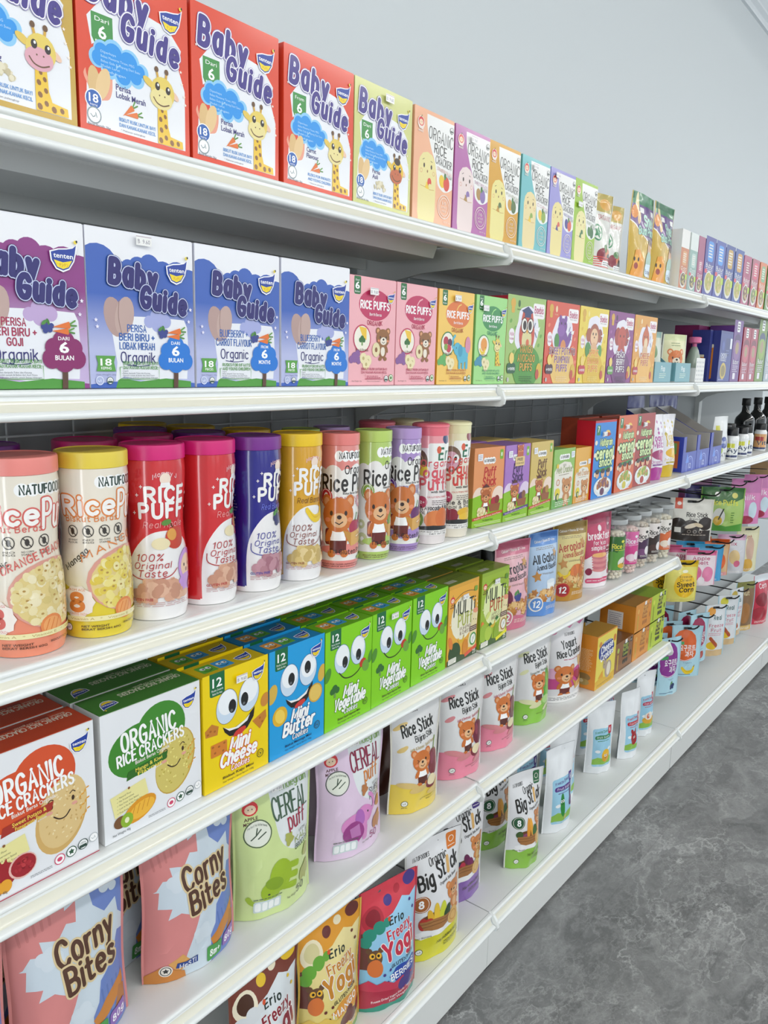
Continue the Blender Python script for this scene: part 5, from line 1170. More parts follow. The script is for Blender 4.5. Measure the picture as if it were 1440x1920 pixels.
# ------------------------------------------------------------------ pouch prints
def art_star(c, c2, name1, name2, nc, food, gold=False):
    A = Art(1.62); A.R(0, 0, 1, 1.62, c); A.R(0, 1.36, 1, 1.62, c2); A.T('Calcium + Vitamin B7 + Iron', .16, .88, 1.42, .05, 'f3efe6', wt=.015)
    A.lines(.2, .8, 1.28, 1.34, 2, '8a7a6a'); A.K(name1, .10, .90, 1.05, .15, nc, wt=2.0, rot=4, sp=1.1); A.K(name2, .18, .86, .92, .09, nc, wt=1.8, rot=4, sp=1.1)
    A.K('natural & flavourful', .32, .68, .82, .035, '8a7a6a', wt=1.2)
    A.P([(.80 + .10 * (1 if k % 2 == 0 else .5) * math.cos(k * .628), 1.20 + .10 * (1 if k % 2 == 0 else .5) * math.sin(k * .628)) for k in range(10)], 'c79450')
    A.P([(.20 + .12 * (1 if k % 2 == 0 else .5) * math.cos(k * .628 + .5), .78 + .12 * (1 if k % 2 == 0 else .5) * math.sin(k * .628 + .5)) for k in range(10)], 'c48a45')
    if food == 'milk': A.P([(.42, .66), (.72, .70), (.70, .46), (.46, .44)], 'eef3f6'); A.E(.57, .68, .15, .04, 'dfe8ee')
    elif food == 'pumpkin': A.E(.58, .60, .22, .16, 'd9762c'); A.E(.50, .60, .05, .15, 'c9661f', u=0); A.E(.66, .60, .05, .15, 'c9661f'); banana(A, .22, .58, .30); bear(A, .86, .74, .32, body=False)
    else: berries(A, .44, .56, .34, '2f3d86'); A.E(.20, .60, .14, .16, '7a2f4a'); bear(A, .90, .74, .32, body=False)
    rd = random.Random(3)
    for i in range(44):
        x, y = rd.uniform(.08, .95), rd.uniform(.30, .52); r = .075; t0 = rd.uniform(0, 6)
        A.P([(x + r * (1 if k % 2 == 0 else .55) * math.cos(k * .628 + t0), y + r * (1 if k % 2 == 0 else .55) * math.sin(k * .628 + t0)) for k in range(10)], rd.choice(['c98a42', 'dba65e', 'e8c083', 'b87636']), 0)
        if i % 5 == 4: A.up()
    A.up(); A.P([(0, 0), (1, 0), (1, .34), (.7, .24), (.4, .28), (0, .24)], c2 if not gold else 'c08a2c'); A.E(.20, .24, .15, .15, 'f0e9df' if not gold else 'c9302c'); A.E(.20, .24, .125, .125, c2 if not gold else 'a8242a'); A.K('12', .12, .28, .18, .12, 'ffffff', wt=2.0)
    A.lines(.42, .92, .12, .20, 3, 'f0e6d6', seed=6)
    return A
def art_breakfast():
    A = Art(1.6); A.R(0, 0, 1, 1.6, 'c43a63'); A.R(0, 1.38, 1, 1.6, 'b02f56')
    A.K('breakfast', .12, .90, 1.05, .14, 'f8eef0', wt=2.0, sp=1.1); A.K('for kids', .26, .70, .93, .08, 'f8eef0', wt=1.6); A.K('simple as abc', .20, .90, .82, .09, 'f8eef0', wt=1.8)
    A.E(.50, 1.28, .06, .07, 'f8eef0'); A.RR(.78, 1.22, .92, 1.5, .03, '8f2446'); A.T('6+', .81, .89, 1.32, .07, 'ffffff'); A.RR(.68, .66, .96, .86, .06, '8a1f40'); A.lines(.70, .94, .70, .82, 2, 'f3dbe2')
    A.P([(0, 0), (1, 0), (1, .62), (.8, .72), (.5, .60), (.2, .70), (0, .60)], 'f3ecef')
    for k in range(6): A.E(.46, .40 + k * .055, .26, .055, ['d98a8a', 'c9707a'][k % 2], n=20)
    A.E(.46, .71, .24, .05, 'e9b06a'); A.E(.86, .42, .09, .10, '8f2446'); A.E(.80, .32, .07, .07, 'a83258'); A.E(.14, .36, .07, .08, '8f2446'); A.E(.9, .6, .05, .08, '6a9a3a', rot=30)
    A.RR(.08, .10, .92, .21, .05, 'd9547a'); A.lines(.12, .88, .13, .18, 1, 'f6dfe6'); return A
def art_corny():
    A = Art(1.60); A.R(0, 0, 1, 1.6, 'ccd8e2')
    A.P([(0, 0), (.26, 0), (.34, .25), (.45, .50), (.50, .62), (.42, .60), (.30, .66), (.18, .62), (.22, .72), (.10, .74), (.12, .90), (.0, .92)], 'd58684')
    A.P([(0, .88), (.10, .92), (.16, 1.0), (.26, .98), (.24, 1.10), (.38, 1.06), (.46, 1.16), (.54, 1.14), (.56, 1.30), (.46, 1.26), (.48, 1.42), (.0, 1.42)], 'd58684')
    A.P([(.66, 1.6), (1, 1.6), (1, .95), (.94, 1.02), (.92, 1.16), (.80, 1.10), (.70, 1.2), (.68, 1.34)], '6f86c4')
    A.P([(.62, 0), (1, 0), (1, .82), (.92, .86), (.84, .66), (.70, .56), (.66, .4), (.60, .3)], '6f86c4')
    for k in range(5): A.S([(.06 + .07 * k, 1.40), (.10 + .06 * k, 1.12 + .02 * k)], .022, 'c87a78', u=0); A.S([(.70 + .06 * k, .48), (.74 + .055 * k, .1)], .02, '6079b8', u=0)
    A.up(); A.P([(.0, 1.6), (.66, 1.6), (.64, 1.46), (.48, 1.40), (.30, 1.44), (.0, 1.42)], 'ccd8e2')
    A.P([(.30, 1.44), (.46, 1.40), (.64, 1.50), (.64, 1.60), (.42, 1.60)], 'c9813a'); A.P([(.02, 1.42), (.24, 1.38), (.30, 1.46), (.10, 1.54)], 'c98a48')
    A.P([(.60, .26), (.74, .38), (.96, .46), (.97, .34), (.80, .24), (.64, .16)], 'cf8433'); A.P([(.80, .10), (.90, .36), (.98, .30), (.98, .08)], 'b9763a'); A.P([(.18, .18), (.30, .26), (.40, .14), (.26, .08)], 'd9a058')
    A.CL([(.24, .96, .055), (.31, .98, .06), (.36, .94, .05), (.28, .91, .055)], 'd3dde6'); A.P([(.36, .92), (.44, .86), (.38, .97)], 'd3dde6')
    A.CL([(.46, .40, .055), (.53, .42, .06), (.56, .36, .055), (.48, .34, .055)], 'd3dde6'); A.CL([(.82, 1.30, .05), (.88, 1.34, .05), (.9, 1.27, .04)], 'd3dde6')
    A.K('Corny', .33, .88, .86, .20, '553628', wt=2.2, rot=5, sp=1.1, out=[(1.0, 'dcc79a')]); A.K('Bites', .38, .88, .63, .20, '553628', wt=2.2, rot=5, sp=1.1, out=[(1.0, 'dcc79a')])
    A.K('NYUMS', .64, .92, 1.40, .10, '3a3a44', wt=2.3, rot=3, sp=1.2, out=[(1.0, 'dfe6f0')]); A.K('mini', .76, .88, 1.33, .05, '2f6a4a', wt=2.2, out=[(1, 'dfe6f0')])
    A.P([(0, 0), (.34, 0), (.32, .08), (.12, .16), (0, .08)], 'c9813a'); A.E(.16, .115, .055, .055, 'e9e4da'); seal(A, .16, .115, .045, '2a2a2a', 'e9e4da', 2); A.P([(.24, .13), (.46, .10), (.46, .17), (.25, .18)], '1f3f8a'); A.K('MeSTI', .27, .44, .115, .045, 'f3f3f6', wt=1.6)
    A.RR(.56, .03, .74, .19, .02, '4a9a4a'); A.K('8m+', .59, .72, .07, .07, 'ffffff', wt=2.0); A.RR(.76, .05, .96, .20, .04, '8f6ab5'); A.K('80g', .79, .94, .09, .06, 'ffffff', wt=1.8)
    return A
def art_cerealpuff(c, el, ear, tc, l):
    A = Art(1.80); A.R(0, 0, 1, 1.8, c); A.P(smooth_pts([(.42, 1.8), (.42, 1.5), (.46, 1.1), (.54, .84), (.72, .72), (.9, .74), (1.0, .8)]) + [(1, 1.8)], 'e3e8ea')
    A.E(.16, 1.34, .11, .11, c); applemonkey(A, .18, 1.34, .22, '5a3030')
    A.O(.24, 1.06, .16, .012, '4a5a4a', n=28); A.E(.24, 1.06, .145, .145, 'e9ecdf'); A.S([(.16, 1.0), (.22, 1.04), (.24, 1.12)], .014, '4a5a4a', u=0); A.S([(.22, 1.04), (.28, 1.10)], .014, '4a5a4a', u=0); A.S([(.24, 1.0), (.33, 1.06)], .014, '4a5a4a')
    A.K('Perfect for little hand', .13, .35, 1.15, .025, '4a5a4a', wt=1.4, arc=.03)
    A.K('Wholegrain', .54, .94, 1.47, .085, '7fae3a', wt=1.2, sp=1.2, rot=3); A.lines(.56, .82, 1.56, 1.60, 2, '6a6a6a')
    A.K('CEREAL', .42, .95, 1.16, .25, tc[0], wt=1.5, sp=1.2, rot=4); A.K('puff', .62, .90, .98, .19, tc[1], wt=1.6, sp=1.2, rot=3); A.K('WITH', .78, .90, .88, .035, '5a5a4a', wt=1.2)
    A.K(l[0], .70, .98, .79, .07, tc[2], wt=1.3, sp=1.2); A.K(l[1], .70, .98, .71, .06, '3a5a3a', wt=1.3, sp=1.2)
    n0 = len(A.V); elephant(A, .44, .46, .46, el, ear, 1)
    if ear != 'b06ab8':        # the green one tumbles head over heels
        ca, sa = math.cos(R_(-100)), math.sin(R_(-100))
        A.V = A.V[:n0] + [(.44 + (x - .44) * ca + (y - .50) * sa, .50 + (x - .44) * sa - (y - .50) * ca, z) for x, y, z in A.V[n0:]]
        A.F = [f[::-1] if f[0] >= n0 else f for f in A.F]
    for x, y, s_ in ((.62, .88, .07), (.90, .60, .08), (.86, .36, .12)): A.P(blob(x, y, s_ * .8, s_, int(x * 100), k=.25), 'a9ae56' if ear != 'b06ab8' else 'b97a4a')
    if ear == 'b06ab8': A.E(.42, .36, .15, .15, '9a3f86'); A.P([(.36, .42), (.5, .46), (.52, .3), (.4, .28)], 'c07ab5')
    A.K('50', .70, .84, .15, .09, '4a4a3a' if ear != 'b06ab8' else '9a2f6a', wt=1.3); A.T('Net Weight', .56, .69, .15, .028, '5a5a4a')
    A.RR(.16, .10, .48, .24, .02, 'c9d6d6'); A.lines(.16, .50, .25, .28, 1, '5a6a5a')
    for k in range(4): A.RR(.175 + k * .075, .115, .235 + k * .075, .22, .02, 'f0f3f3', u=0)
    A.up()
    return A
def art_ricestick(c, fc, dots, veg, flav):
    A = Art(1.85); A.R(0, 0, 1, 1.85, 'e2e2e2'); A.P([(0, 0), (1, 0), (1, .46), (.75, .38), (.45, .44), (.2, .52), (0, .50)], c)
    natu(A, .22, .54, 1.60, .06, False); A.E(.16, 1.44, .14, .04, fc, rot=14); A.E(.16, 1.08, .10, .04, fc, rot=20)
    A.K('Rice Stick', .15, .84, 1.29, .18, '20201e', wt=2.2, sp=1.0, rot=5); A.K('Bijirin Stik', .40, .80, 1.16, .09, '2a2a28', wt=1.7, sp=1.0, rot=5); A.K(flav, .28, .84, 1.04, .045, dots, wt=1.3, rot=5, sp=1.2)
    if veg == 'pea':
        A.P(blob(.78, .72, .18, .34, 3), '5aa83a'); A.CL([(.78, .9, .07), (.80, .78, .08), (.78, .64, .08), (.76, .52, .07)], '7cc24e')
    else:
        A.E(.79, .74, .15, .22, '6f2038' if veg == 'beet' else '7f2a34'); A.S([(.81, .94), (.86, 1.12)], .03, '7a9a3a'); A.E(.75, .80, .045, .10, '8f3a50')
    bear(A, .50, .84, .37, fur='cf7434', belly='e9b98a', wink=True, shirt='5a2a22')
    A.E(.24, .48, .18, .05, fc, rot=-12); A.E(.44, .40, .18, .055, fc, rot=10); A.E(.70, .44, .14, .10, '7f2a38' if veg != 'pea' else '8fc25a'); A.E(.72, .465, .12, .085, 'efe0b8' if veg != 'pea' else 'b3d98a'); A.E(.74, .30, .13, .045, fc, rot=14)
    seal(A, .20, .18, .05, '4a5a5a', 'eef0ea'); A.T('JAKIM', .16, .24, .10, .018, '4a4a4a'); A.T('BISCUIT FOR OLDER INFANTS AND YOUNG CHILDREN', .46, .97, .22, .022, '5a4a2a', rot=6, u=0); A.T('BISKUT UNTUK BAYI', .60, .97, .18, .02, '5a4a2a', rot=6)
    return A
def art_yogurtcracker():
    A = Art(1.85); A.R(0, 0, 1, 1.85, 'e4e2e4'); A.P([(0, 1.85), (1, 1.85), (1, 1.72), (.9, 1.62), (.8, 1.68), (.6, 1.58), (.4, 1.66), (.2, 1.52), (0, 1.5)], 'cf6a9a')
    A.P([(0, .30), (1, .36), (1, .82), (.8, .78), (.4, .66), (.2, .72), (0, .62)], 'c64a8a'); A.E(.12, .66, .16, .12, 'e9b3d0')
    natu(A, .42, .72, 1.44, .06, False); A.K('Yogurt', .30, .76, 1.20, .16, '20201e', wt=2.2, rot=4, sp=1.1); A.K('Rice Cracker', .18, .92, 1.02, .14, '20201e', wt=2.2, rot=4, sp=1.1); A.lines(.34, .96, .93, .97, 1, 'b5325a')
    bear(A, .38, .62, .44, fur='cf7434', belly='e9b98a', shirt='6a2420'); A.E(.80, .56, .14, .12, '8a2036'); A.E(.70, .60, .09, .09, 'a8304a'); A.P([(.56, .50), (.68, .24), (1.0, .36), (1.0, .56), (.68, .42)], 'dfae62'); A.P([(.56, .50), (.68, .24), (.68, .42)], 'c9923f'); A.S([(.76, .36), (.92, .42)], .03, 'b5763a'); A.E(.80, .86, .04, .12, 'd9b070'); A.E(.90, .88, .04, .12, 'd9b070')
    A.P([(0, 0), (1, 0), (1, .20), (0, .16)], 'efedec'); A.lines(.08, .92, .05, .13, 3, '4a4a4a'); return A
def art_erio_freezy(top, mid, low, tc, l, lc, acc):
    A = Art(1.70); A.R(0, 0, 1, 1.7, mid[0], mid[1]); A.P([(0, 1.7), (1, 1.7), (1, 1.44), (.85, 1.36), (.7, 1.42), (.5, 1.28), (.3, 1.24), (.15, 1.12), (0, 1.10)], top)
    A.E(.18, 1.28, .16, .18, acc[0]); A.E(.18, 1.30, .11, .12, acc[1]); A.E(.44, 1.46, .07, .07, acc[2]); A.E(.86, 1.60, .11, .10, acc[2]); A.E(.62, 1.54, .06, .06, acc[0])
    A.P([(0, .6), (.12, .6), (.10, .9), (.16, 1.06), (.36, 1.18), (.32, 1.22), (.1, 1.12), (0, 1.1)], '6a3a34'); A.CL([(.12, 1.08, .09), (.26, 1.16, .09), (.06, .98, .08), (.38, 1.2, .06)], acc[3])
    A.E(.18, .76, .10, .11, '6a4a32'); A.E(.10, .86, .04, .04, '6a4a32', u=0); A.E(.26, .86, .04, .04, '6a4a32'); A.E(.18, .62, .10, .12, 'd9763a')
    for a in (.14, .23): A.E(a, .79, .038, .042, 'f3b93c', n=12, u=0)
    A.up()
    for a in (.145, .225): A.E(a, .79, .018, .02, '1a1a1a', n=8, u=0)
    A.up(); erio(A, .42, 1.15, .27, '1f2f2a')
    A.K('Freezy', .36, .82, .98, .13, tc, wt=2.0, rot=9, sp=1.2, out=[(.5, 'f6f0ee')]); A.K('Yogi', .28, .88, .73, .22, tc, wt=2.6, rot=9, sp=1.3, out=[(.6, 'f6f0ee')])
    A.K('GLUTEN FREE', .42, .86, .60, .045, '26262c', wt=1.9, rot=9, sp=1.3); A.P(blob(.68, .46, .30, .12, 7, k=.2), lc); A.K(l, .40, .86, .43, .08, 'f6f6f8', wt=2.0, rot=9, sp=1.2)
    for x, y in ((.40, .56), (.30, .52), (.36, .40), (.90, 1.2), (.84, 1.32)): A.E(x, y, .022, .022, acc[2], n=8, u=0)
    A.up(); A.P([(0, .38), (.1, .46), (.2, .40), (.3, .44), (.45, .36), (.6, .40), (.8, .36), (1, .42), (1, 0), (0, 0)], low[1]); A.P([(0, .32), (.2, .30), (.5, .26), (1, .32), (1, 0), (0, 0)], low[0]); A.CL([(.62, .28, .09), (.76, .26, .09), (.9, .3, .09), (.7, .36, .07)], acc[2])
    A.T('Freeze Dried Yogurt Snacks / Natural & Fun', .14, .96, .155, .035, 'f6ecec', wt=.012, rot=4, u=0); A.T('Net Weight: 20g', .40, .84, .105, .03, 'f6ecec', wt=.01, rot=4); A.P([(0, 0), (1, 0), (1, .06), (.7, .10), (.5, .05), (.3, .09), (0, .04)], acc[3])
    return A
def art_bigstick(c, badge, corner, fr):
    A = Art(1.85); A.R(0, 0, 1, 1.85, 'e4e4e6'); A.P([(0, 0), (1, 0), (1, .46), (.8, .50), (.5, .42), (.2, .44), (0, .36)], c); A.E(.46, .46, .34, .06, 'f3f3f4', n=20); A.P([(.10, .42), (.40, .50), (.48, .42), (.20, .36)], 'f3f3f4')
    natu(A, .10, .40, 1.60, .06, False); A.RR(.72, 1.55, .90, 1.80, .03, corner); A.O(.81, 1.69, .05, .01, 'f6efe6'); A.lines(.74, .88, 1.58, 1.61, 1, 'f6efe6')
    A.K('Organic', .36, .70, 1.46, .12, '2a2826', wt=1.6, rot=6, sp=1.2); A.K('Big', .13, .43, 1.15, .23, '23211f', wt=2.2, rot=7, sp=1.2); A.K('St', .47, .655, 1.24, .23, '23211f', wt=2.2, rot=5, sp=1.2); A.S([(.70, 1.26), (.695, 1.47)], .06, 'dcae6a'); A.K('ck', .74, .93, 1.27, .23, '23211f', wt=2.2, rot=5, sp=1.0)
    A.T('Organik Stik Besar', .50, .88, 1.145, .045, '3a3836', wt=.012, rot=6)
    A.E(.19, .93, .14, .125, badge); A.O(.19, .93, .115, .008, 'f3ece4', n=22); A.K('8', .15, .23, .88, .10, 'ffffff', wt=2.4)
    bear(A, .80, .95, .31, fur='cc8042', belly='e6b482'); A.E(.42, .62, .26, .13, '8a5a34'); A.E(.42, .68, .25, .09, '6a4022')
    for k, (x, y, rx, ry, cc, ro) in enumerate(fr): A.E(x - .03, y, rx, ry, cc, rot=ro)
    A.P([(.16, .66), (.68, .66), (.62, .52), (.52, .49), (.35, .49), (.23, .52)], 'a5713f'); A.S([(.17, .62), (.67, .62)], .01, '7a4c28', u=0); A.S([(.20, .57), (.64, .57)], .01, '7a4c28')
    A.E(.74, .56, .12, .13, 'ddb26a'); A.O(.74, .56, .08, .02, 'c9964a'); A.T('Pear Banana', .10, .34, .385, .03, '6a6a5a', rot=5)
    A.K('No Added Salt', .42, .86, .27, .05, '4a4a1a', wt=1.5, rot=5, sp=1.2); A.lines(.56, .96, .14, .22, 3, '5a5a2a'); seal(A, .18, .16, .05, '4a5a4a', 'eef0ea')
    return A
def art_fruitwhite(fr, frc, tc, tag_):
    A = Art(1.9); A.R(0, 0, 1, 1.9, 'eceff2'); A.RR(.14, .20, .92, 1.22, .06, '9fd0e8'); A.P([(.14, .26), (.92, .26), (.92, .46), (.6, .40), (.3, .46), (.14, .40)], '8fbf4e')
    A.E(.30, .62, .08, .04, 'f3f6f8', u=0); A.E(.78, .66, .08, .04, 'f3f6f8'); A.P([(.74, 1.26), (.90, 1.26), (.90, 1.06), (.82, 1.02), (.74, 1.06)], tag_); A.K('6', .79, .85, 1.10, .10, 'ffffff', wt=2.0)
    A.K('Freeze Dried', .22, .72, 1.10, .06, tc, wt=1.7, sp=1.2, rot=4); A.RR(.20, .94, .84, 1.04, .05, tc); A.K('Fruit Snack', .28, .78, .965, .045, 'f3f3f6', wt=1.6, sp=1.2); A.lines(.3, .76, .87, .91, 1, tc)
    for x, y, rx, ry, c, ro in fr:
        A.E(x, y, rx, ry, c, rot=ro)
    for x, y in frc:
        A.E(x - .035, y, .03, .035, 'f6f6f2', n=10, u=0); A.E(x + .035, y, .03, .035, 'f6f6f2', n=10)
        A.E(x - .03, y, .014, .018, '1a1a1a', n=8, u=0); A.E(x + .03, y, .014, .018, '1a1a1a', n=8); A.S([(x - .03, y - .06), (x, y - .075), (x + .03, y - .055)], .012, '2a1a1a')
    A.T('Net Weight 15g', .30, .70, .225, .025, 'eef6e6')
    return A
def art_melts(c, c2, fr, l):
    A = Art(2.2); A.R(0, 0, 1, 2.2, 'ebe9ee')
    for k in range(9): x, y = (.2 + .3 * (k % 3)), 1.9 - .18 * (k // 3) + .05 * (k % 2); A.P([(x, y + .07), (x + .06, y), (x, y - .07), (x - .06, y)], c if k % 2 else c2, 0)
    A.up(); A.K('Yogurt', .14, .86, 1.32, .20, c, wt=2.0, sp=1.1); A.K('Melts', .20, .86, 1.10, .20, c, wt=2.0, sp=1.1); A.P([(0, 0), (1, 0), (1, .55), (.7, .40), (.3, .46), (0, .36)], c); A.E(.5, .86, .32, .17, fr[0]); A.E(.66, .78, .2, .14, fr[1]); A.K(l, .16, .84, .58, .09, c, wt=1.4); A.RR(.2, .49, .8, .55, .02, c2); return A
def art_snek():
    A = Art(1.32); A.R(0, 0, 1, 1.32, 'c9a52c'); A.P([(0, 1.32), (1, 1.32), (1, .52), (.7, .60), (.4, .70), (.15, .84), (0, .90)], '5a2f7f'); A.S([(0, .89), (.15, .83), (.4, .69), (.7, .59), (1.02, .51)], .02, 'f3f0ea', smooth=True)
    A.R(0, 1.14, 1, 1.32, '1f7a4a'); A.E(.2, 1.16, .06, .16, 'e9d9a0'); A.E(.12, 1.02, .10, .10, 'e08a2c'); A.E(.26, .94, .06, .10, 'e2c08a'); A.RR(.28, 1.02, .46, 1.10, .01, 'f3f3f0'); A.RR(.80, 1.02, .96, 1.10, .01, 'f3f3f0'); A.RR(.80, 1.22, .94, 1.30, .03, '35a35a')
    A.K('Snek', .44, .92, .84, .15, '9fd9c4', wt=2.0, sp=1.1, out=[(.7, '1f3a3a'), (.3, 'f0f6f0')]); A.K('Buah Pisang', .26, .98, .70, .11, '9fd9c4', wt=1.9, sp=1.0, out=[(.7, '1f3a3a'), (.3, 'f0f6f0')]); A.K('100% Semulajadi', .50, .96, .62, .04, 'e6e0ee', wt=1.3)
    A.E(.70, .50, .12, .14, 'd8ab8a'); A.E(.70, .60, .10, .05, '5a3a2a'); A.E(.70, .30, .17, .16, '9fbfae'); A.RR(.52, .06, .92, .26, .06, 'cfe3f0'); A.P([(.05, .02), (.16, .44), (.30, .46), (.42, .30), (.48, .04)], 'e89a22'); A.E(.20, .26, .09, .11, 'f0b03a')
    for a in (.14, .26): A.E(a, .30, .025, .035, '2a1a10', n=8, u=0)
    A.E(.20, .20, .06, .05, '9a2a1a'); A.K('Banana', .56, .88, .11, .06, '2f4a7a', wt=1.5); return A
def art_bag(c, c2, words, wc, fr, foot=None):
    """generic printed bag used for the small far packs"""
    A = Art(1.4); A.R(0, 0, 1, 1.4, c); A.R(0, 1.2, 1, 1.4, c2)
    y = 1.02
    for t in words: A.K(t, .5 - .058 * len(t), .5 + .058 * len(t), y, .12, wc, wt=1.9, sp=1.1); y -= .17
    for x, yy, rx, ry, cc in fr: A.E(x, yy, rx, ry, cc)
    if foot: A.R(0, 0, 1, .14, foot)
    A.lines(.14, .86, .03, .10, 2, 'f3f0ea'); return A
def art_thin(c, top, bowl, word, wc='f3f0ea'):
    A = Art(1.75); A.R(0, 0, 1, 1.75, c); A.RR(.26, 1.02, .80, 1.62, .12, top); A.lines(.34, .72, 1.12, 1.55, 5, 'f3efe6', wt=.5, seed=3); A.K(word, .16, .88, .84, .11, wc, wt=1.9, sp=1.1); A.lines(.2, .84, .72, .82, 2, wc); A.E(.52, .40, .40, .34, 'dcdad2'); A.E(.52, .42, .33, .27, bowl); heap(A, .52, .24, .44, .36, [bowl, 'd9c98a', '9aa04a', 'c9b070'], n=24, seed=2, r=.07); A.RR(.06, .66, .30, .78, .02, 'd9425a'); A.RR(.74, .44, .98, .66, .04, 'b9d43a'); return A
def art_tin(c, lab, dk, word):
    A = Art(2.0); A.R(0, 0, 1, 2.0, c); A.RR(.34, 1.62, .66, 1.96, .05, 'f3f3f3'); A.lines(.38, .62, 1.66, 1.92, 3, '3a3a4a', wt=.5); A.E(.5, 1.36, .36, .2, dk); A.RR(.16, .92, .84, 1.36, .2, lab); A.E(.5, 1.0, .34, .3, lab); A.E(.5, 1.1, .2, .2, 'a9906a'); A.K(word, .2, .82, .58, .12, 'f3f0f6', wt=1.9, sp=1.0); A.lines(.2, .8, .3, .54, 4, 'e6dff0', wt=.4); A.RR(.28, .08, .56, .28, .03, 'e9e3ee'); return A
def art_ricejar(c, word, fig, wc='2a2624', top='efe9e2'):
    A = Art(1.15); A.R(0, 0, 1, 1.15, top); A.R(0, 0, 1, .5, c); A.CL([(.30, .46, .18), (.62, .52, .22), (.86, .44, .16)], c); A.K('Rice Stick' if word == 's' else 'Rice Puffs', .28, .94, .74, .15, wc, wt=1.9, sp=1.0); A.E(.56, .98, .05, .05, wc); A.lines(.36, .84, .66, .71, 1, wc)
    if fig == 'melon': A.E(.60, .24, .15, .2, 'e9e9dc'); A.E(.58, .15, .13, .09, 'e0b02c'); A.S([(.6, .2), (.78, .5)], .03, '3a2a1a')
    else: A.E(.44, .24, .13, .13, fig); A.E(.60, .3, .08, .16, 'f0ecec'); A.lines(.4, .9, .06, .14, 3, 'f3efe9')
    return A
# ------------------------------------------------------------------ stock on the shelves
def box_row(items, z, y=.006):
    for x, root in items: place(root, x, y, z)
Z1, Z2, Z3, Z4, Z5, Z6 = SH[1:]
EPS = .0006
# ---- top shelf
g = 'flat biscuit cartons on the top shelf'
foot_my = ('BISKUT RUSK UNTUK BAYI', 'DAN KANAK-KANAK KECIL'); foot_en = ('RUSKS FOR INFANTS', 'AND YOUNG CHILDREN')
def guide(art, edge, label, tg=None): return carton('biscuit_box', .119, .146, .055, art, edge, label=label, group=g, tag_at=tg)
a_pis = art_guide_red('c9a545', 'Perisa', 'Pisang', 'Dari', foot_my, 'Berat Bersih: 36g', food='rice', muzz='e2a9b8')
place(guide(a_pis, 'c9a545', 'gold-edged biscuit carton with a pink-nosed giraffe, at the near end of the top shelf'), -.801, .006, Z1 + EPS)
a_lob = art_guide_red('e2482c', 'Perisa', 'Lobak Merah', 'Dari', foot_my, 'Berat Bersih: 36g')
place(guide(a_lob, 'e2482c', 'orange-red giraffe biscuit carton standing beside the gold-edged carton'), -.679, .006, Z1 + EPS)
place(guide(a_lob, 'e2482c', 'orange-red giraffe biscuit carton in the middle of the three orange-red ones'), -.556, .006, Z1 + EPS)
place(guide(art_guide_red('e2482c', 'Carrot', 'Flavour', 'From', foot_en, 'Net Weight: 36g'), 'e2482c', 'orange-red giraffe biscuit carton printed Carrot Flavour, beside the pale yellow carton'), -.429, .006, Z1 + EPS)
place(guide(art_guide_red('d3d68a', 'Perisa', 'Asli', 'Dari', foot_my, 'Berat Bersih: 36g', hair=True, food='rice', muzz='c9683c'), 'd3d68a', 'pale yellow-green biscuit carton with a brown-faced giraffe on the top shelf', (.55, 1.10)), -.308, .006, Z1 + EPS)
g2 = 'slim rice cracker boxes on the top shelf'
for x, bgc, body, l3, lc, fr, lab, tg in (
    (-.1945, 'f0b48f', 'ecdf9a', 'STRAWBERRY BANANA', 'c97a5a', ('efc92c', 'd9412f'), 'peach rice cracker box next to the pale yellow-green biscuit carton', None),
    (-.094, 'b466a8', 'ecd9d6', 'SWEET POTATO', 'a84a8a', ('b08a4a', '8a6fae'), 'magenta rice cracker box with a white rice character', (.48, 1.32)),
    (.002, 'd9a01f', 'ece08f', 'PUMPKIN', '8a8a3a', ('c9962c', '55703a'), 'mustard yellow rice cracker box over the joint of two bays', None),
    (.105, '6cbcc2', 'ecd9a0', 'CORN', 'c97a8a', ('efc93c', '8fae4a'), 'teal rice cracker box', (.42, 1.32)),
    (.205, '9a96d6', 'eddd95', 'MIXED BERRIES', '7a6ab0', ('44408f', 'd9593f'), 'lilac rice cracker box between the teal and the green boxes', (.22, 1.34)),
    (.3005, '9bc22c', 'ece2a0', 'VEGETABLE', '5a8a3a', ('3f7a3a', '2f6a34'), 'bright green rice cracker box, last of the slim cracker boxes', (.2, 1.0))):
    place(carton('cracker_box', .0965, .1445, .045, art_tall_cracker(bgc, body, l3, lc, fr), bgc, label=lab, group=g2, tag_at=tg), x, .006, Z1 + EPS)
def art_popcorn(stripe):
    A = Art(1.55); A.R(0, 0, 1, 1.55, 'e2e2dc'); A.R(0, 1.18, 1, 1.55, 'b9a54a'); A.E(.72, 1.34, .2, .12, 'd9a03a'); A.E(.2, 1.4, .12, .16, '8a4a4a'); A.K('ORGANIC', .36, .92, 1.02, .09, 'b34a5a', wt=1.6)
    A.O(.3, .74, .17, .035, '2f8a5a'); A.P([(.3 + .13 * (1 if k % 2 == 0 else .5) * math.cos(k * .628), .74 + .13 * (1 if k % 2 == 0 else .5) * math.sin(k * .628)) for k in range(10)], '2f8a5a')
    A.E(.5, .30, .2, .14, '8a2436'); A.E(.72, .34, .14, .12, 'd9722f'); A.E(.62, .44, .12, .08, '3f7a3a'); A.E(.84, .24, .16, .12, '1f1a1a')
    if stripe:
        for k in range(6): A.R(0, .02 + k * .045, 1, .04 + k * .045, 'd9493f', u=0)
        A.up()
    else: A.R(0, 0, 1, .12, 'd9dfa8')
    A.RR(.5, .08, .98, .20, .02, 'f6f6f6'); A.lines(.54, .94, .1, .18, 2, '3a3a3a'); return A
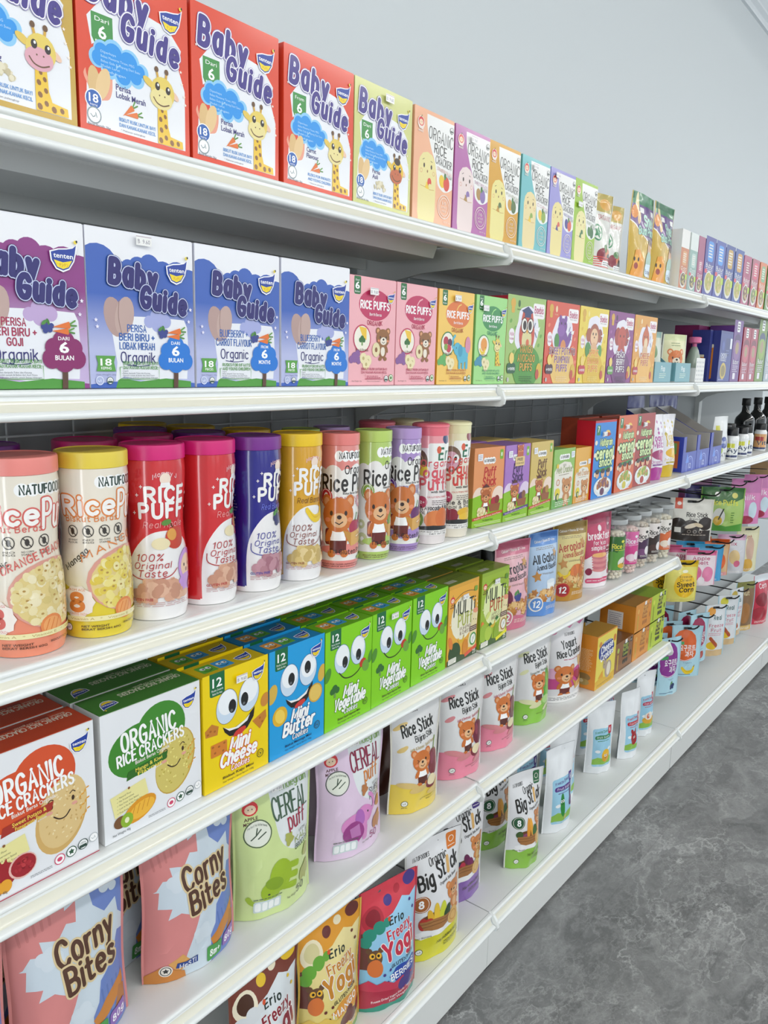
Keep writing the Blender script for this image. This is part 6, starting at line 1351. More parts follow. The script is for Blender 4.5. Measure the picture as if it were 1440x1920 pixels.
place(pouch('snack_pouch', .092, .150, .035, art_popcorn(True), 'd9d9d4', '9a9a98', 'crumpled white pouch with red stripes behind the last slim cracker box', group='tilted white pouches on the top shelf', seed=3), .424, .036, Z1 + EPS, R_(-8))
place(pouch('snack_pouch', .086, .142, .035, art_popcorn(False), 'dcdcd4', '8f8f8c', 'white pouch with an olive top and green recycling emblem on the top shelf', group='tilted white pouches on the top shelf', seed=5), .512, .05, Z1 + EPS, R_(-14))
a_sn = art_snek()
for x, lab in ((.636, 'tall purple and yellow banana snack pouch, the nearer of the pair'), (.767, 'tall purple and yellow banana snack pouch touching the white thin box')):
    place(pouch('snack_pouch', .128, .182, .03, a_sn, 'c9a52c', '6a6a6a', lab, group='banana snack pouches on the top shelf', seed=int(x * 100), topcol='1f7a4a', waist=.01), x, .03, Z1 + EPS)
g3 = 'thin upright cartons on the top shelf'
thin = [(.868, .055, 'c9794a', 'd9a06a', '6a4a3a', 'eceae6', 'white-sided thin carton with an orange front beside the banana pouches'),
        (.934, .056, '8fb0a8', 'b9d0c8', '5a4a4a', 'dfe6e2', 'thin carton with a pale teal front'),
        (.99, .05, 'a34a72', 'b9668a', '6a4a4a', 'a34a72', 'thin plum carton before the row of blue ones'),
        (1.062, .084, '3f3f96', '3f8fe0', 'b9b04a', '4a3f8a', 'indigo carton with a bright blue panel, nearest of the blue ones'),
        (1.150, .084, '3f4aa0', '4a96e6', 'b9b04a', '4a3f8a', 'indigo carton with a bright blue panel, beside the gold-panelled ones'),
        (1.238, .084, '2a3f8f', 'c9a24a', 'b9b04a', '26346f', 'navy carton with a gold panel next to the blue-panelled ones'),
        (1.328, .084, '2a4a9a', 'cf9a4a', 'b9b04a', '26346f', 'navy carton with a gold panel next to the rose carton'),
        (1.416, .08, 'b04a72', 'a83a62', '7a3a3a', 'a8446a', 'rose pink carton after the navy ones'),
        (1.505, .08, 'b0556a', 'd9486a', '6a7a3a', '2f6a4a', 'green-sided carton with a rosy front'),
        (1.595, .08, 'd9763c', '7fae7a', '8a6a3a', 'c9622f', 'orange carton with a green panel near the far end of the top shelf'),
        (1.69, .08, '6f9a4a', 'd9a03a', '8a6a3a', '5a8a3a', 'green carton past the orange one on the top shelf')]
for x, w, c, tp, bw, sd, lab in thin:
    place(carton('cereal_box', w, .138, .045, art_thin(c, tp, bw, 'Bubur' if w > .06 else 'Oat'), sd, label=lab, group=g3), x, .008, Z1 + EPS)

# ---- second shelf
g = 'large blue and purple biscuit cartons on the second shelf'
rush_my = ('BISKUT RUSK UNTUK BAYI', 'DAN KANAK-KANAK KECIL'); rush_en = ('RUSKS FOR INFANTS', 'AND YOUNG CHILDREN')
a_pur = art_guide_blue('8f3a86', 'c9b3dd', 'c3a8d6', ['PERISA', 'BERI BIRU +', 'GOJI'], 'Organik', 'DARI', 'BULAN', rush_my, '8a1f66', 'a8234f')
a_blm = art_guide_blue('3d63ba', 'b9bfe6', 'a7aee0', ['PERISA', 'BERI BIRU +', 'LOBAK MERAH'], 'Organik', 'DARI', 'BULAN', rush_my, '1878d6', '2a5fb0')
a_ble = art_guide_blue('3d63ba', 'b9bfe6', 'a7aee0', ['BLUEBERRY +', 'CARROT FLAVOUR'], 'Organic', 'FROM', 'MONTHS', rush_en, '1878d6', '2a5fb0')
for x, art, edge, lab, tg in ((-.8015, a_pur, 'e6e6f0', 'purple biscuit carton with a plum tree badge on the second shelf', None), (-.6795, a_blm, 'e9eaf4', 'blue biscuit carton with a price label, beside the purple one', (.5, 1.115)),
    (-.556, a_ble, 'e9eaf4', 'blue biscuit carton in English between two other blue cartons', None), (-.432, a_ble, 'e9eaf4', 'blue biscuit carton in English beside the first pink box', None)):
    place(carton('biscuit_box', .1205, .145, .055, art, edge, top='f0f0f6', label=lab, group=g, tag_at=tg), x, .006, Z2 + EPS)
g = 'rice puff boxes on the second shelf'
a_pk = art_puffs_organik('f3b3bb', 'c22a5c', 'b3264f', 'corn', 'bear', '8a5a9a', True)
for x, art, edge, lab, tg in ((-.3225, a_pk, 'f0a9b3', 'pink rice puff box beside the blue biscuit cartons', (.47, 1.20)), (-.223, a_pk, 'f0a9b3', 'pink rice puff box beside the yellow puff box', None),
    (-.12, art_puffs_organik('f5c95f', 'e2762e', 'b8622a', 'berry', 'elephant', '5fae5a', True), 'eab040', 'yellow rice puff box with a blue elephant', (.47, 1.27)),
    (-.0155, art_puffs_organik('a0dc86', '3a8f4f', '2f8a6a', 'pumpkin', 'giraffe', '3a8fae', False), '8fd07a', 'light green rice puff box with a small giraffe', (.25, 1.18))):
    place(carton('puff_box', .0975, .1385, .055, art, edge, label=lab, group=g, tag_at=tg), x, .006, Z2 + EPS)
g = 'animal puff boxes on the second shelf'
for x, art, edge, lab in ((.1005, art_baebis('9fbf6a', '6fa544', 'owl', ['MANGO', 'AVOCADO', 'PUFFS'], 'e2a83a', '2f5f1f', '1f5a34', '4f9636'), 'b8203a', 'olive green puff box with an owl in a graduation cap'),
    (.2385, art_baebis('d9553c', 'e8845f', 'hippo', ['SWEET POTATO', 'PUMPKIN', 'PUFFS'], '7a3f8f', 'f3d9ae', '4a2433', 'e9c26a'), '9f1f33', 'orange-red puff box with a purple hippo'),
    (.377, art_baebis('ecd24a', 'e0b92a', 'monkey', ['APPLE', 'BANANA', 'PUFFS'], 'e0752a', 'f6e38a', 'c2303f'), 'e2c43a', 'yellow puff box with a monkey'),
    (.515, art_baebis('8a3f86', 'a45aa0', 'elephant', ['PEACH', 'BERRY', 'PUFFS'], 'f6f0f4', '4a1f4a', '5f9a3a', '6f2f6f'), '7a3476', 'purple puff box with a red elephant'),
    (.653, art_baebis('e3a03a', 'efb95a', 'fox', ['CHEESE', 'PUFFS'], 'c2452f', 'f6e0b0', 'b8283a'), 'd9923a', 'amber puff box standing beside the teal trays')):
    place(carton('puff_box', .1345, .145, .05, art, edge, label=lab, group=g), x, .006, Z2 + EPS)
def tray(name, w, h, d, c, inner, label, group, back_h=None, front_cut=.45, artf=None):
    """open card display tray: low front, sloping sides, tall back"""
    r = empty(name); tag(r, label, 'display tray', group); bh = back_h or h; t = .0016; fh = h * front_cut
    m = MB(); m.box(-w / 2, w / 2, 0, d, 0, t, inner); m.box(-w / 2, w / 2, d - t, d, t, bh, inner)
    m.build('tray_base', M_CARD, r)
    for s_ in (-1, 1):
        q = MB(); x0 = s_ * w / 2 - (t if s_ > 0 else 0)
        q.prism([(t, t), (t, h), (d * .25, h), (d - t, bh), (d - t, t)], x0, x0 + t, inner); 
        q.prism([(t, t), (t, h), (d * .25, h), (d - t, bh), (d - t, t)], x0 + (t if s_ > 0 else -.0004), x0 + (t + .0004 if s_ > 0 else 0), c)
        q.build('side_wall', M_CARD, r)
    f = MB(); f.box(-w / 2, w / 2, 0, t, t, fh, c); f.box(-w / 2, -w / 2 + w * .2, 0, t, fh, h, c)
    if artf: f.art(artf, lambda u, v, o: (-w / 2 + u * w, -.00006 - o, v * w))
    f.build('front_lip', M_CARD, r); return r
A = Art(.42); A.R(0, 0, 1, .42, '76aab4'); A.K('Pop', .38, .62, .24, .1, 'f0f6f6', wt=1.8); A.lines(.3, .7, .08, .2, 3, 'd9ead8')
gt = 'teal display trays on the second shelf'
place(tray('display_tray', .112, .048, .10, '76aab4', 'e6e6e2', 'teal card tray of packets beside the amber puff box', gt, .11, 1.0, A), .800, .012, Z2 + EPS)
place(tray('display_tray', .112, .048, .10, '76aab4', 'e6e6e2', 'teal card tray holding the fox packet', gt, .11, 1.0, A), .945, .012, Z2 + EPS)
def art_fox(): 
    B = Art(1.5); B.R(0, 0, 1, 1.5, 'e2e0b4'); B.R(0, 1.3, 1, 1.5, 'd6dcaa'); bear(B, .5, .72, .62, fur='d9752f', belly='f3e6d0', body=False, ear='f0c9a0'); B.E(.3, .3, .2, .12, 'd9a04a'); B.lines(.3, .7, 1.1, 1.25, 2, '8a9a6a'); return B
def art_leaf():
    B = Art(1.5); B.R(0, 0, 1, 1.5, 'cfd6c6'); B.R(0, 1.32, 1, 1.5, '8fb0a8'); B.E(.4, .7, .2, .3, 'a9707a', rot=20); B.E(.6, .9, .16, .2, '7a9a6a'); B.E(.5, .3, .35, .2, 'b9c94a'); B.lines(.3, .7, 1.1, 1.25, 2, '8a9a6a'); return B
gp = 'packets standing in the teal trays'
al = art_leaf()
for i, (x, y, r_, lab, a) in enumerate(((.775, .04, -20, 'pale green packet in the tray beside the amber box, nearer the front', al), (.812, .062, -14, 'pale green packet behind the other in the same teal tray', al), (.945, .04, -26, 'cream packet with an orange fox face in a teal tray', art_fox()))):
    place(pouch('snack_packet', .078, .118, .024, a, 'd9dcc8', 'a9aaa4', lab, cat='packet', group=gp, seed=20 + i, waist=.02), x, y, Z2 + .003, R_(r_))
def art_dots():
    B = Art(.9); B.R(0, 0, 1, .9, 'ecebe8'); rd = random.Random(4)
    for i in range(26): B.R(rd.uniform(.05, .9), rd.uniform(.06, .85), rd.uniform(.05, .9) * 0 + rd.uniform(.05, .9), rd.uniform(.1, .85), 'ecebe8', u=0)
    B.up()
    for i in range(5):
        for j in range(5): B.E(.12 + .19 * i + .04 * (j % 2), .1 + .16 * j, .022, .045, '6a7086', rot=rd.uniform(-20, 20), n=8, u=0)
    B.up(); return B
place(carton('patterned_box', .07, .036, .08, art_dots(), 'e6e5e2', label='small white box with dark speckles, beside the pink-capped pouch', group=None), 1.068, .008, Z2 + EPS)
r = empty('spout_pouch'); tag(r, 'clear squeeze pouch with a pink cap and spout', 'pouch')
q = MB(); q.lathe([(.02, 0), (.024, .01), (.022, .05), (.012, .085), (.007, .095)], '9aa89a', n=20); q.build('body', M_FOIL, r, smooth=True)
q = MB(); q.lathe([(.006, .093), (.006, .104), (.008, .105)], 'd96a9a', n=16); q.build('spout', M_LID, r, smooth=40)
q = MB(); q.lathe([(.013, .104), (.017, .106), (.017, .119), (.015, .121), (.001, .121)], 'e0709f', n=20); q.build('cap', M_LID, r, smooth=40)
place(r, 1.135, .05, Z2 + EPS)
B = Art(1.15); B.R(0, 0, 1, 1.15, '34418f'); B.RR(.44, .62, .78, 1.05, .04, '2a3478'); B.K('CHICKEN', .12, .62, .60, .08, 'e9ecf6', wt=1.8, sp=1.1); B.K('NOODLE', .12, .58, .50, .08, 'e9ecf6', wt=1.8, sp=1.1); B.E(.40, .26, .24, .2, 'c9b04a'); B.E(.40, .26, .17, .14, '8a7a3a'); B.RR(.80, .80, .96, 1.05, .02, 'e9ecf6'); B.lines(.5, .75, .66, .78, 2, '8a96d0'); B.E(.25, .86, .1, .12, '4a5aa8'); B.lines(.1, .5, .03, .07, 1, 'c9d0f0')
S_ = Art(2.0); S_.R(0, 0, 1, 2.0, '2a3480'); S_.RR(.2, .1, .75, 1.5, .05, 'd9822c'); S_.lines(.26, .7, .3, 1.35, 10, 'b5641f'); S_.RR(.2, 1.36, .75, 1.5, .03, 'efe3c8')
place(carton('meal_box', .118, .143, .07, B, '2c3784', left=S_, label='wide blue meal box with an orange side panel', group='meal cartons at the far end of the second shelf'), 1.292, .01, Z2 + EPS)
place(carton('meal_box', .022, .143, .05, None, '26307a', left=S_, label='blue meal box turned edge-on behind the wide blue one', group='meal cartons at the far end of the second shelf'), 1.213, .03, Z2 + EPS)
gm = 'narrow porridge cartons on the second shelf'
for x, w, c, lb, dk, lab in ((1.401, .09, '6a3a8a', '8a5a9a', '4a2466', 'purple porridge carton beside the wide blue meal box'), (1.50, .082, 'a8344f', 'c95a6a', '7a1f3a', 'crimson porridge carton next to the purple one'), (1.585, .082, 'a8344f', 'c95a6a', '7a1f3a', 'crimson porridge carton next to the green one'), (1.682, .1, '6f8f2c', '8fae3a', '2f3f6a', 'olive green porridge carton at the end of the second shelf'), (1.79, .09, '9fb0b8', 'c9d6d9', '5a6a72', 'pale grey porridge carton beyond the olive one')):
    place(carton('porridge_box', w, .163, .07, art_tin(c, lb, dk, 'Bubur'), c, top='8f1f62', label=lab, group=gm), x, .01, Z2 + EPS)
for i, (x, lab) in enumerate(((1.305, 'magenta-topped carton behind the wide blue meal box'), (1.39, 'magenta-topped carton behind the purple porridge carton'))):
    place(carton('porridge_box', .078, .160, .07, None, '8f1f62', label=lab, group=gm, ), x, .084, Z2 + EPS)
# ---- third shelf: canisters
g = 'front row of snack canisters on the third shelf'; gb = 'canisters in the rows behind'
PUF = ['e9d79a', 'efe0ae', 'f3e7c0', 'dcc67e', 'e6cf8a']; PUFY = ['ead66a', 'f0e08a', 'e3c94f', 'f3e7a6']
a_pch = art_can_natu('ef8f70', 'f3cdb0', 'Oren Pic', 'ORANGE PEACH', 'd9625a', PUF)
a_mng = art_can_natu('e6cf35', 'f0e6a0', 'Mangga', 'MANGO', 'e2833a', PUFY)
def mom(c, fl, pf, ft, sh, back=False, hair='c99adf', dk='b51f28'): return art_can_mommy(c, fl, pf, ft, sh, back, hair, dk)
PA = ['d9a58a', 'e3b59a', 'c9937a']; PB = ['b5808c', 'a8707f', 'c2909c']; PY = ['dcc07a', 'e8d096', 'cbae68']
can_apple = art_can_mommy('d3262d', 'Real Apple', PA, 'apple', 0)
CANS = [
 ('peach', -.795, .046, .036, .185, a_pch, 'efe6d6', 'ee8c84', -10, 'peach-lidded puff canister with an orange lower half, beside the yellow-lidded mango canister'),
 ('yellow', -.721, .042, .035, .185, a_mng, 'efe6d6', 'e8d04a', -6, 'yellow-lidded mango puff canister'),
 ('red', -.649, .042, .034, .187, can_apple, 'd3262d', 'd81f78', -16, 'red apple puff canister with a magenta lid, its front turned out'),
 ('redback', -.576, .044, .034, .187, art_can_mommy('d3262d', 'Real Apple', PA, 'apple', .3, True), 'd3262d', 'd81f78', -37, 'red apple puff canister with a magenta lid, turned to show its barcode'),
 ('navy', -.504, .041, .033, .187, art_can_mommy('201a86', 'Real Blueberry', PB, 'berry', .3, False, '5a6a6a', '3a3a9a'), '201a86', '7a2a8f', -47, 'navy blueberry puff canister with a purple lid'),
 ('banana', -.434, .036, .032, .187, art_can_mommy('dba10f', 'Real Banana', PY, 'banana', .3, False, '6a3f26', '8a3a2a'), 'dba10f', 'edc51c', -66, 'golden banana puff canister with a yellow lid'),
 ('pink', -.355, .034, .028, .183, art_can_organic('e58d86', ['DRAGON FRUIT', '- BUAH NAGA'], 'c9405a', ('b03a56', '6a2f5a'), 'c22f3a'), 'f1efec', 'e8837f', -20, 'pink-lidded organic puff canister printed with a bear'),
 ('green', -.284, .032, .027, .183, art_can_organic('b3cf6a', ['AVOCADO', '- ALPUKAT'], '8aa04a', ('7a9a3a', '2f5a2a'), '86a83a'), 'f1efec', 'b9d36a', 2, 'pale green lidded organic puff canister'),
 ('lilac', -.213, .031, .027, .183, art_can_organic('a98bc9', ['PURPLE SWEET POTATO', 'UBI KELEDEK UNGU'], '6a4aa8', ('6a2f6a', '7a3a7a'), '6a3a9a'), 'f1efec', 'b596cf', -26, 'lilac-lidded organic puff canister'),
 ('erio_pink', -.145, .029, .029, .186, art_can_erio('eee6e4', 'ee9aa0', 'd9525f', ['Peach, Avocado & Black Rice', 'Pic, Alpukat & Beri Biru'], True, [(.2, .22, .1, .1, '6f8f3a'), (.2, .22, .06, .06, 'd9cf7a'), (.48, .22, .17, .12, 'e2854a'), (.60, .24, .12, .13, 'd9753c'), (.82, .2, .07, .09, '2f3a6a')]), 'eee6e4', 'e8707f', -28, 'pink-lidded yogurt puff canister with a peach drawing'),
 ('erio_cream', -.078, .029, .028, .186, art_can_erio('ece4d2', 'e9e2b8', 'd33f35', ['Apple & Banana', 'Epal & Pisang'], False, [(.2, .22, .12, .1, 'a82f3f'), (.36, .2, .1, .09, '8f2436'), (.6, .24, .16, .06, 'e8b52c'), (.62, .18, .15, .05, 'f0c43a')]), 'ece4d2', 'e8e3b4', -24, 'cream-lidded yogurt puff canister beside the orange stick box')]
proto = {}
for k, x, y, rr, h, a, base, lid, fac, lab in CANS:
    c = canister('snack_canister', rr, h, a, base, lid, lab, g, facing=R_(fac), dome=k.startswith('erio'), lid_h=.018 if k.startswith('erio') else .016, waist=.05 if k in ('pink', 'green', 'lilac') else .10)
    place(c, x, y, Z3 + EPS); proto[k] = c
for k, x, y, lab in (('peach', -.868, .124, 'peach-lidded canister half hidden behind the nearest canisters'), ('navy', -.785, .128, 'purple-lidded canister seen between the peach and yellow lids'),
    ('red', -.682, .116, 'magenta-lidded canister behind the red apple canister with its front out'), ('red', -.600, .126, 'magenta-lidded canister behind the barcode-side red canister'),
    ('navy', -.525, .118, 'purple-lidded canister directly behind the navy one'), ('navy', -.555, .196, 'purple-lidded canister in the row behind both magenta lids'),
    ('banana', -.452, .112, 'yellow-lidded canister directly behind the golden one'), ('banana', -.480, .190, 'yellow-lidded canister behind the second purple lid'), ('banana', -.505, .262, 'yellow-lidded canister farthest back, by the wire grid'),
    ('green', -.357, .104, 'pale green lidded canister behind the pink organic one'), ('lilac', -.290, .106, 'lilac-lidded canister behind the pale green organic one'),
    ('erio_pink', -.178, .110, 'pink-lidded yogurt canister in the row behind'), ('erio_cream', -.106, .104, 'cream-lidded yogurt canister in the row behind')):
    c = dup(proto[k], lab); c['group'] = gb; place(c, x, y, Z3 + EPS)
# ---- third shelf: boxes
g = 'stick snack boxes on the third shelf'
for x, y, ang, c, tc, free, fr, lab in ((.0255, .021, -6, 'e89a63', 'c22a2a', False, ('b3273a', '8a2f2a'), 'orange stick snack box with red lettering'), (.112, .014, -1.5, 'a878c4', '3f1f5a', True, ('5a2a5a', '8a5a3a'), 'purple stick snack box with a free sticker offer'), (.203, .013, -.5, 'd6bb66', '6a3f1f', False, ('8a4a2a', 'b58a3a'), 'mustard stick snack box beside the small green cracker box')):
    bt = Art(1.0)
    place(carton('stick_snack_box', .085, .137, .062, art_puffstick(c, tc, free, fr), c, left=side_puffstick(c), label=lab, group=g), x, y, Z3 + EPS, R_(ang))
for x, y, c, lab in ((.07, .082, 'a878c4', 'purple stick snack box in the row behind'), (.157, .082, 'd6bb66', 'mustard stick snack box in the row behind')):
    place(carton('stick_snack_box', .085, .137, .062, None, c, label=lab, group=g), x, y, Z3 + EPS)
g = 'small melting cracker boxes on the third shelf'
place(carton('cracker_box', .092, .114, .05, art_melt('8fc05a', '6fae5a'), '8fc05a', label='small green and cream cracker box', group=g), .297, .012, Z3 + EPS)
place(carton('cracker_box', .074, .114, .05, art_melt('e8ae3c', 'dfa03a'), 'e8ae3c', label='small amber and cream cracker box', group=g), .382, .011, Z3 + EPS)
g = 'multigrain cereal boxes on the third shelf'
a1 = art_cereal('1f86d9', ['6a3a5a', 'b5763a', '8a5a6a', 'c98a4a']); a2 = art_cereal('d9622c', ['d9c94a', 'c9a04a', '8fae3a', 'e0b85a']); a3 = art_cereal('a8332f', ['b5453f', 'd9c26a', '8fae3a', 'c98a5a'])
for x, y, ang, a, c, s_, lab in ((.4735, .006, -1, a1, '1f86d9', 'c4102a', 'blue cereal box with a red side'), (.602, .009, 1, a2, 'd9622c', 'b8401f', 'orange cereal box between the blue and the red one'), (.722, .013, -1, a3, 'a8332f', '8f2424', 'red cereal box with lime lettering')):
    place(carton('cereal_box', .105 if x < .6 else .112, .167, .042, a, s_, top='9a3a1f', label=lab, group=g, tag_at=(.42, 1.28)), x, y, Z3 + EPS, R_(ang))
for x, lab in ((.50, 'brown-topped cereal box behind the blue one'), (.62, 'brown-topped cereal box behind the orange one')):
    place(carton('cereal_box', .105, .169, .04, None, 'a8442a', top='8a3a1f', label=lab, group=g), x, .058, Z3 + EPS)
g = 'yogurt melt pouches on the third shelf'
place(pouch('snack_pouch', .088, .165, .045, art_melts('b53f9a', '8f5a9a', ('a83a72', 'c96a8f'), 'Dragonfruit'), 'ebe9ee', 'c9c9d0', 'white and magenta pouch of yogurt drops', group=g, seed=31, waist=.0), .845, .036, Z3 + EPS, R_(-6))
place(pouch('snack_pouch', .082, .163, .045, art_melts('d9b92c', 'b9a83a', ('e8b52c', 'f0c94a'), 'Mango'), 'ecebe2', 'c9c9c0', 'white and yellow pouch of yogurt drops', group=g, seed=32, waist=.0), .934, .036, Z3 + EPS, R_(-4))
B = Art(.48); B.R(0, 0, 1, .48, '3448b0'); B.O(.56, .12, .26, .03, '8a9ae0', n=30); B.O(.56, .12, .20, .02, '6a7ad0', n=28); B.T('12', .48, .64, .08, .12, 'c9d3f3', wt=.02); B.P([(.25, .22), (.34, .46), (.48, .22)], '5a8ae6')
g = 'open blue display trays on the third shelf'
for x, lab in ((1.083, 'open blue card tray next to the yellow pouch'), (1.20, 'open blue card tray, second from the yellow pouch'), (1.322, 'open blue card tray next to the white zip pouch')):
    t = tray('display_tray', .114, .098, .17, '2f3fa8', 'b9b4ae', lab, g, .165, .48, B)
    s_ = MB(); s_.box(-.0575, -.0573, .012, .05, .012, .086, 'c96a3a'); s_.box(-.0577, -.0574, .018, .044, .05, .08, '7fae5a'); s_.build('side_print', M_CARD, t)
    place(t, x, .018, Z3 + EPS)
# sachets hanging over the trays
def art_sach():
    B = Art(1.5); B.R(0, 0, 1, 1.5, '3a3f9a'); B.P([(0, 0), (.5, .5), (0, 1.0)], '2f3590'); B.P([(1, .1), (.55, .7), (1, 1.1)], '4a52a8'); B.P([(0, 0), (1, 0), (.5, .34)], '6f78c0')
    for k, t in enumerate(('FRUIT', 'PASTE', 'READY TO', 'EAT IT')): B.K(t, .28, .72, 1.10 - k * .17, .11, 'c9cdea', wt=1.9, sp=1.1)
    return B
asx = art_sach(); g = 'dark blue sachets standing up at the back of the third shelf'
for i, (x, y, lab) in enumerate(((1.13, .20, 'dark blue sachet showing above the magenta pouch'), (1.31, .205, 'dark blue sachet above the yellow pouch'), (1.44, .21, 'dark blue sachet farthest along the back'))):
    place(pouch('sachet', .098, .20, .02, asx, '3a3f9a', '2f347a', lab, cat='sachet', group=g, seed=40 + i, waist=.0), x, y, Z3 + EPS, R_(-6))
def art_zip():
    B = Art(1.5); B.R(0, 0, 1, 1.5, 'e6e8e8'); B.R(.08, .9, .3, 1.2, 'd3cf4a'); B.E(.5, .62, .26, .2, '46549a'); B.E(.5, .62, .18, .13, '5f6db0'); B.K('Baby', .34, .66, .6, .08, 'eef0f8', wt=1.8); B.E(.3, .36, .14, .1, 'b9c94a'); B.K('OATS', .2, .8, .14, .12, '3a3a3a', wt=1.6); B.P([(.8, 0), (1, 0), (1, .8)], 'c9c48a'); return B
place(pouch('zip_pouch', .085, .138, .04, art_zip(), 'e2e4e4', 'd9d9d9', 'white zip pouch with a blue oval, beside the blue trays', seed=44, waist=.0), 1.44, .045, Z3 + EPS, R_(-12))
g = 'supplement bottles on the third shelf'
def pill_bottle(lab, c='eceeee', word='Aya', band='d9d93a'):
    r = empty('supplement_bottle'); tag(r, lab, 'bottle', g)
    A = Art(1.1); A.R(0, 0, 1, 1.1, c); A.R(.1, .62, .5, .9, band); A.K(word, .2, .9, .34, .26, '2a3a5a', wt=2.0, sp=1.1); A.R(0, 0, 1, .14, '2f3a6a')
    q = MB(); q.lathe([(.019, 0), (.021, .002), (.021, .066), (.017, .074), (.015, .076)], 'f0f1f1', n=24); b = q.build('body', M_TUB, r, smooth=40)
    L_ = MB(); P = [[Vector((.0213 * math.cos(R_(-235 + 200 * i / 12)), .0213 * math.sin(R_(-235 + 200 * i / 12)), .006 + .054 * j)) for i in range(13)] for j in range(2)]
    N = [[Vector((p.x, p.y, 0)).normalized() for p in row] for row in P]
    n_ = curved(L_, A, 12, 1, P, N, step=.00004); o = L_.build('label', M_TUB, r); add_smooth(o, n_)
    q = MB(); q.lathe([(.0165, .074), (.0175, .075), (.0175, .094), (.016, .096), (.001, .096)], '17181a', n=24); q.build('cap', M_LID, r, smooth=40)
    return r
pb = [(1.525, .03, 'white supplement bottle with a black cap, nearest the zip pouch'), (1.585, .045, 'white supplement bottle with a black cap, second from the zip pouch'), (1.64, .03, 'white supplement bottle with a black cap, third from the zip pouch'), (1.70, .03, 'supplement bottle with a yellow label patch'), (1.76, .05, 'white supplement bottle behind the yellow-patched one'), (1.90, .035, 'orange-labelled supplement jar at the far end of the third shelf')]
for i, (x, y, lab) in enumerate(pb):
    place(pill_bottle(lab, 'eceeee' if i < 5 else 'e2a86a', 'Aya' if i < 3 else 'Vita', 'd9d93a' if i != 5 else 'b3302a'), x, y, Z3 + EPS)
for i, (x, y) in enumerate(((1.62, .10), (1.70, .10), (1.79, .11))):
    place(pill_bottle(['white supplement bottle in the row behind, at its near end', 'white supplement bottle in the middle of the row behind', 'white supplement bottle at the far end of the row behind'][i]), x, y, Z3 + EPS)
g = 'black oil bottles at the back of the third shelf'
for i, (x, y, lab) in enumerate(((1.925, .10, 'tall black glass bottle, nearest of the three'), (2.085, .10, 'tall black glass bottle in the middle of the three'), (2.24, .10, 'tall black glass bottle cut by the edge of the photo'))):
    r = empty('oil_bottle'); tag(r, lab, 'bottle', g)
    q = MB(); q.lathe([(.031, 0), (.034, .003), (.034, .10), (.031, .112), (.019, .126), (.0135, .135), (.0125, .158), (.001, .158)], None, n=28); q.build('body', M_GLASS, r, smooth=50)
    q = MB(); q.lathe([(.0145, .156), (.0152, .157), (.0152, .180), (.014, .182), (.001, .182)], '0d0d0e', n=24); q.build('cap', M_LID, r, smooth=40)
    place(r, x, y, Z3 + EPS)

# ---- fourth shelf: boxes
g = 'rice cracker boxes on the fourth shelf'; D4 = .040
def row4(root, x, y, n, labs, dy=D4 + .003):
    place(root, x, y, Z4 + EPS)
    for i in range(1, n): place(dup(root, labs[i - 1]), x + .0025 * (-1) ** i, y + i * dy, Z4 + EPS)
a_o = art_rice_crackers('d9542c', 'a83226', 'Sweet Potato &', 'Pomegranate Flavour', 'pome'); a_g = art_rice_crackers('3f8a2c', '2f6a1f', 'Mango & Kiwi', 'Flavour', 'kiwi')
row4(carton('cracker_box', .126, .1445, .047, a_o, 'dedede', top='b8401f', topart=top_rice('b8401f', '8a2a18'), label='orange and white rice cracker box in the front row', group=g), -.816, .008, 3, ['orange-topped rice cracker box directly behind the front one', 'orange-topped rice cracker box farthest back'], .050)
row4(carton('cracker_box', .126, .1445, .047, a_g, 'dedede', top='3f7a2c', topart=top_rice('3f7a2c', '2a5a1c'), label='green and white rice cracker box in the front row', group=g), -.6825, .008, 3, ['green-topped rice cracker box directly behind the front one', 'green-topped rice cracker box farthest back'], .050)
g = 'mini cookie boxes on the fourth shelf'
a_c = art_mini('f3d400', 'cheese', 'Cheese', 'd9402c'); a_b = art_mini('1b9fe0', 'butter', 'Butter', '1a3f7a'); a_v = art_mini('86d411', 'veg', 'Vegetable', '2f7a1a')
row4(carton('cookie_box', .1015, .1435, D4, a_c, 'e3c400', top='d9b800', topart=top_mini('d9b800', 'cheese'), label='yellow cookie box with big cartoon eyes in the front row', group=g, tag_at=(.55, 1.235)), -.566, .006, 3, ['yellow cookie box directly behind the front one', 'yellow cookie box farthest back'])
row4(carton('cookie_box', .1015, .1435, D4, a_b, '1a92cf', top='1a86bf', topart=top_mini('1a86bf', 'butter'), label='sky blue cookie box with big cartoon eyes in the front row', group=g), -.4622, .006, 3, ['sky blue cookie box directly behind the front one', 'sky blue cookie box farthest back'])
vb = carton('cookie_box', .1, .1435, D4, a_v, '78c40e', top='6fb312', topart=top_mini('6fb312', 'veg'), label='bright green cookie box beside the sky blue one', group=g)
row4(vb, -.3595, .006, 3, ['bright green cookie box behind the one beside the sky blue', 'bright green cookie box farthest back, beside the sky blue'])
for x, y, ang, ls in ((-.2575, .008, 1.5, ['bright green cookie box with a price label, middle of three', 'bright green cookie box behind the middle one', 'bright green cookie box farthest back, in the middle file']), (-.1535, .011, 1, ['bright green cookie box beside the orange puff box', 'bright green cookie box behind the one beside the orange puff box', 'bright green cookie box farthest back, beside the orange puff box'])):
    for i in range(3): 
        v = dup(vb, ls[i])
        if x < -.2 and i == 0: price_tag(v, .0, -.0042, .128)
        place(v, x, y + i * (D4 + .003), Z4 + EPS, R_(ang) if i == 0 else 0)
g = 'multi puff boxes on the fourth shelf'
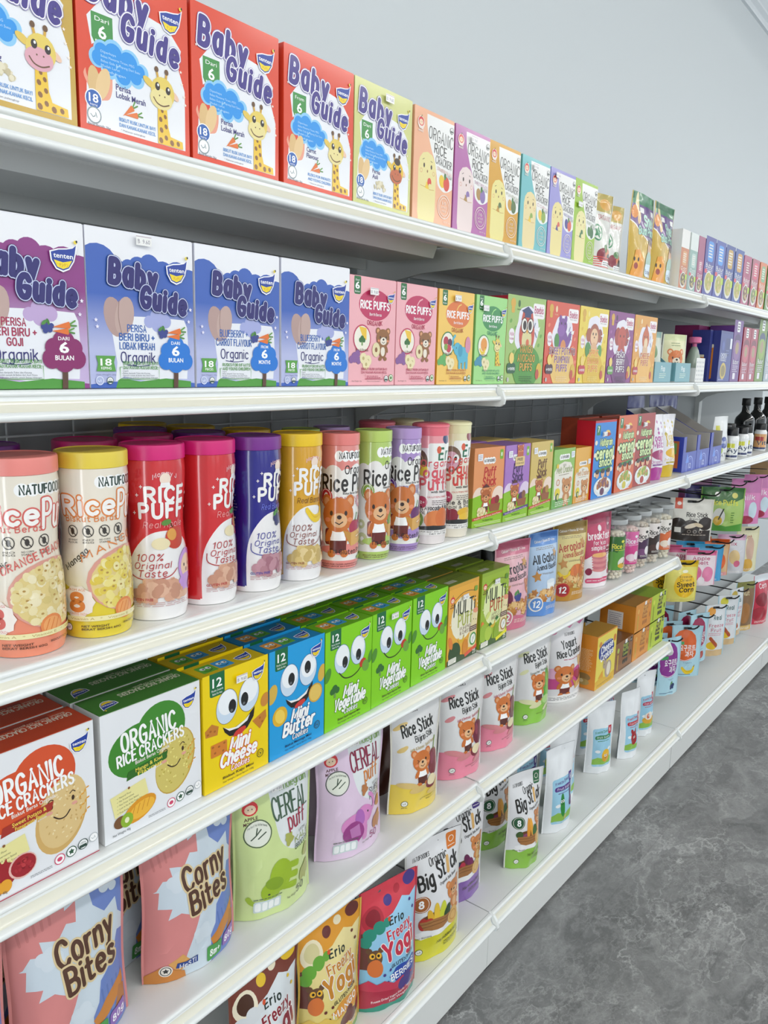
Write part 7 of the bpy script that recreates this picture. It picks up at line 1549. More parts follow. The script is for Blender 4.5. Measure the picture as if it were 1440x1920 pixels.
row4(carton('puff_box', .094, .140, .05, art_multipuff('eeb040', 'PUMPKIN', '& CHEESE', 'a9b04a', '33502a'), 'dfa53a', top='6a7a2a', topart=top_multi('76862c'), label='orange puff box with a squash drawing in the front row', group=g, tag_at=(.5, 1.17)), -.0505, .013, 3, ['olive-topped puff box directly behind the orange one', 'olive-topped puff box farthest back behind the orange one'], .053)
row4(carton('puff_box', .094, .140, .05, art_multipuff('9dbb35', 'APPLE &', 'BROCCOLI', 'b5522c', '3a5a24'), '93b030', top='76902c', topart=top_multi('7f962c'), label='lime green puff box with an apple drawing over the joint', group=g, tag_at=(.5, 1.22)), .0575, .015, 2, ['olive-topped puff box directly behind the lime green one'], .055)
g = 'stand-up biscuit pouches on the fourth shelf'
a_pk = art_star('e8b3bd', 'd0708a', 'Aeroplane', 'Animal Biscuits', '2a2024', 'berry'); a_bl = art_star('b3cbe6', '5f92d6', 'All Galaxy', 'Animal Biscuits', '22242e', 'milk'); a_gd = art_star('dccb86', '9a7a2c', 'Aeroplane', 'Animal Biscuits', 'b5442c', 'pumpkin', True)
for i, (x, y, ang, a, b_, tc, lab, gs) in enumerate(((.165, .045, -12, a_pk, 'e0a5b3', 'd0708a', 'pink biscuit pouch half behind the lime green box', 'd96a86'), (.285, .042, -14, a_bl, 'a9c3e0', '5f92d6', 'light blue biscuit pouch with star biscuits', '5a92dc'), (.422, .048, -18, a_gd, 'c9a84a', '9a7a2c', 'gold biscuit pouch with a pumpkin drawing', 'c9962c'), (.565, .05, -14, art_breakfast(), 'c43a63', 'b02f56', 'deep pink breakfast pouch with a pancake stack', 'efe6ea'))):
    place(pouch('biscuit_pouch', .098 if i != 1 else .09, .172, .05, a, b_, '2a2a30' if i < 2 else None, lab, cat='biscuit pouch', group=g, seed=50 + i, topcol=tc, gus=gs, waist=.02), x, y, Z4 + EPS, R_(ang))
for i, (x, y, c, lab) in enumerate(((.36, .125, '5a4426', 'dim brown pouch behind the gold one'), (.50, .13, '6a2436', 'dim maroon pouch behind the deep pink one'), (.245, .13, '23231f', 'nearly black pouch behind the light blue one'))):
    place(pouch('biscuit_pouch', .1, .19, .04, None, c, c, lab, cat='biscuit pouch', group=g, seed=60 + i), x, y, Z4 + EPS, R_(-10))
g = 'clear jars of rice snacks on the fourth shelf'
def jar(lab, art, puffs, r_=.029, h=.148):
    r = empty('snack_jar'); tag(r, lab, 'jar', g)
    q = MB(); q.lathe([(r_ * .93, .0005), (r_ * .99, .003), (r_, .008), (r_, h - .022), (r_ * .96, h - .016), (r_ * .96, h - .010)], None, n=32, cap=True); q.build('jar_wall', M_CLEAR, r, smooth=40)
    rd = random.Random(len(lab)); q = MB()
    for lv in range(15):
        for k in range(13):
            if .3 < lv / 15 < .62 and k % 2: continue
            a = 2 * math.pi * (k + .5 * (lv % 2)) / 13 + rd.uniform(-.1, .1); rr = r_ - .0068 - rd.uniform(0, .002); z = .007 + lv * (h - .036) / 15 + rd.uniform(-.001, .001)
            c = rd.choice(puffs); V = []; F = []; sx = .0058 * rd.uniform(.85, 1.0)
            for j in range(5):
                ph = -math.pi / 2 + math.pi * j / 4
                for i in range(7): V.append((rr * math.cos(a) + sx * math.cos(ph) * math.cos(i * .898), rr * math.sin(a) + sx * math.cos(ph) * math.sin(i * .898), z + sx * .85 * math.sin(ph)))
            for j in range(4):
                for i in range(7): F.append((j * 7 + i, j * 7 + (i + 1) % 7, (j + 1) * 7 + (i + 1) % 7, (j + 1) * 7 + i))
            q.add(V, F, c)
    q.lathe([(r_ * .6, .004), (r_ * .6, h - .03)], puffs[0], n=14)
    tag(q.build('rice_puffs', M_MATTE, r, smooth=True), None, None, kind='stuff')
    L_ = MB(); rl = r_ + .0004; sp = 200
    P = [[Vector((rl * math.cos(R_(-118 - sp / 2 + sp * i / 14)), rl * math.sin(R_(-118 - sp / 2 + sp * i / 14)), .026 + .082 * j)) for i in range(15)] for j in range(2)]
    N = [[Vector((p.x, p.y, 0)).normalized() for p in row] for row in P]
    n_ = curved(L_, art, 14, 1, P, N, step=.00004); o = L_.build('label', M_TUB, r); add_smooth(o, n_)
    q = MB(); q.lathe([(r_ * 1.0, h - .012), (r_ * 1.06, h - .011), (r_ * 1.06, h - .002), (r_ * 1.02, h), (r_ * .9, h), (r_ * .88, h - .0015), (.001, h - .0015)], 'a9adae', n=36); q.build('lid', M_LID, r, smooth=40)
    return r
CRM = ['e9dfc6', 'f0e8d4', 'e2d5b6']; PNK = ['eec9c0', 'e6b9b0', 'f0d6cc']; TAN = ['d9c9b4', 'cbb89f', 'e2d6c4']
js = [(.655, .044, art_ricejar('5a9a3a', 'p', 'melon', 'e6e24a', '2f6a2a'), CRM, 'clear jar with a green label and grey lid, beside the breakfast pouch'),
      (.735, .042, art_ricejar('d9428f', 'p', 'f0d6e2', 'f3f0f6', 'e06aa8'), PNK, 'clear jar with a hot pink label'), (.810, .044, art_ricejar('4a2a50', 's', '7a4a7a'), TAN, 'clear jar with a white and dark purple label'),
      (.882, .041, art_ricejar('33201c', 's', '4a2f2a', top='eee6e2'), TAN, 'clear jar with a white and dark brown label'), (.956, .037, art_ricejar('e0703c', 's', 'f3e3d0'), CRM, 'clear jar with a white and orange label at the rounded shelf end')]
JP = []
for x, y, a, pf, lab in js:
    j = jar(lab, a, pf); JP.append(j); place(j, x, y, Z4 + EPS)
for i, (k, x, y, lab) in enumerate(((0, .672, .118, 'clear lidded jar behind the green-labelled one'), (1, .752, .114, 'clear lidded jar behind the hot pink one'), (2, .832, .114, 'clear lidded jar behind the purple-labelled one'), (3, .908, .112, 'clear lidded jar behind the brown-labelled one'))):
    place(dup(JP[k], lab), x, y, Z4 + EPS)
# ---- fifth shelf
g = 'corn snack bags on the fifth shelf'
ac = art_corny()
def corny(lab, seed): return pouch('corn_snack_bag', .128, .215, .062, ac, 'd58684', '8a5a62', lab, cat='snack bag', group=g, seed=seed, waist=.03, m=M_MATTE, crimp=.0014)
place(corny('corn snack bag with brown lettering, cut by the lower edge of the photo', 71), -.768, .055, Z5 + EPS, R_(-6))
place(corny('corn snack bag with brown lettering beside the pale green pouch', 72), -.606, .055, Z5 + EPS, R_(-6))
place(corny('corn snack bag showing only a blue edge at the photo border', 73), -.905, .055, Z5 + EPS, R_(-4))
place(corny('corn snack bag in shadow behind the one beside the pale green pouch', 74), -.665, .128, Z5 + EPS, R_(-4))
place(corny('corn snack bag in shadow behind the bag at the lower edge', 75), -.835, .125, Z5 + EPS, R_(-4))
g = 'pastel elephant pouches on the fifth shelf'
agr = art_cerealpuff('cfe09a', '9dbb2c', '86a528', ('44604a', 'a3324a', '9fae5a'), ('KALE', 'BROCCOLI')); apu = art_cerealpuff('e2cbe2', 'd98ac4', 'b06ab8', ('8a2444', 'd9843a', '5a4a5a'), ('SWEET', 'POTATO'))
p1 = pouch('puff_pouch', .122, .212, .058, agr, 'c9da94', 'b5c486', 'pale green pouch with an upside-down elephant', cat='snack pouch', group=g, seed=81, waist=.04, tag_at=(.52, .82)); place(p1, -.467, .050, Z5 + EPS, R_(-11))
p2 = pouch('puff_pouch', .122, .212, .058, apu, 'dcc3dc', 'd0b9d6', 'lilac pouch with a pink elephant', cat='snack pouch', group=g, seed=82, waist=.04, tag_at=(.52, .82)); place(p2, -.301, .052, Z5 + EPS, R_(-13))
place(dup(p1, 'pale green pouch in shadow behind the other green one'), -.535, .128, Z5 + EPS, R_(-4))
place(dup(p2, 'lilac pouch right behind the front lilac one'), -.262, .118, Z5 + EPS, R_(-6))
g = 'rice stick pouches on the fifth shelf'
ay = art_ricestick('ecd052', 'ddc07a', 'b59a4a', 'apple', 'Apple & Banana - Epal & Pisang'); ap = art_ricestick('ee8aa2', 'd98a8f', 'c2304f', 'beet', 'Apple & Beetroot - Epal & Ubi Bit'); ag = art_ricestick('8fc94a', 'dfe0b0', '4a5a3a', 'pea', 'Green Pea - Kacang Pis')
for i, (x, y, a, b_, lab) in enumerate(((-.137, .046, ay, 'dcd9cc', 'white and yellow pouch with a winking bear'), (.008, .046, ap, 'dcd9da', 'white and pink pouch with a winking bear, beside the yellow one'), (.146, .052, ap, 'dcd9da', 'white and pink pouch with a winking bear, beside the green one'), (.297, .055, ag, 'dadcd4', 'white and green pouch with a winking bear and pea pods'))):
    place(pouch('rice_stick_pouch', .106, .20, .052, a, b_, '4a3028', lab, group=g, seed=90 + i, waist=.05, gus=['ecd052', 'ee8aa2', 'ee8aa2', '8fc94a'][i]), x, y, Z5 + EPS, R_(-14))
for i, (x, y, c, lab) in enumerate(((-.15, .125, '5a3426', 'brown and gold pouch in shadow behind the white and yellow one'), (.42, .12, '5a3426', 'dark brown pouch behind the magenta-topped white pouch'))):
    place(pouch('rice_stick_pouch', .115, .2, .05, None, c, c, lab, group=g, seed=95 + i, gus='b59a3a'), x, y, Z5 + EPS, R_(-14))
place(pouch('rice_cracker_pouch', .115, .195, .055, art_yogurtcracker(), 'dcd9dc', '6a3a4a', 'white pouch with a magenta top and a bear holding a crate', seed=98, waist=.05), .447, .056, Z5 + EPS, R_(-18))
place(carton('cookie_box', .112, .133, .058, art_cheesecookies(), 'e58f2c', top='b5862c', left=side_cheesecookies(), label='yellow cookie box with an orange side and a blue lettering patch', cat='box'), .588, .011, Z5 + EPS)
for i, (x, y) in enumerate(((.545, .075), (.60, .14))): place(carton('cookie_box', .112, .137, .05, None, 'a8822c', top='a8822c', label=['gold-topped carton right behind the yellow cookie box', 'gold-topped carton farther back behind the yellow cookie box'][i], group='gold-topped cartons on the fifth shelf'), x, y, Z5 + EPS)
g = 'small stacked snack cartons on the fifth shelf'
ab = art_snackbox('8f5f35', 'b9c95a'); ao = art_snackbox('e0922f', 'e8b25a', 'b5702a'); al2 = art_snackbox('b9cf2c', 'd9e04a')
SS = Art(.66); SS.R(0, 0, 1, .66, 'd98a2c'); SS.RR(.22, .08, .66, .56, .01, 'eeebe6'); SS.lines(.26, .62, .12, .52, 7, '9a9ab0')
for x, z, c, tp, a, lf, lab in ((.712, 0, '8f5f35', '7a4f2c', ab, None, 'brown snack carton on the shelf below the orange ones'), (.828, 0, 'd98a2c', 'b5762c', ao, None, 'orange snack carton, the lower one'), (.828, .0745, 'd98a2c', 'b07a2c', ao, SS, 'orange snack carton on top, with a white ingredient panel on its side'),
    (.938, 0, 'b3c92a', '9ab022', al2, None, 'lime snack carton, the lower one'), (.938, .0745, 'b3c92a', '8fae2c', al2, None, 'lime snack carton on top of the other lime one')):
    place(carton('snack_carton', .111 if x > .8 else .112, .0735 if x > .8 else .078, .095, a, c, top=tp, left=lf, label=lab, group=g), x, .016, Z5 + EPS + z)
place(carton('snack_carton', .111, .0735, .05, None, '4a2a6a', label='dark purple carton behind the brown one', group=g), .70, .125, Z5 + EPS)

# ---- bottom deck
g = 'yogurt drop pouches on the bottom deck'
ABR = [(.24, .62, .06, .1, 'b3302a', 0), (.36, .70, .05, .13, 'e2b02c', 15), (.46, .74, .05, .16, 'e8c23a', 0), (.56, .74, .05, .15, 'c9cf3a', -12), (.64, .70, .06, .12, '2f4a2a', -25), (.32, .62, .09, .08, 'b8362c', 0)]
a_eb = art_erio_freezy('7a3a2c', ('d9dde0', 'dfe6ea'), ('8a4a3a', 'a8644a'), '8a2030', 'BANANA', 'd9a02c', ('f0e6cc', '4a2a1a', 'e8c02c', 'd9dde0'))
a_ey = art_erio_freezy('e09a2c', ('e6cf6a', 'eee0a8'), ('d9b94a', 'e6c45a'), 'c9862c', 'MANGO', 'e09a3c', ('efe3c0', 'd9cf9a', '6a2f2a', '6aa83a'))
a_er = art_erio_freezy('d6404f', ('7fbfe6', 'a9d6f0'), ('b32a44', 'c93a54'), 'c9324a', 'BERRIES', '2a4aa8', ('b8303f', '8f2430', '4a3a86', '2f8f7a'))
P_ = lambda a, b_, lab, s, bk='5a5a60', w=.112, h=.205, gs=None, nm='yogurt_pouch', gr=g: pouch(nm, w, h, .055, a, b_, bk, lab, group=gr, seed=s, waist=.05, gus=gs)
place(P_(a_eb, '7a4030', 'brown yogurt drop pouch with bananas, cut by the lower edge of the photo', 101), -.512, .02, Z6 + EPS, R_(-8))
place(P_(a_ey, 'e0b84a', 'yellow and orange yogurt drop pouch', 102), -.388, .012, Z6 + EPS, R_(-12))
place(P_(a_er, 'b8344a', 'red and blue berry yogurt drop pouch', 103, h=.207), -.276, -.012, Z6 + EPS, R_(-15))
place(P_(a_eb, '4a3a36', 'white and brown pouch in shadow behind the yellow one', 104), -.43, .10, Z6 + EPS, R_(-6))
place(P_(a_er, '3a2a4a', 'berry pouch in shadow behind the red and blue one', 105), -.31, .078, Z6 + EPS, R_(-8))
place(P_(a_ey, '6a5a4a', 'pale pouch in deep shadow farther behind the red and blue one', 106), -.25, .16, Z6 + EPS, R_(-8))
g2 = 'big stick pouches on the bottom deck'
FRY = ABR; FRP = [(.30, .66, .06, .06, 'b8263a', 0), (.38, .72, .05, .05, '2a2f4a', 0), (.46, .68, .06, .06, 'c2304a', 0), (.56, .76, .06, .1, '6a2350', 20), (.62, .70, .06, .08, '7a2a5a', -10), (.40, .64, .06, .05, 'a8202f', 0)]
FRG = [(.30, .66, .08, .06, '7a3a5a', 0), (.40, .66, .08, .06, '8a4466', 0), (.46, .80, .045, .2, 'e0952c', -6), (.55, .80, .045, .19, 'e8a53a', 6), (.66, .72, .09, .12, '3a6a34', -10), (.24, .70, .08, .07, '3f5a2c', 0)]
a_by = art_bigstick('dcd62c', 'a8622c', 'd9792c', FRY); a_bp = art_bigstick('8a64b0', '4a2f86', '3f2a7a', FRP); a_bg = art_bigstick('8fc24a', '2a5a3a', '2f6a44', FRG)
place(P_(a_by, 'dcdcd8', 'white and yellow pouch with a fruit basket at the deck front', 111, '3a3a40', .126, .212, 'dcd62c', 'stick_snack_pouch', g2), -.143, -.006, Z6 + EPS, R_(-14))
place(P_(a_bp, 'dcdade', 'white and purple pouch with a berry basket', 112, '3a3a40', .118, .207, '8a64b0', 'stick_snack_pouch', g2), .002, .034, Z6 + EPS, R_(-15))
place(P_(a_bg, 'dcdcd8', 'white and green pouch with a vegetable basket at the deck front', 113, '3a4a40', .088, .200, '8fc24a', 'stick_snack_pouch', g2), .176, -.008, Z6 + EPS, R_(-18))
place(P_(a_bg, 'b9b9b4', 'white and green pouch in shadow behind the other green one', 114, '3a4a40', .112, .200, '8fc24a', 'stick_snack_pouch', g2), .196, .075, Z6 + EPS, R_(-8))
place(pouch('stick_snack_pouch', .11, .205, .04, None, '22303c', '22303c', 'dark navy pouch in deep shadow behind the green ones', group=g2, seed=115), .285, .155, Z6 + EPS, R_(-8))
g3 = 'white fruit pouches on the bottom deck'
fr1 = [(.44, .62, .07, .26, '2f8a3a', 0), (.80, .62, .09, .12, '5a2a6a', 0), (.78, .84, .08, .14, '4a2260', 0), (.52, .34, .04, .06, 'e0c08a', 0)]; fr2 = [(.44, .58, .16, .2, 'b9cf4a', 0), (.44, .34, .03, .06, '2a2a2a', 0)]
fr3 = [(.62, .50, .18, .16, 'e8b52c', 0), (.62, .42, .16, .1, 'd9a02c', 0)]; fr4 = [(.50, .58, .16, .2, 'a82a2f', 0), (.40, .76, .05, .08, 'a82a2f', 20), (.6, .76, .05, .08, 'a82a2f', -20)]; fr5 = [(.52, .5, .3, .12, 'e2ab3a', 0), (.5, .62, .2, .12, 'eee6da', 0), (.44, .62, .06, .08, 'd96a4a', 0)]
ws = [(.335, -.006, -12, art_fruitwhite(fr1, [(.44, .7)], '5a3a8a', '4a2f86'), 'white pouch with a green bamboo-like vegetable character', .092, .193),
      (.435, .034, -14, art_fruitwhite(fr2, [(.44, .62)], 'c2405a', 'c2303f'), 'white pouch with a pale green fruit character', .09, .187),
      (.632, .030, -28, art_fruitwhite(fr3, [(.6, .5)], '3f8a5a', 'c2303f'), 'white pouch with a yellow fruit character, turned partly edge-on', .078, .182),
      (.758, .004, -14, art_fruitwhite(fr4, [(.5, .6)], 'c2303f', 'c2303f'), 'white pouch with a red fruit character', .074, .182),
      (.91, .022, -18, art_fruitwhite(fr5, [(.5, .64)], 'b8405a', 'b82f4a'), 'white pouch with an orange bowl, nearest the rounded shelf ends', .076, .180)]
WP = []
for i, (x, y, ang, a, lab, w, h) in enumerate(ws):
    p = pouch('fruit_pouch', w, h, .042, a, 'e9ecee', 'aab0b4', lab, group=g3, seed=120 + i, waist=.04, m=M_MATTE); WP.append(p); place(p, x, y, Z6 + EPS, R_(ang))
for i, (k, x, y, lab) in enumerate(((0, .345, .085, 'white pouch in shadow behind the green-character pouch'), (3, .70, .10, 'white pouch in shadow behind the yellow-character pouch'), (1, .50, .11, 'white pouch in shadow behind the pale-green-character pouch'), (4, .83, .10, 'white pouch in shadow behind the red-character pouch'), (3, .60, .17, 'white pouch in deep shadow, farthest back'))):
    place(dup(WP[k], lab), x, y, Z6 + EPS, R_(-14))

# ---- bay with hooks
def hook(x, z, lab, gr, dbl=True, L=.29):
    r = empty('display_hook'); tag(r, lab, 'hook', gr)
    q = MB(); q.box(-.008, .008, -.002, 0, -.03, .012); q.build('hook_plate', M_HOOK, r)
    q = MB(); q.tube([(0, -.001, 0), (0, -L + .01, -.002), (0, -L, .0), (0, -L - .008, .006), (0, -L - .014, .014)], .0022, n=8); q.build('arm', M_HOOK, r, smooth=True)
    if dbl:
        q = MB(); q.tube([(0, -.001, .010), (0, -L + .03, .028), (0, -L - .004, .03)], .0016, n=6); q.build('label_arm', M_HOOK, r, smooth=True)
    r.location = (x, BACK - .0068, z); return r
gh = 'black display hooks, upper row'
for x, lab in ((1.20, 'black hook holding the black and white bag'), (1.36, 'empty black hook before the green bag'), (1.51, 'black hook holding the green bag'), (1.655, 'empty black hook past the green bag'), (1.79, 'black hook holding the nearer pink milk pouch'), (1.95, 'black hook at the far end of the upper row')): hook(x, .757, lab, gh)
gh = 'black display hooks, middle row'
for x, lab in ((1.18, 'black hook holding the yellow corn bags'), (1.36, 'black hook holding the pink and white bags'), (1.47, 'black hook holding the turquoise bags'), (1.57, 'black hook holding the orange bags'), (1.69, 'black hook holding the grey-white bag'), (1.88, 'black hook holding the slim cream bag')): hook(x, .572, lab, gh, False)
gh = 'black display hooks, lower row'
for x, lab in ((1.13, 'black hook holding the purple pouches'), (1.28, 'black hook holding the orange pouches'), (1.43, 'black hook holding the crimson pouches'), (1.57, 'black hook holding the mango pouch'), (1.72, 'black hook holding the banana pouch'), (1.84, 'black hook with a thin edge-on pouch'), (1.96, 'black hook with the olive pouch at its tip')): hook(x, .347, lab, gh, False)
def hang(x, y, z, rot, w, h, d, art, base, back, lab, gr, seed, hook_z=None, cat='hanging bag', m=None, top=None):
    """a bag threaded on a hook arm: z is the arm height"""
    p = pouch('hanging_bag', w, h, d, art, base, back, lab, cat=cat, group=gr, seed=seed, waist=.0, fat=.45, m=m, topcol=top)
    q = MB(); q.box(-.012, .012, -.0022, -.0012, h - .013, h - .006, '2a2a2a'); q.build('hang_slot', M_SEAM, p)
    place(p, x, y, z - h + .010, R_(rot)); return p
gr = 'bags on the upper hooks'
a_rs = Art(1.15); a_rs.R(0, 0, 1, 1.15, 'e2dfd6'); a_rs.R(.1, .86, .28, 1.15, 'd9502f'); a_rs.CL([(.2, .42, .2), (.5, .36, .22), (.85, .48, .18)], '2f2420'); a_rs.R(0, 0, 1, .3, '2a201d'); a_rs.K('Rice Stick', .38, .9, .66, .11, '2a2624', wt=1.9, sp=1.0); a_rs.K('Brown Rice', .46, .8, .58, .05, '2a2624', wt=1.5); a_rs.E(.52, .42, .18, .06, 'e2d3bd', rot=20); a_rs.E(.68, .44, .12, .05, 'd9c6a8', rot=-20); a_rs.RR(.12, .22, .27, .36, .01, 'ece8e2')
for k in range(3): a_rs.O(.46 + .14 * k, .26, .045, .01, 'b9aca0', n=14, u=0)
a_rs.up(); a_rs.E(.2, 1.0, .05, .05, 'f3e9e2'); a_rs.lines(.3, .9, .14, .2, 1, 'b9aca0')
hang(1.20, .035, .755, -60, .118, .125, .036, a_rs, 'd9d6ce', '2a201d', 'white and black rice stick bag on the nearest upper hook', gr, 141)
a_gn = Art(1.1); a_gn.R(0, 0, 1, 1.1, 'a9c96a'); a_gn.P([(0, 1.1), (1, 1.1), (1, .84), (.7, .70), (.4, .72), (.15, .6), (0, .66)], '2f6a2a'); a_gn.P([(0, 0), (1, 0), (1, .2), (.6, .12), (.3, .2), (0, .14)], '4f9a34'); a_gn.K('Rice Puffs', .2, .86, .66, .12, 'd9d93a', wt=2.0, sp=1.0); a_gn.E(.42, .36, .14, .22, 'e2e2dc'); a_gn.E(.4, .26, .1, .12, 'd9b02c'); a_gn.S([(.42, .3), (.52, .56)], .03, '2a2a1a'); a_gn.E(.36, .92, .06, .06, 'f3f0ea'); a_gn.E(.78, .9, .07, .07, 'd9d06a'); a_gn.lines(.7, .78, .2, .5, 5, '3f7a2c')
hang(1.51, .035, .755, -60, .132, .142, .04, a_gn, '8fb55a', '3f6a34', 'green rice puff bag on an upper hook', gr, 142)
a_vi = Art(1.2); a_vi.R(0, 0, 1, 1.2, 'a9b3dc'); a_vi.R(0, .8, 1, 1.2, '4a4080'); a_vi.E(.5, .5, .2, .2, 'dfe3f0')
hang(1.51, .10, .755, -50, .11, .128, .03, a_vi, '7a78b0', '4a4080', 'violet bag behind the green one on the same hook', gr, 143)
a_mp = Art(1.3); a_mp.R(0, 0, 1, 1.3, 'e08abf'); a_mp.R(0, .9, 1, 1.3, 'c97ab0'); a_mp.E(.3, .5, .16, .3, 'f0e9ee'); a_mp.E(.75, .4, .16, .24, 'cfe3ee'); a_mp.E(.5, .12, .3, .12, 'a82a4a'); a_mp.K('milk', .3, .8, .7, .14, 'f6f0f4', wt=1.8)
for i, (x, y, lab) in enumerate(((1.79, .035, 'pink milk pouch on the upper hook nearer the green bag'), (1.95, .035, 'pink milk pouch on the last upper hook'))):
    hang(x, y, .755, -48, .105, .16, .028, a_mp, 'd98fba', 'c96a9a', lab, gr, 144 + i)
hang(1.655, .17, .755, -40, .12, .10, .03, None, '8a4a7a', '6a3a5a', 'dark mauve bag at the back of the upper hooks', gr, 149)
gr = 'bags on the middle hooks'
a_cn = art_bag('ece05a', 'e8c41f', ['Sweet', 'Corn'], '3a2a12', [(.5, .82, .36, .12, 'e8b81a'), (.5, .5, .36, .2, 'e8b81a')], 'd9cf5a'); 
a_cn = Art(1.55); a_cn.R(0, 0, 1, 1.55, 'e6db6a'); a_cn.R(0, 1.3, 1, 1.55, 'e8c41f'); a_cn.E(.60, .62, .36, .46, 'edbf14'); a_cn.K('Freeze', .40, .84, .90, .09, '5a4a1a', wt=1.3, sp=1.1); a_cn.K('Dried', .42, .80, .78, .09, '5a4a1a', wt=1.3, sp=1.1); a_cn.K('Sweet', .32, .94, .58, .16, '33260f', wt=2.1, sp=1.0); a_cn.K('Corn', .40, .90, .38, .16, '33260f', wt=2.1, sp=1.0); a_cn.R(.5, 1.38, .8, 1.44, '3a2f12'); a_cn.E(.6, 1.14, .1, .06, 'f6f3d6'); a_cn.R(0, 0, 1, .12, 'd9cf6a')
for i, (y, rt_, lab) in enumerate(((.04, -42, 'yellow corn bag hanging at the front of its hook'), (.10, -50, 'yellow corn bag second on its hook, turned edge-on'), (.16, -52, 'yellow corn bag third on its hook, partly behind the lime carton'))):
    hang(1.18, y, .570, rt_, .100, .124, .030, a_cn, 'dccf5a', 'c9b84a', lab, gr, 150 + i, top='e8c41f')
a_pw = art_bag('f0dfe6', 'e06a9a', ['Apple', 'Melt'], 'b8326a', [(.3, .5, .2, .3, 'e8709f'), (.72, .46, .2, .3, 'ea86ae'), (.5, .2, .12, .16, 'f6eef2')])
for i, (y, lab) in enumerate(((.04, 'pink and white bag at the front of its hook'), (.095, 'pink and white bag second on its hook'), (.15, 'pink and white bag third on its hook'))): hang(1.36, y, .570, -46 - 4 * i, .098, .112, .030, a_pw, 'e6a9c0', 'c96a8f', lab, gr, 155 + i, top='e07aa0')
a_tq = art_bag('49a5d9', '3aa0d0', ['Nana'], '1a3a5a', [(.5, .9, .3, .2, '7fcfc0'), (.4, .4, .2, .16, '2f86c0')])
for i, (y, lab) in enumerate(((.05, 'turquoise bag at the front of its hook'), (.11, 'turquoise bag behind the other on its hook'))): hang(1.47, y, .570, -50, .09, .122, .028, a_tq, '49a0cf', '3a86b0', lab, gr, 160 + i)
a_or = art_bag('e2b98a', 'e2682c', ['Pear'], '3a1f12', [(.62, .56, .3, .34, 'e8641f')], 'e6a0a0')
for i, (y, lab) in enumerate(((.06, 'orange and beige bag at the front of its hook'), (.12, 'orange and beige bag behind the other on its hook'))): hang(1.57, y, .570, -50, .095, .125, .028, a_or, 'd9a070', 'b5683a', lab, gr, 164 + i, top='e2682c')
a_gw = art_bag('d3d3d8', 'dcaecb', ['Mix'], 'b8486a', [(.6, .6, .2, .26, 'e2c48a'), (.7, .36, .12, .12, 'd96a8a')])
hang(1.69, .04, .570, -55, .095, .135, .045, a_gw, 'c9c9d0', 'b5b5bc', 'grey-white puffy bag with a lilac header', gr, 168, top='dcaecb')
a_sl = art_bag('e6e2bc', 'ded9b4', ['Oat'], 'b5604a', [(.6, .7, .2, .4, 'd9b5a0'), (.5, .2, .3, .2, 'e2b04a')])
hang(1.88, .035, .570, -40, .085, .165, .03, a_sl, 'ded9b0', 'c9c49a', 'slim cream bag hanging edge-on', gr, 169)
gr = 'pouches on the lower hooks'
def art_kor(c, fruit, band='3fa05a'):
    B = Art(1.75); B.R(0, 0, 1, 1.75, 'b5dcea'); B.RR(.04, .62, .84, 1.60, .38, c); B.E(.44, .84, .40, .30, c); B.R(.08, 1.10, .40, 1.20, band); B.T('요구르트', .24, .82, .90, .16, 'f6f6f8', wt=.02); B.T('과자', .44, .76, .70, .15, 'f6f6f8', wt=.02); B.S([(.1, .66), (.44, .56), (.78, .66)], .02, 'f3d9e6', smooth=True); B.K('Yogurt', .40, .70, .46, .05, '5a7a9a', wt=1.3)
    if fruit == 'banana': banana(B, .58, .26, .5)
    elif fruit == 'berry': berries(B, .6, .2, .4, '2a3566')
    else: B.E(.66, .26, .14, .15, 'b8402f')
    B.R(.1, .06, .7, .08, '5a7a9a'); return B
k_or, k_pu, k_rd = art_kor('e2662a', 'banana'), art_kor('8a2f8f', 'berry'), art_kor('9f1f4f', 'apple')
HK = lambda x, y, rot, a, b_, lab, s, w=.085, h=.165: hang(x, y, .345, rot, w, h, .022, a, 'a9d3e2', b_, lab, gr, s, cat='hanging pouch')
HK(1.28, .035, -48, k_or, '6a7a86', 'orange and pale blue pouch with bananas, hanging at the front', 171, .092, .165)
HK(1.13, .035, -24, k_pu, '6a7a86', 'purple and pale blue pouch with berries, hanging at the front', 172, .082, .178)
for i, (x, y, a, lab) in enumerate(((1.13, .085, k_pu, 'purple pouch second on its hook'), (1.13, .13, k_pu, 'purple pouch third on its hook'), (1.28, .09, k_or, 'orange pouch second on its hook'), (1.28, .14, k_or, 'orange pouch third on its hook'), (1.28, .19, k_or, 'orange pouch fourth on its hook'), (1.43, .17, k_rd, 'crimson pouch third on its hook'))): HK(x, y, -36, a, '5a6a76', lab, 173 + i)
for i, (y, lab) in enumerate(((.045, 'crimson pouch edge-on at the front of its hook'), (.085, 'crimson pouch edge-on, second on its hook'))): HK(1.43, y, -22, k_rd, '3a3a44', lab, 180 + i)
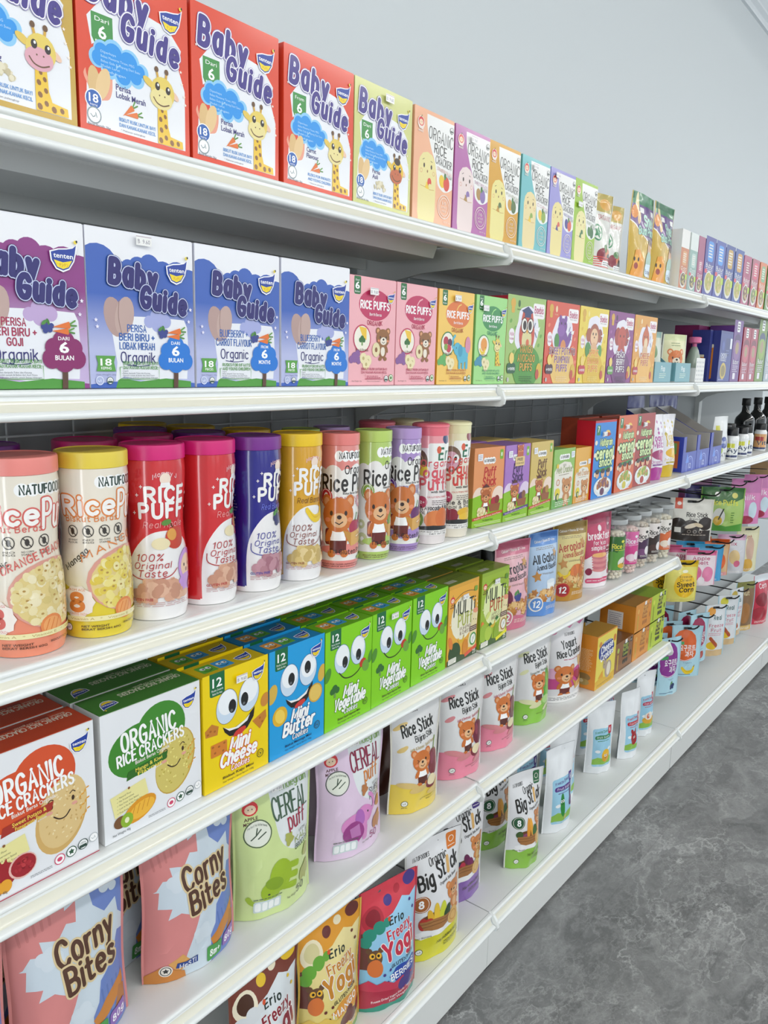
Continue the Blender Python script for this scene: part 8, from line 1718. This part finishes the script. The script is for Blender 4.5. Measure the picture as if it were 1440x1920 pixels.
def art_fw(c):
    B = Art(2.0); B.R(0, 0, 1, 2.0, 'e2e6ea'); B.R(0, 0, 1, .24, 'd9b98a'); B.E(.3, 1.75, .2, .16, c); B.K('Real', .4, .8, 1.42, .16, '2a5a5a', wt=1.9); B.K('Freeze', .2, .9, 1.14, .12, 'c24a6a', wt=1.6); B.K('Fruit', .3, .8, .96, .12, 'c24a6a', wt=1.6); B.E(.4, .42, .26, .16, 'e8c02c'); B.S([(.3, .7), (.6, .4)], .14, 'b5522f'); B.lines(.2, .8, .8, .92, 2, 'd9849a'); return B
HK(1.57, .035, -36, art_fw('e8a03c'), '8a7a6a', 'white pouch with peach base and mango drawing on a lower hook', 184, .082, .18)
HK(1.72, .035, -38, art_fw('d9d23a'), '8a7a6a', 'white pouch with peach base and banana drawing on a lower hook', 185, .08, .18)
HK(1.84, .04, -18, art_fw('c9b04a'), '6a5a5a', 'thin white pouch seen nearly edge-on', 186, .08, .18)
HK(1.96, .04, -30, art_bag('8a6a4a', '8a8a4a', ['Nut'], 'e6dcb0', [(.5, .5, .3, .3, 'a9743f')], 'd9b46a'), '7a6a4a', 'olive and brown pouch at the tip of the last lower hook', 187, .09, .19)

# ---- farthest bay
for i, (x, lab) in enumerate(((2.28, 'slim brown-topped carton with food pictures, nearest in the far bay'), (2.37, 'slim brown-topped carton with food pictures, second in the far bay'), (2.46, 'slim blue and brown carton in the far bay'))):
    B = Art(2.0); B.R(0, 0, 1, 2.0, 'd9dcdc'); B.R(0, 1.1, 1, 2.0, 'c9a57a'); B.O(.5, 1.45, .2, .06, 'c2403a'); B.R(0, 0, 1, .2, '8a3f2a')
    for a in range(2):
        for b in range(4): B.E(.3 + .38 * a, .3 + .19 * b, .1, .07, '5a646a', n=8, u=0)
    B.up()
    place(carton('food_carton', .075, .15, .08, B, 'c9a57a', label=lab, group='food cartons in the far bay'), x, .06, Z4 + EPS)
place(pouch('snack_pouch', .12, .2, .05, art_bag('c9324a', 'dfe6ec', ['Corn'], 'f3eef0', [(.4, .7, .3, .2, '8f1f2f'), (.3, .3, .3, .2, 'a82a3a')]), 'c9485a', None, 'white and crimson pouch standing on the deck of the far bay', seed=190), 2.20, .04, Z6 + EPS, R_(-16))
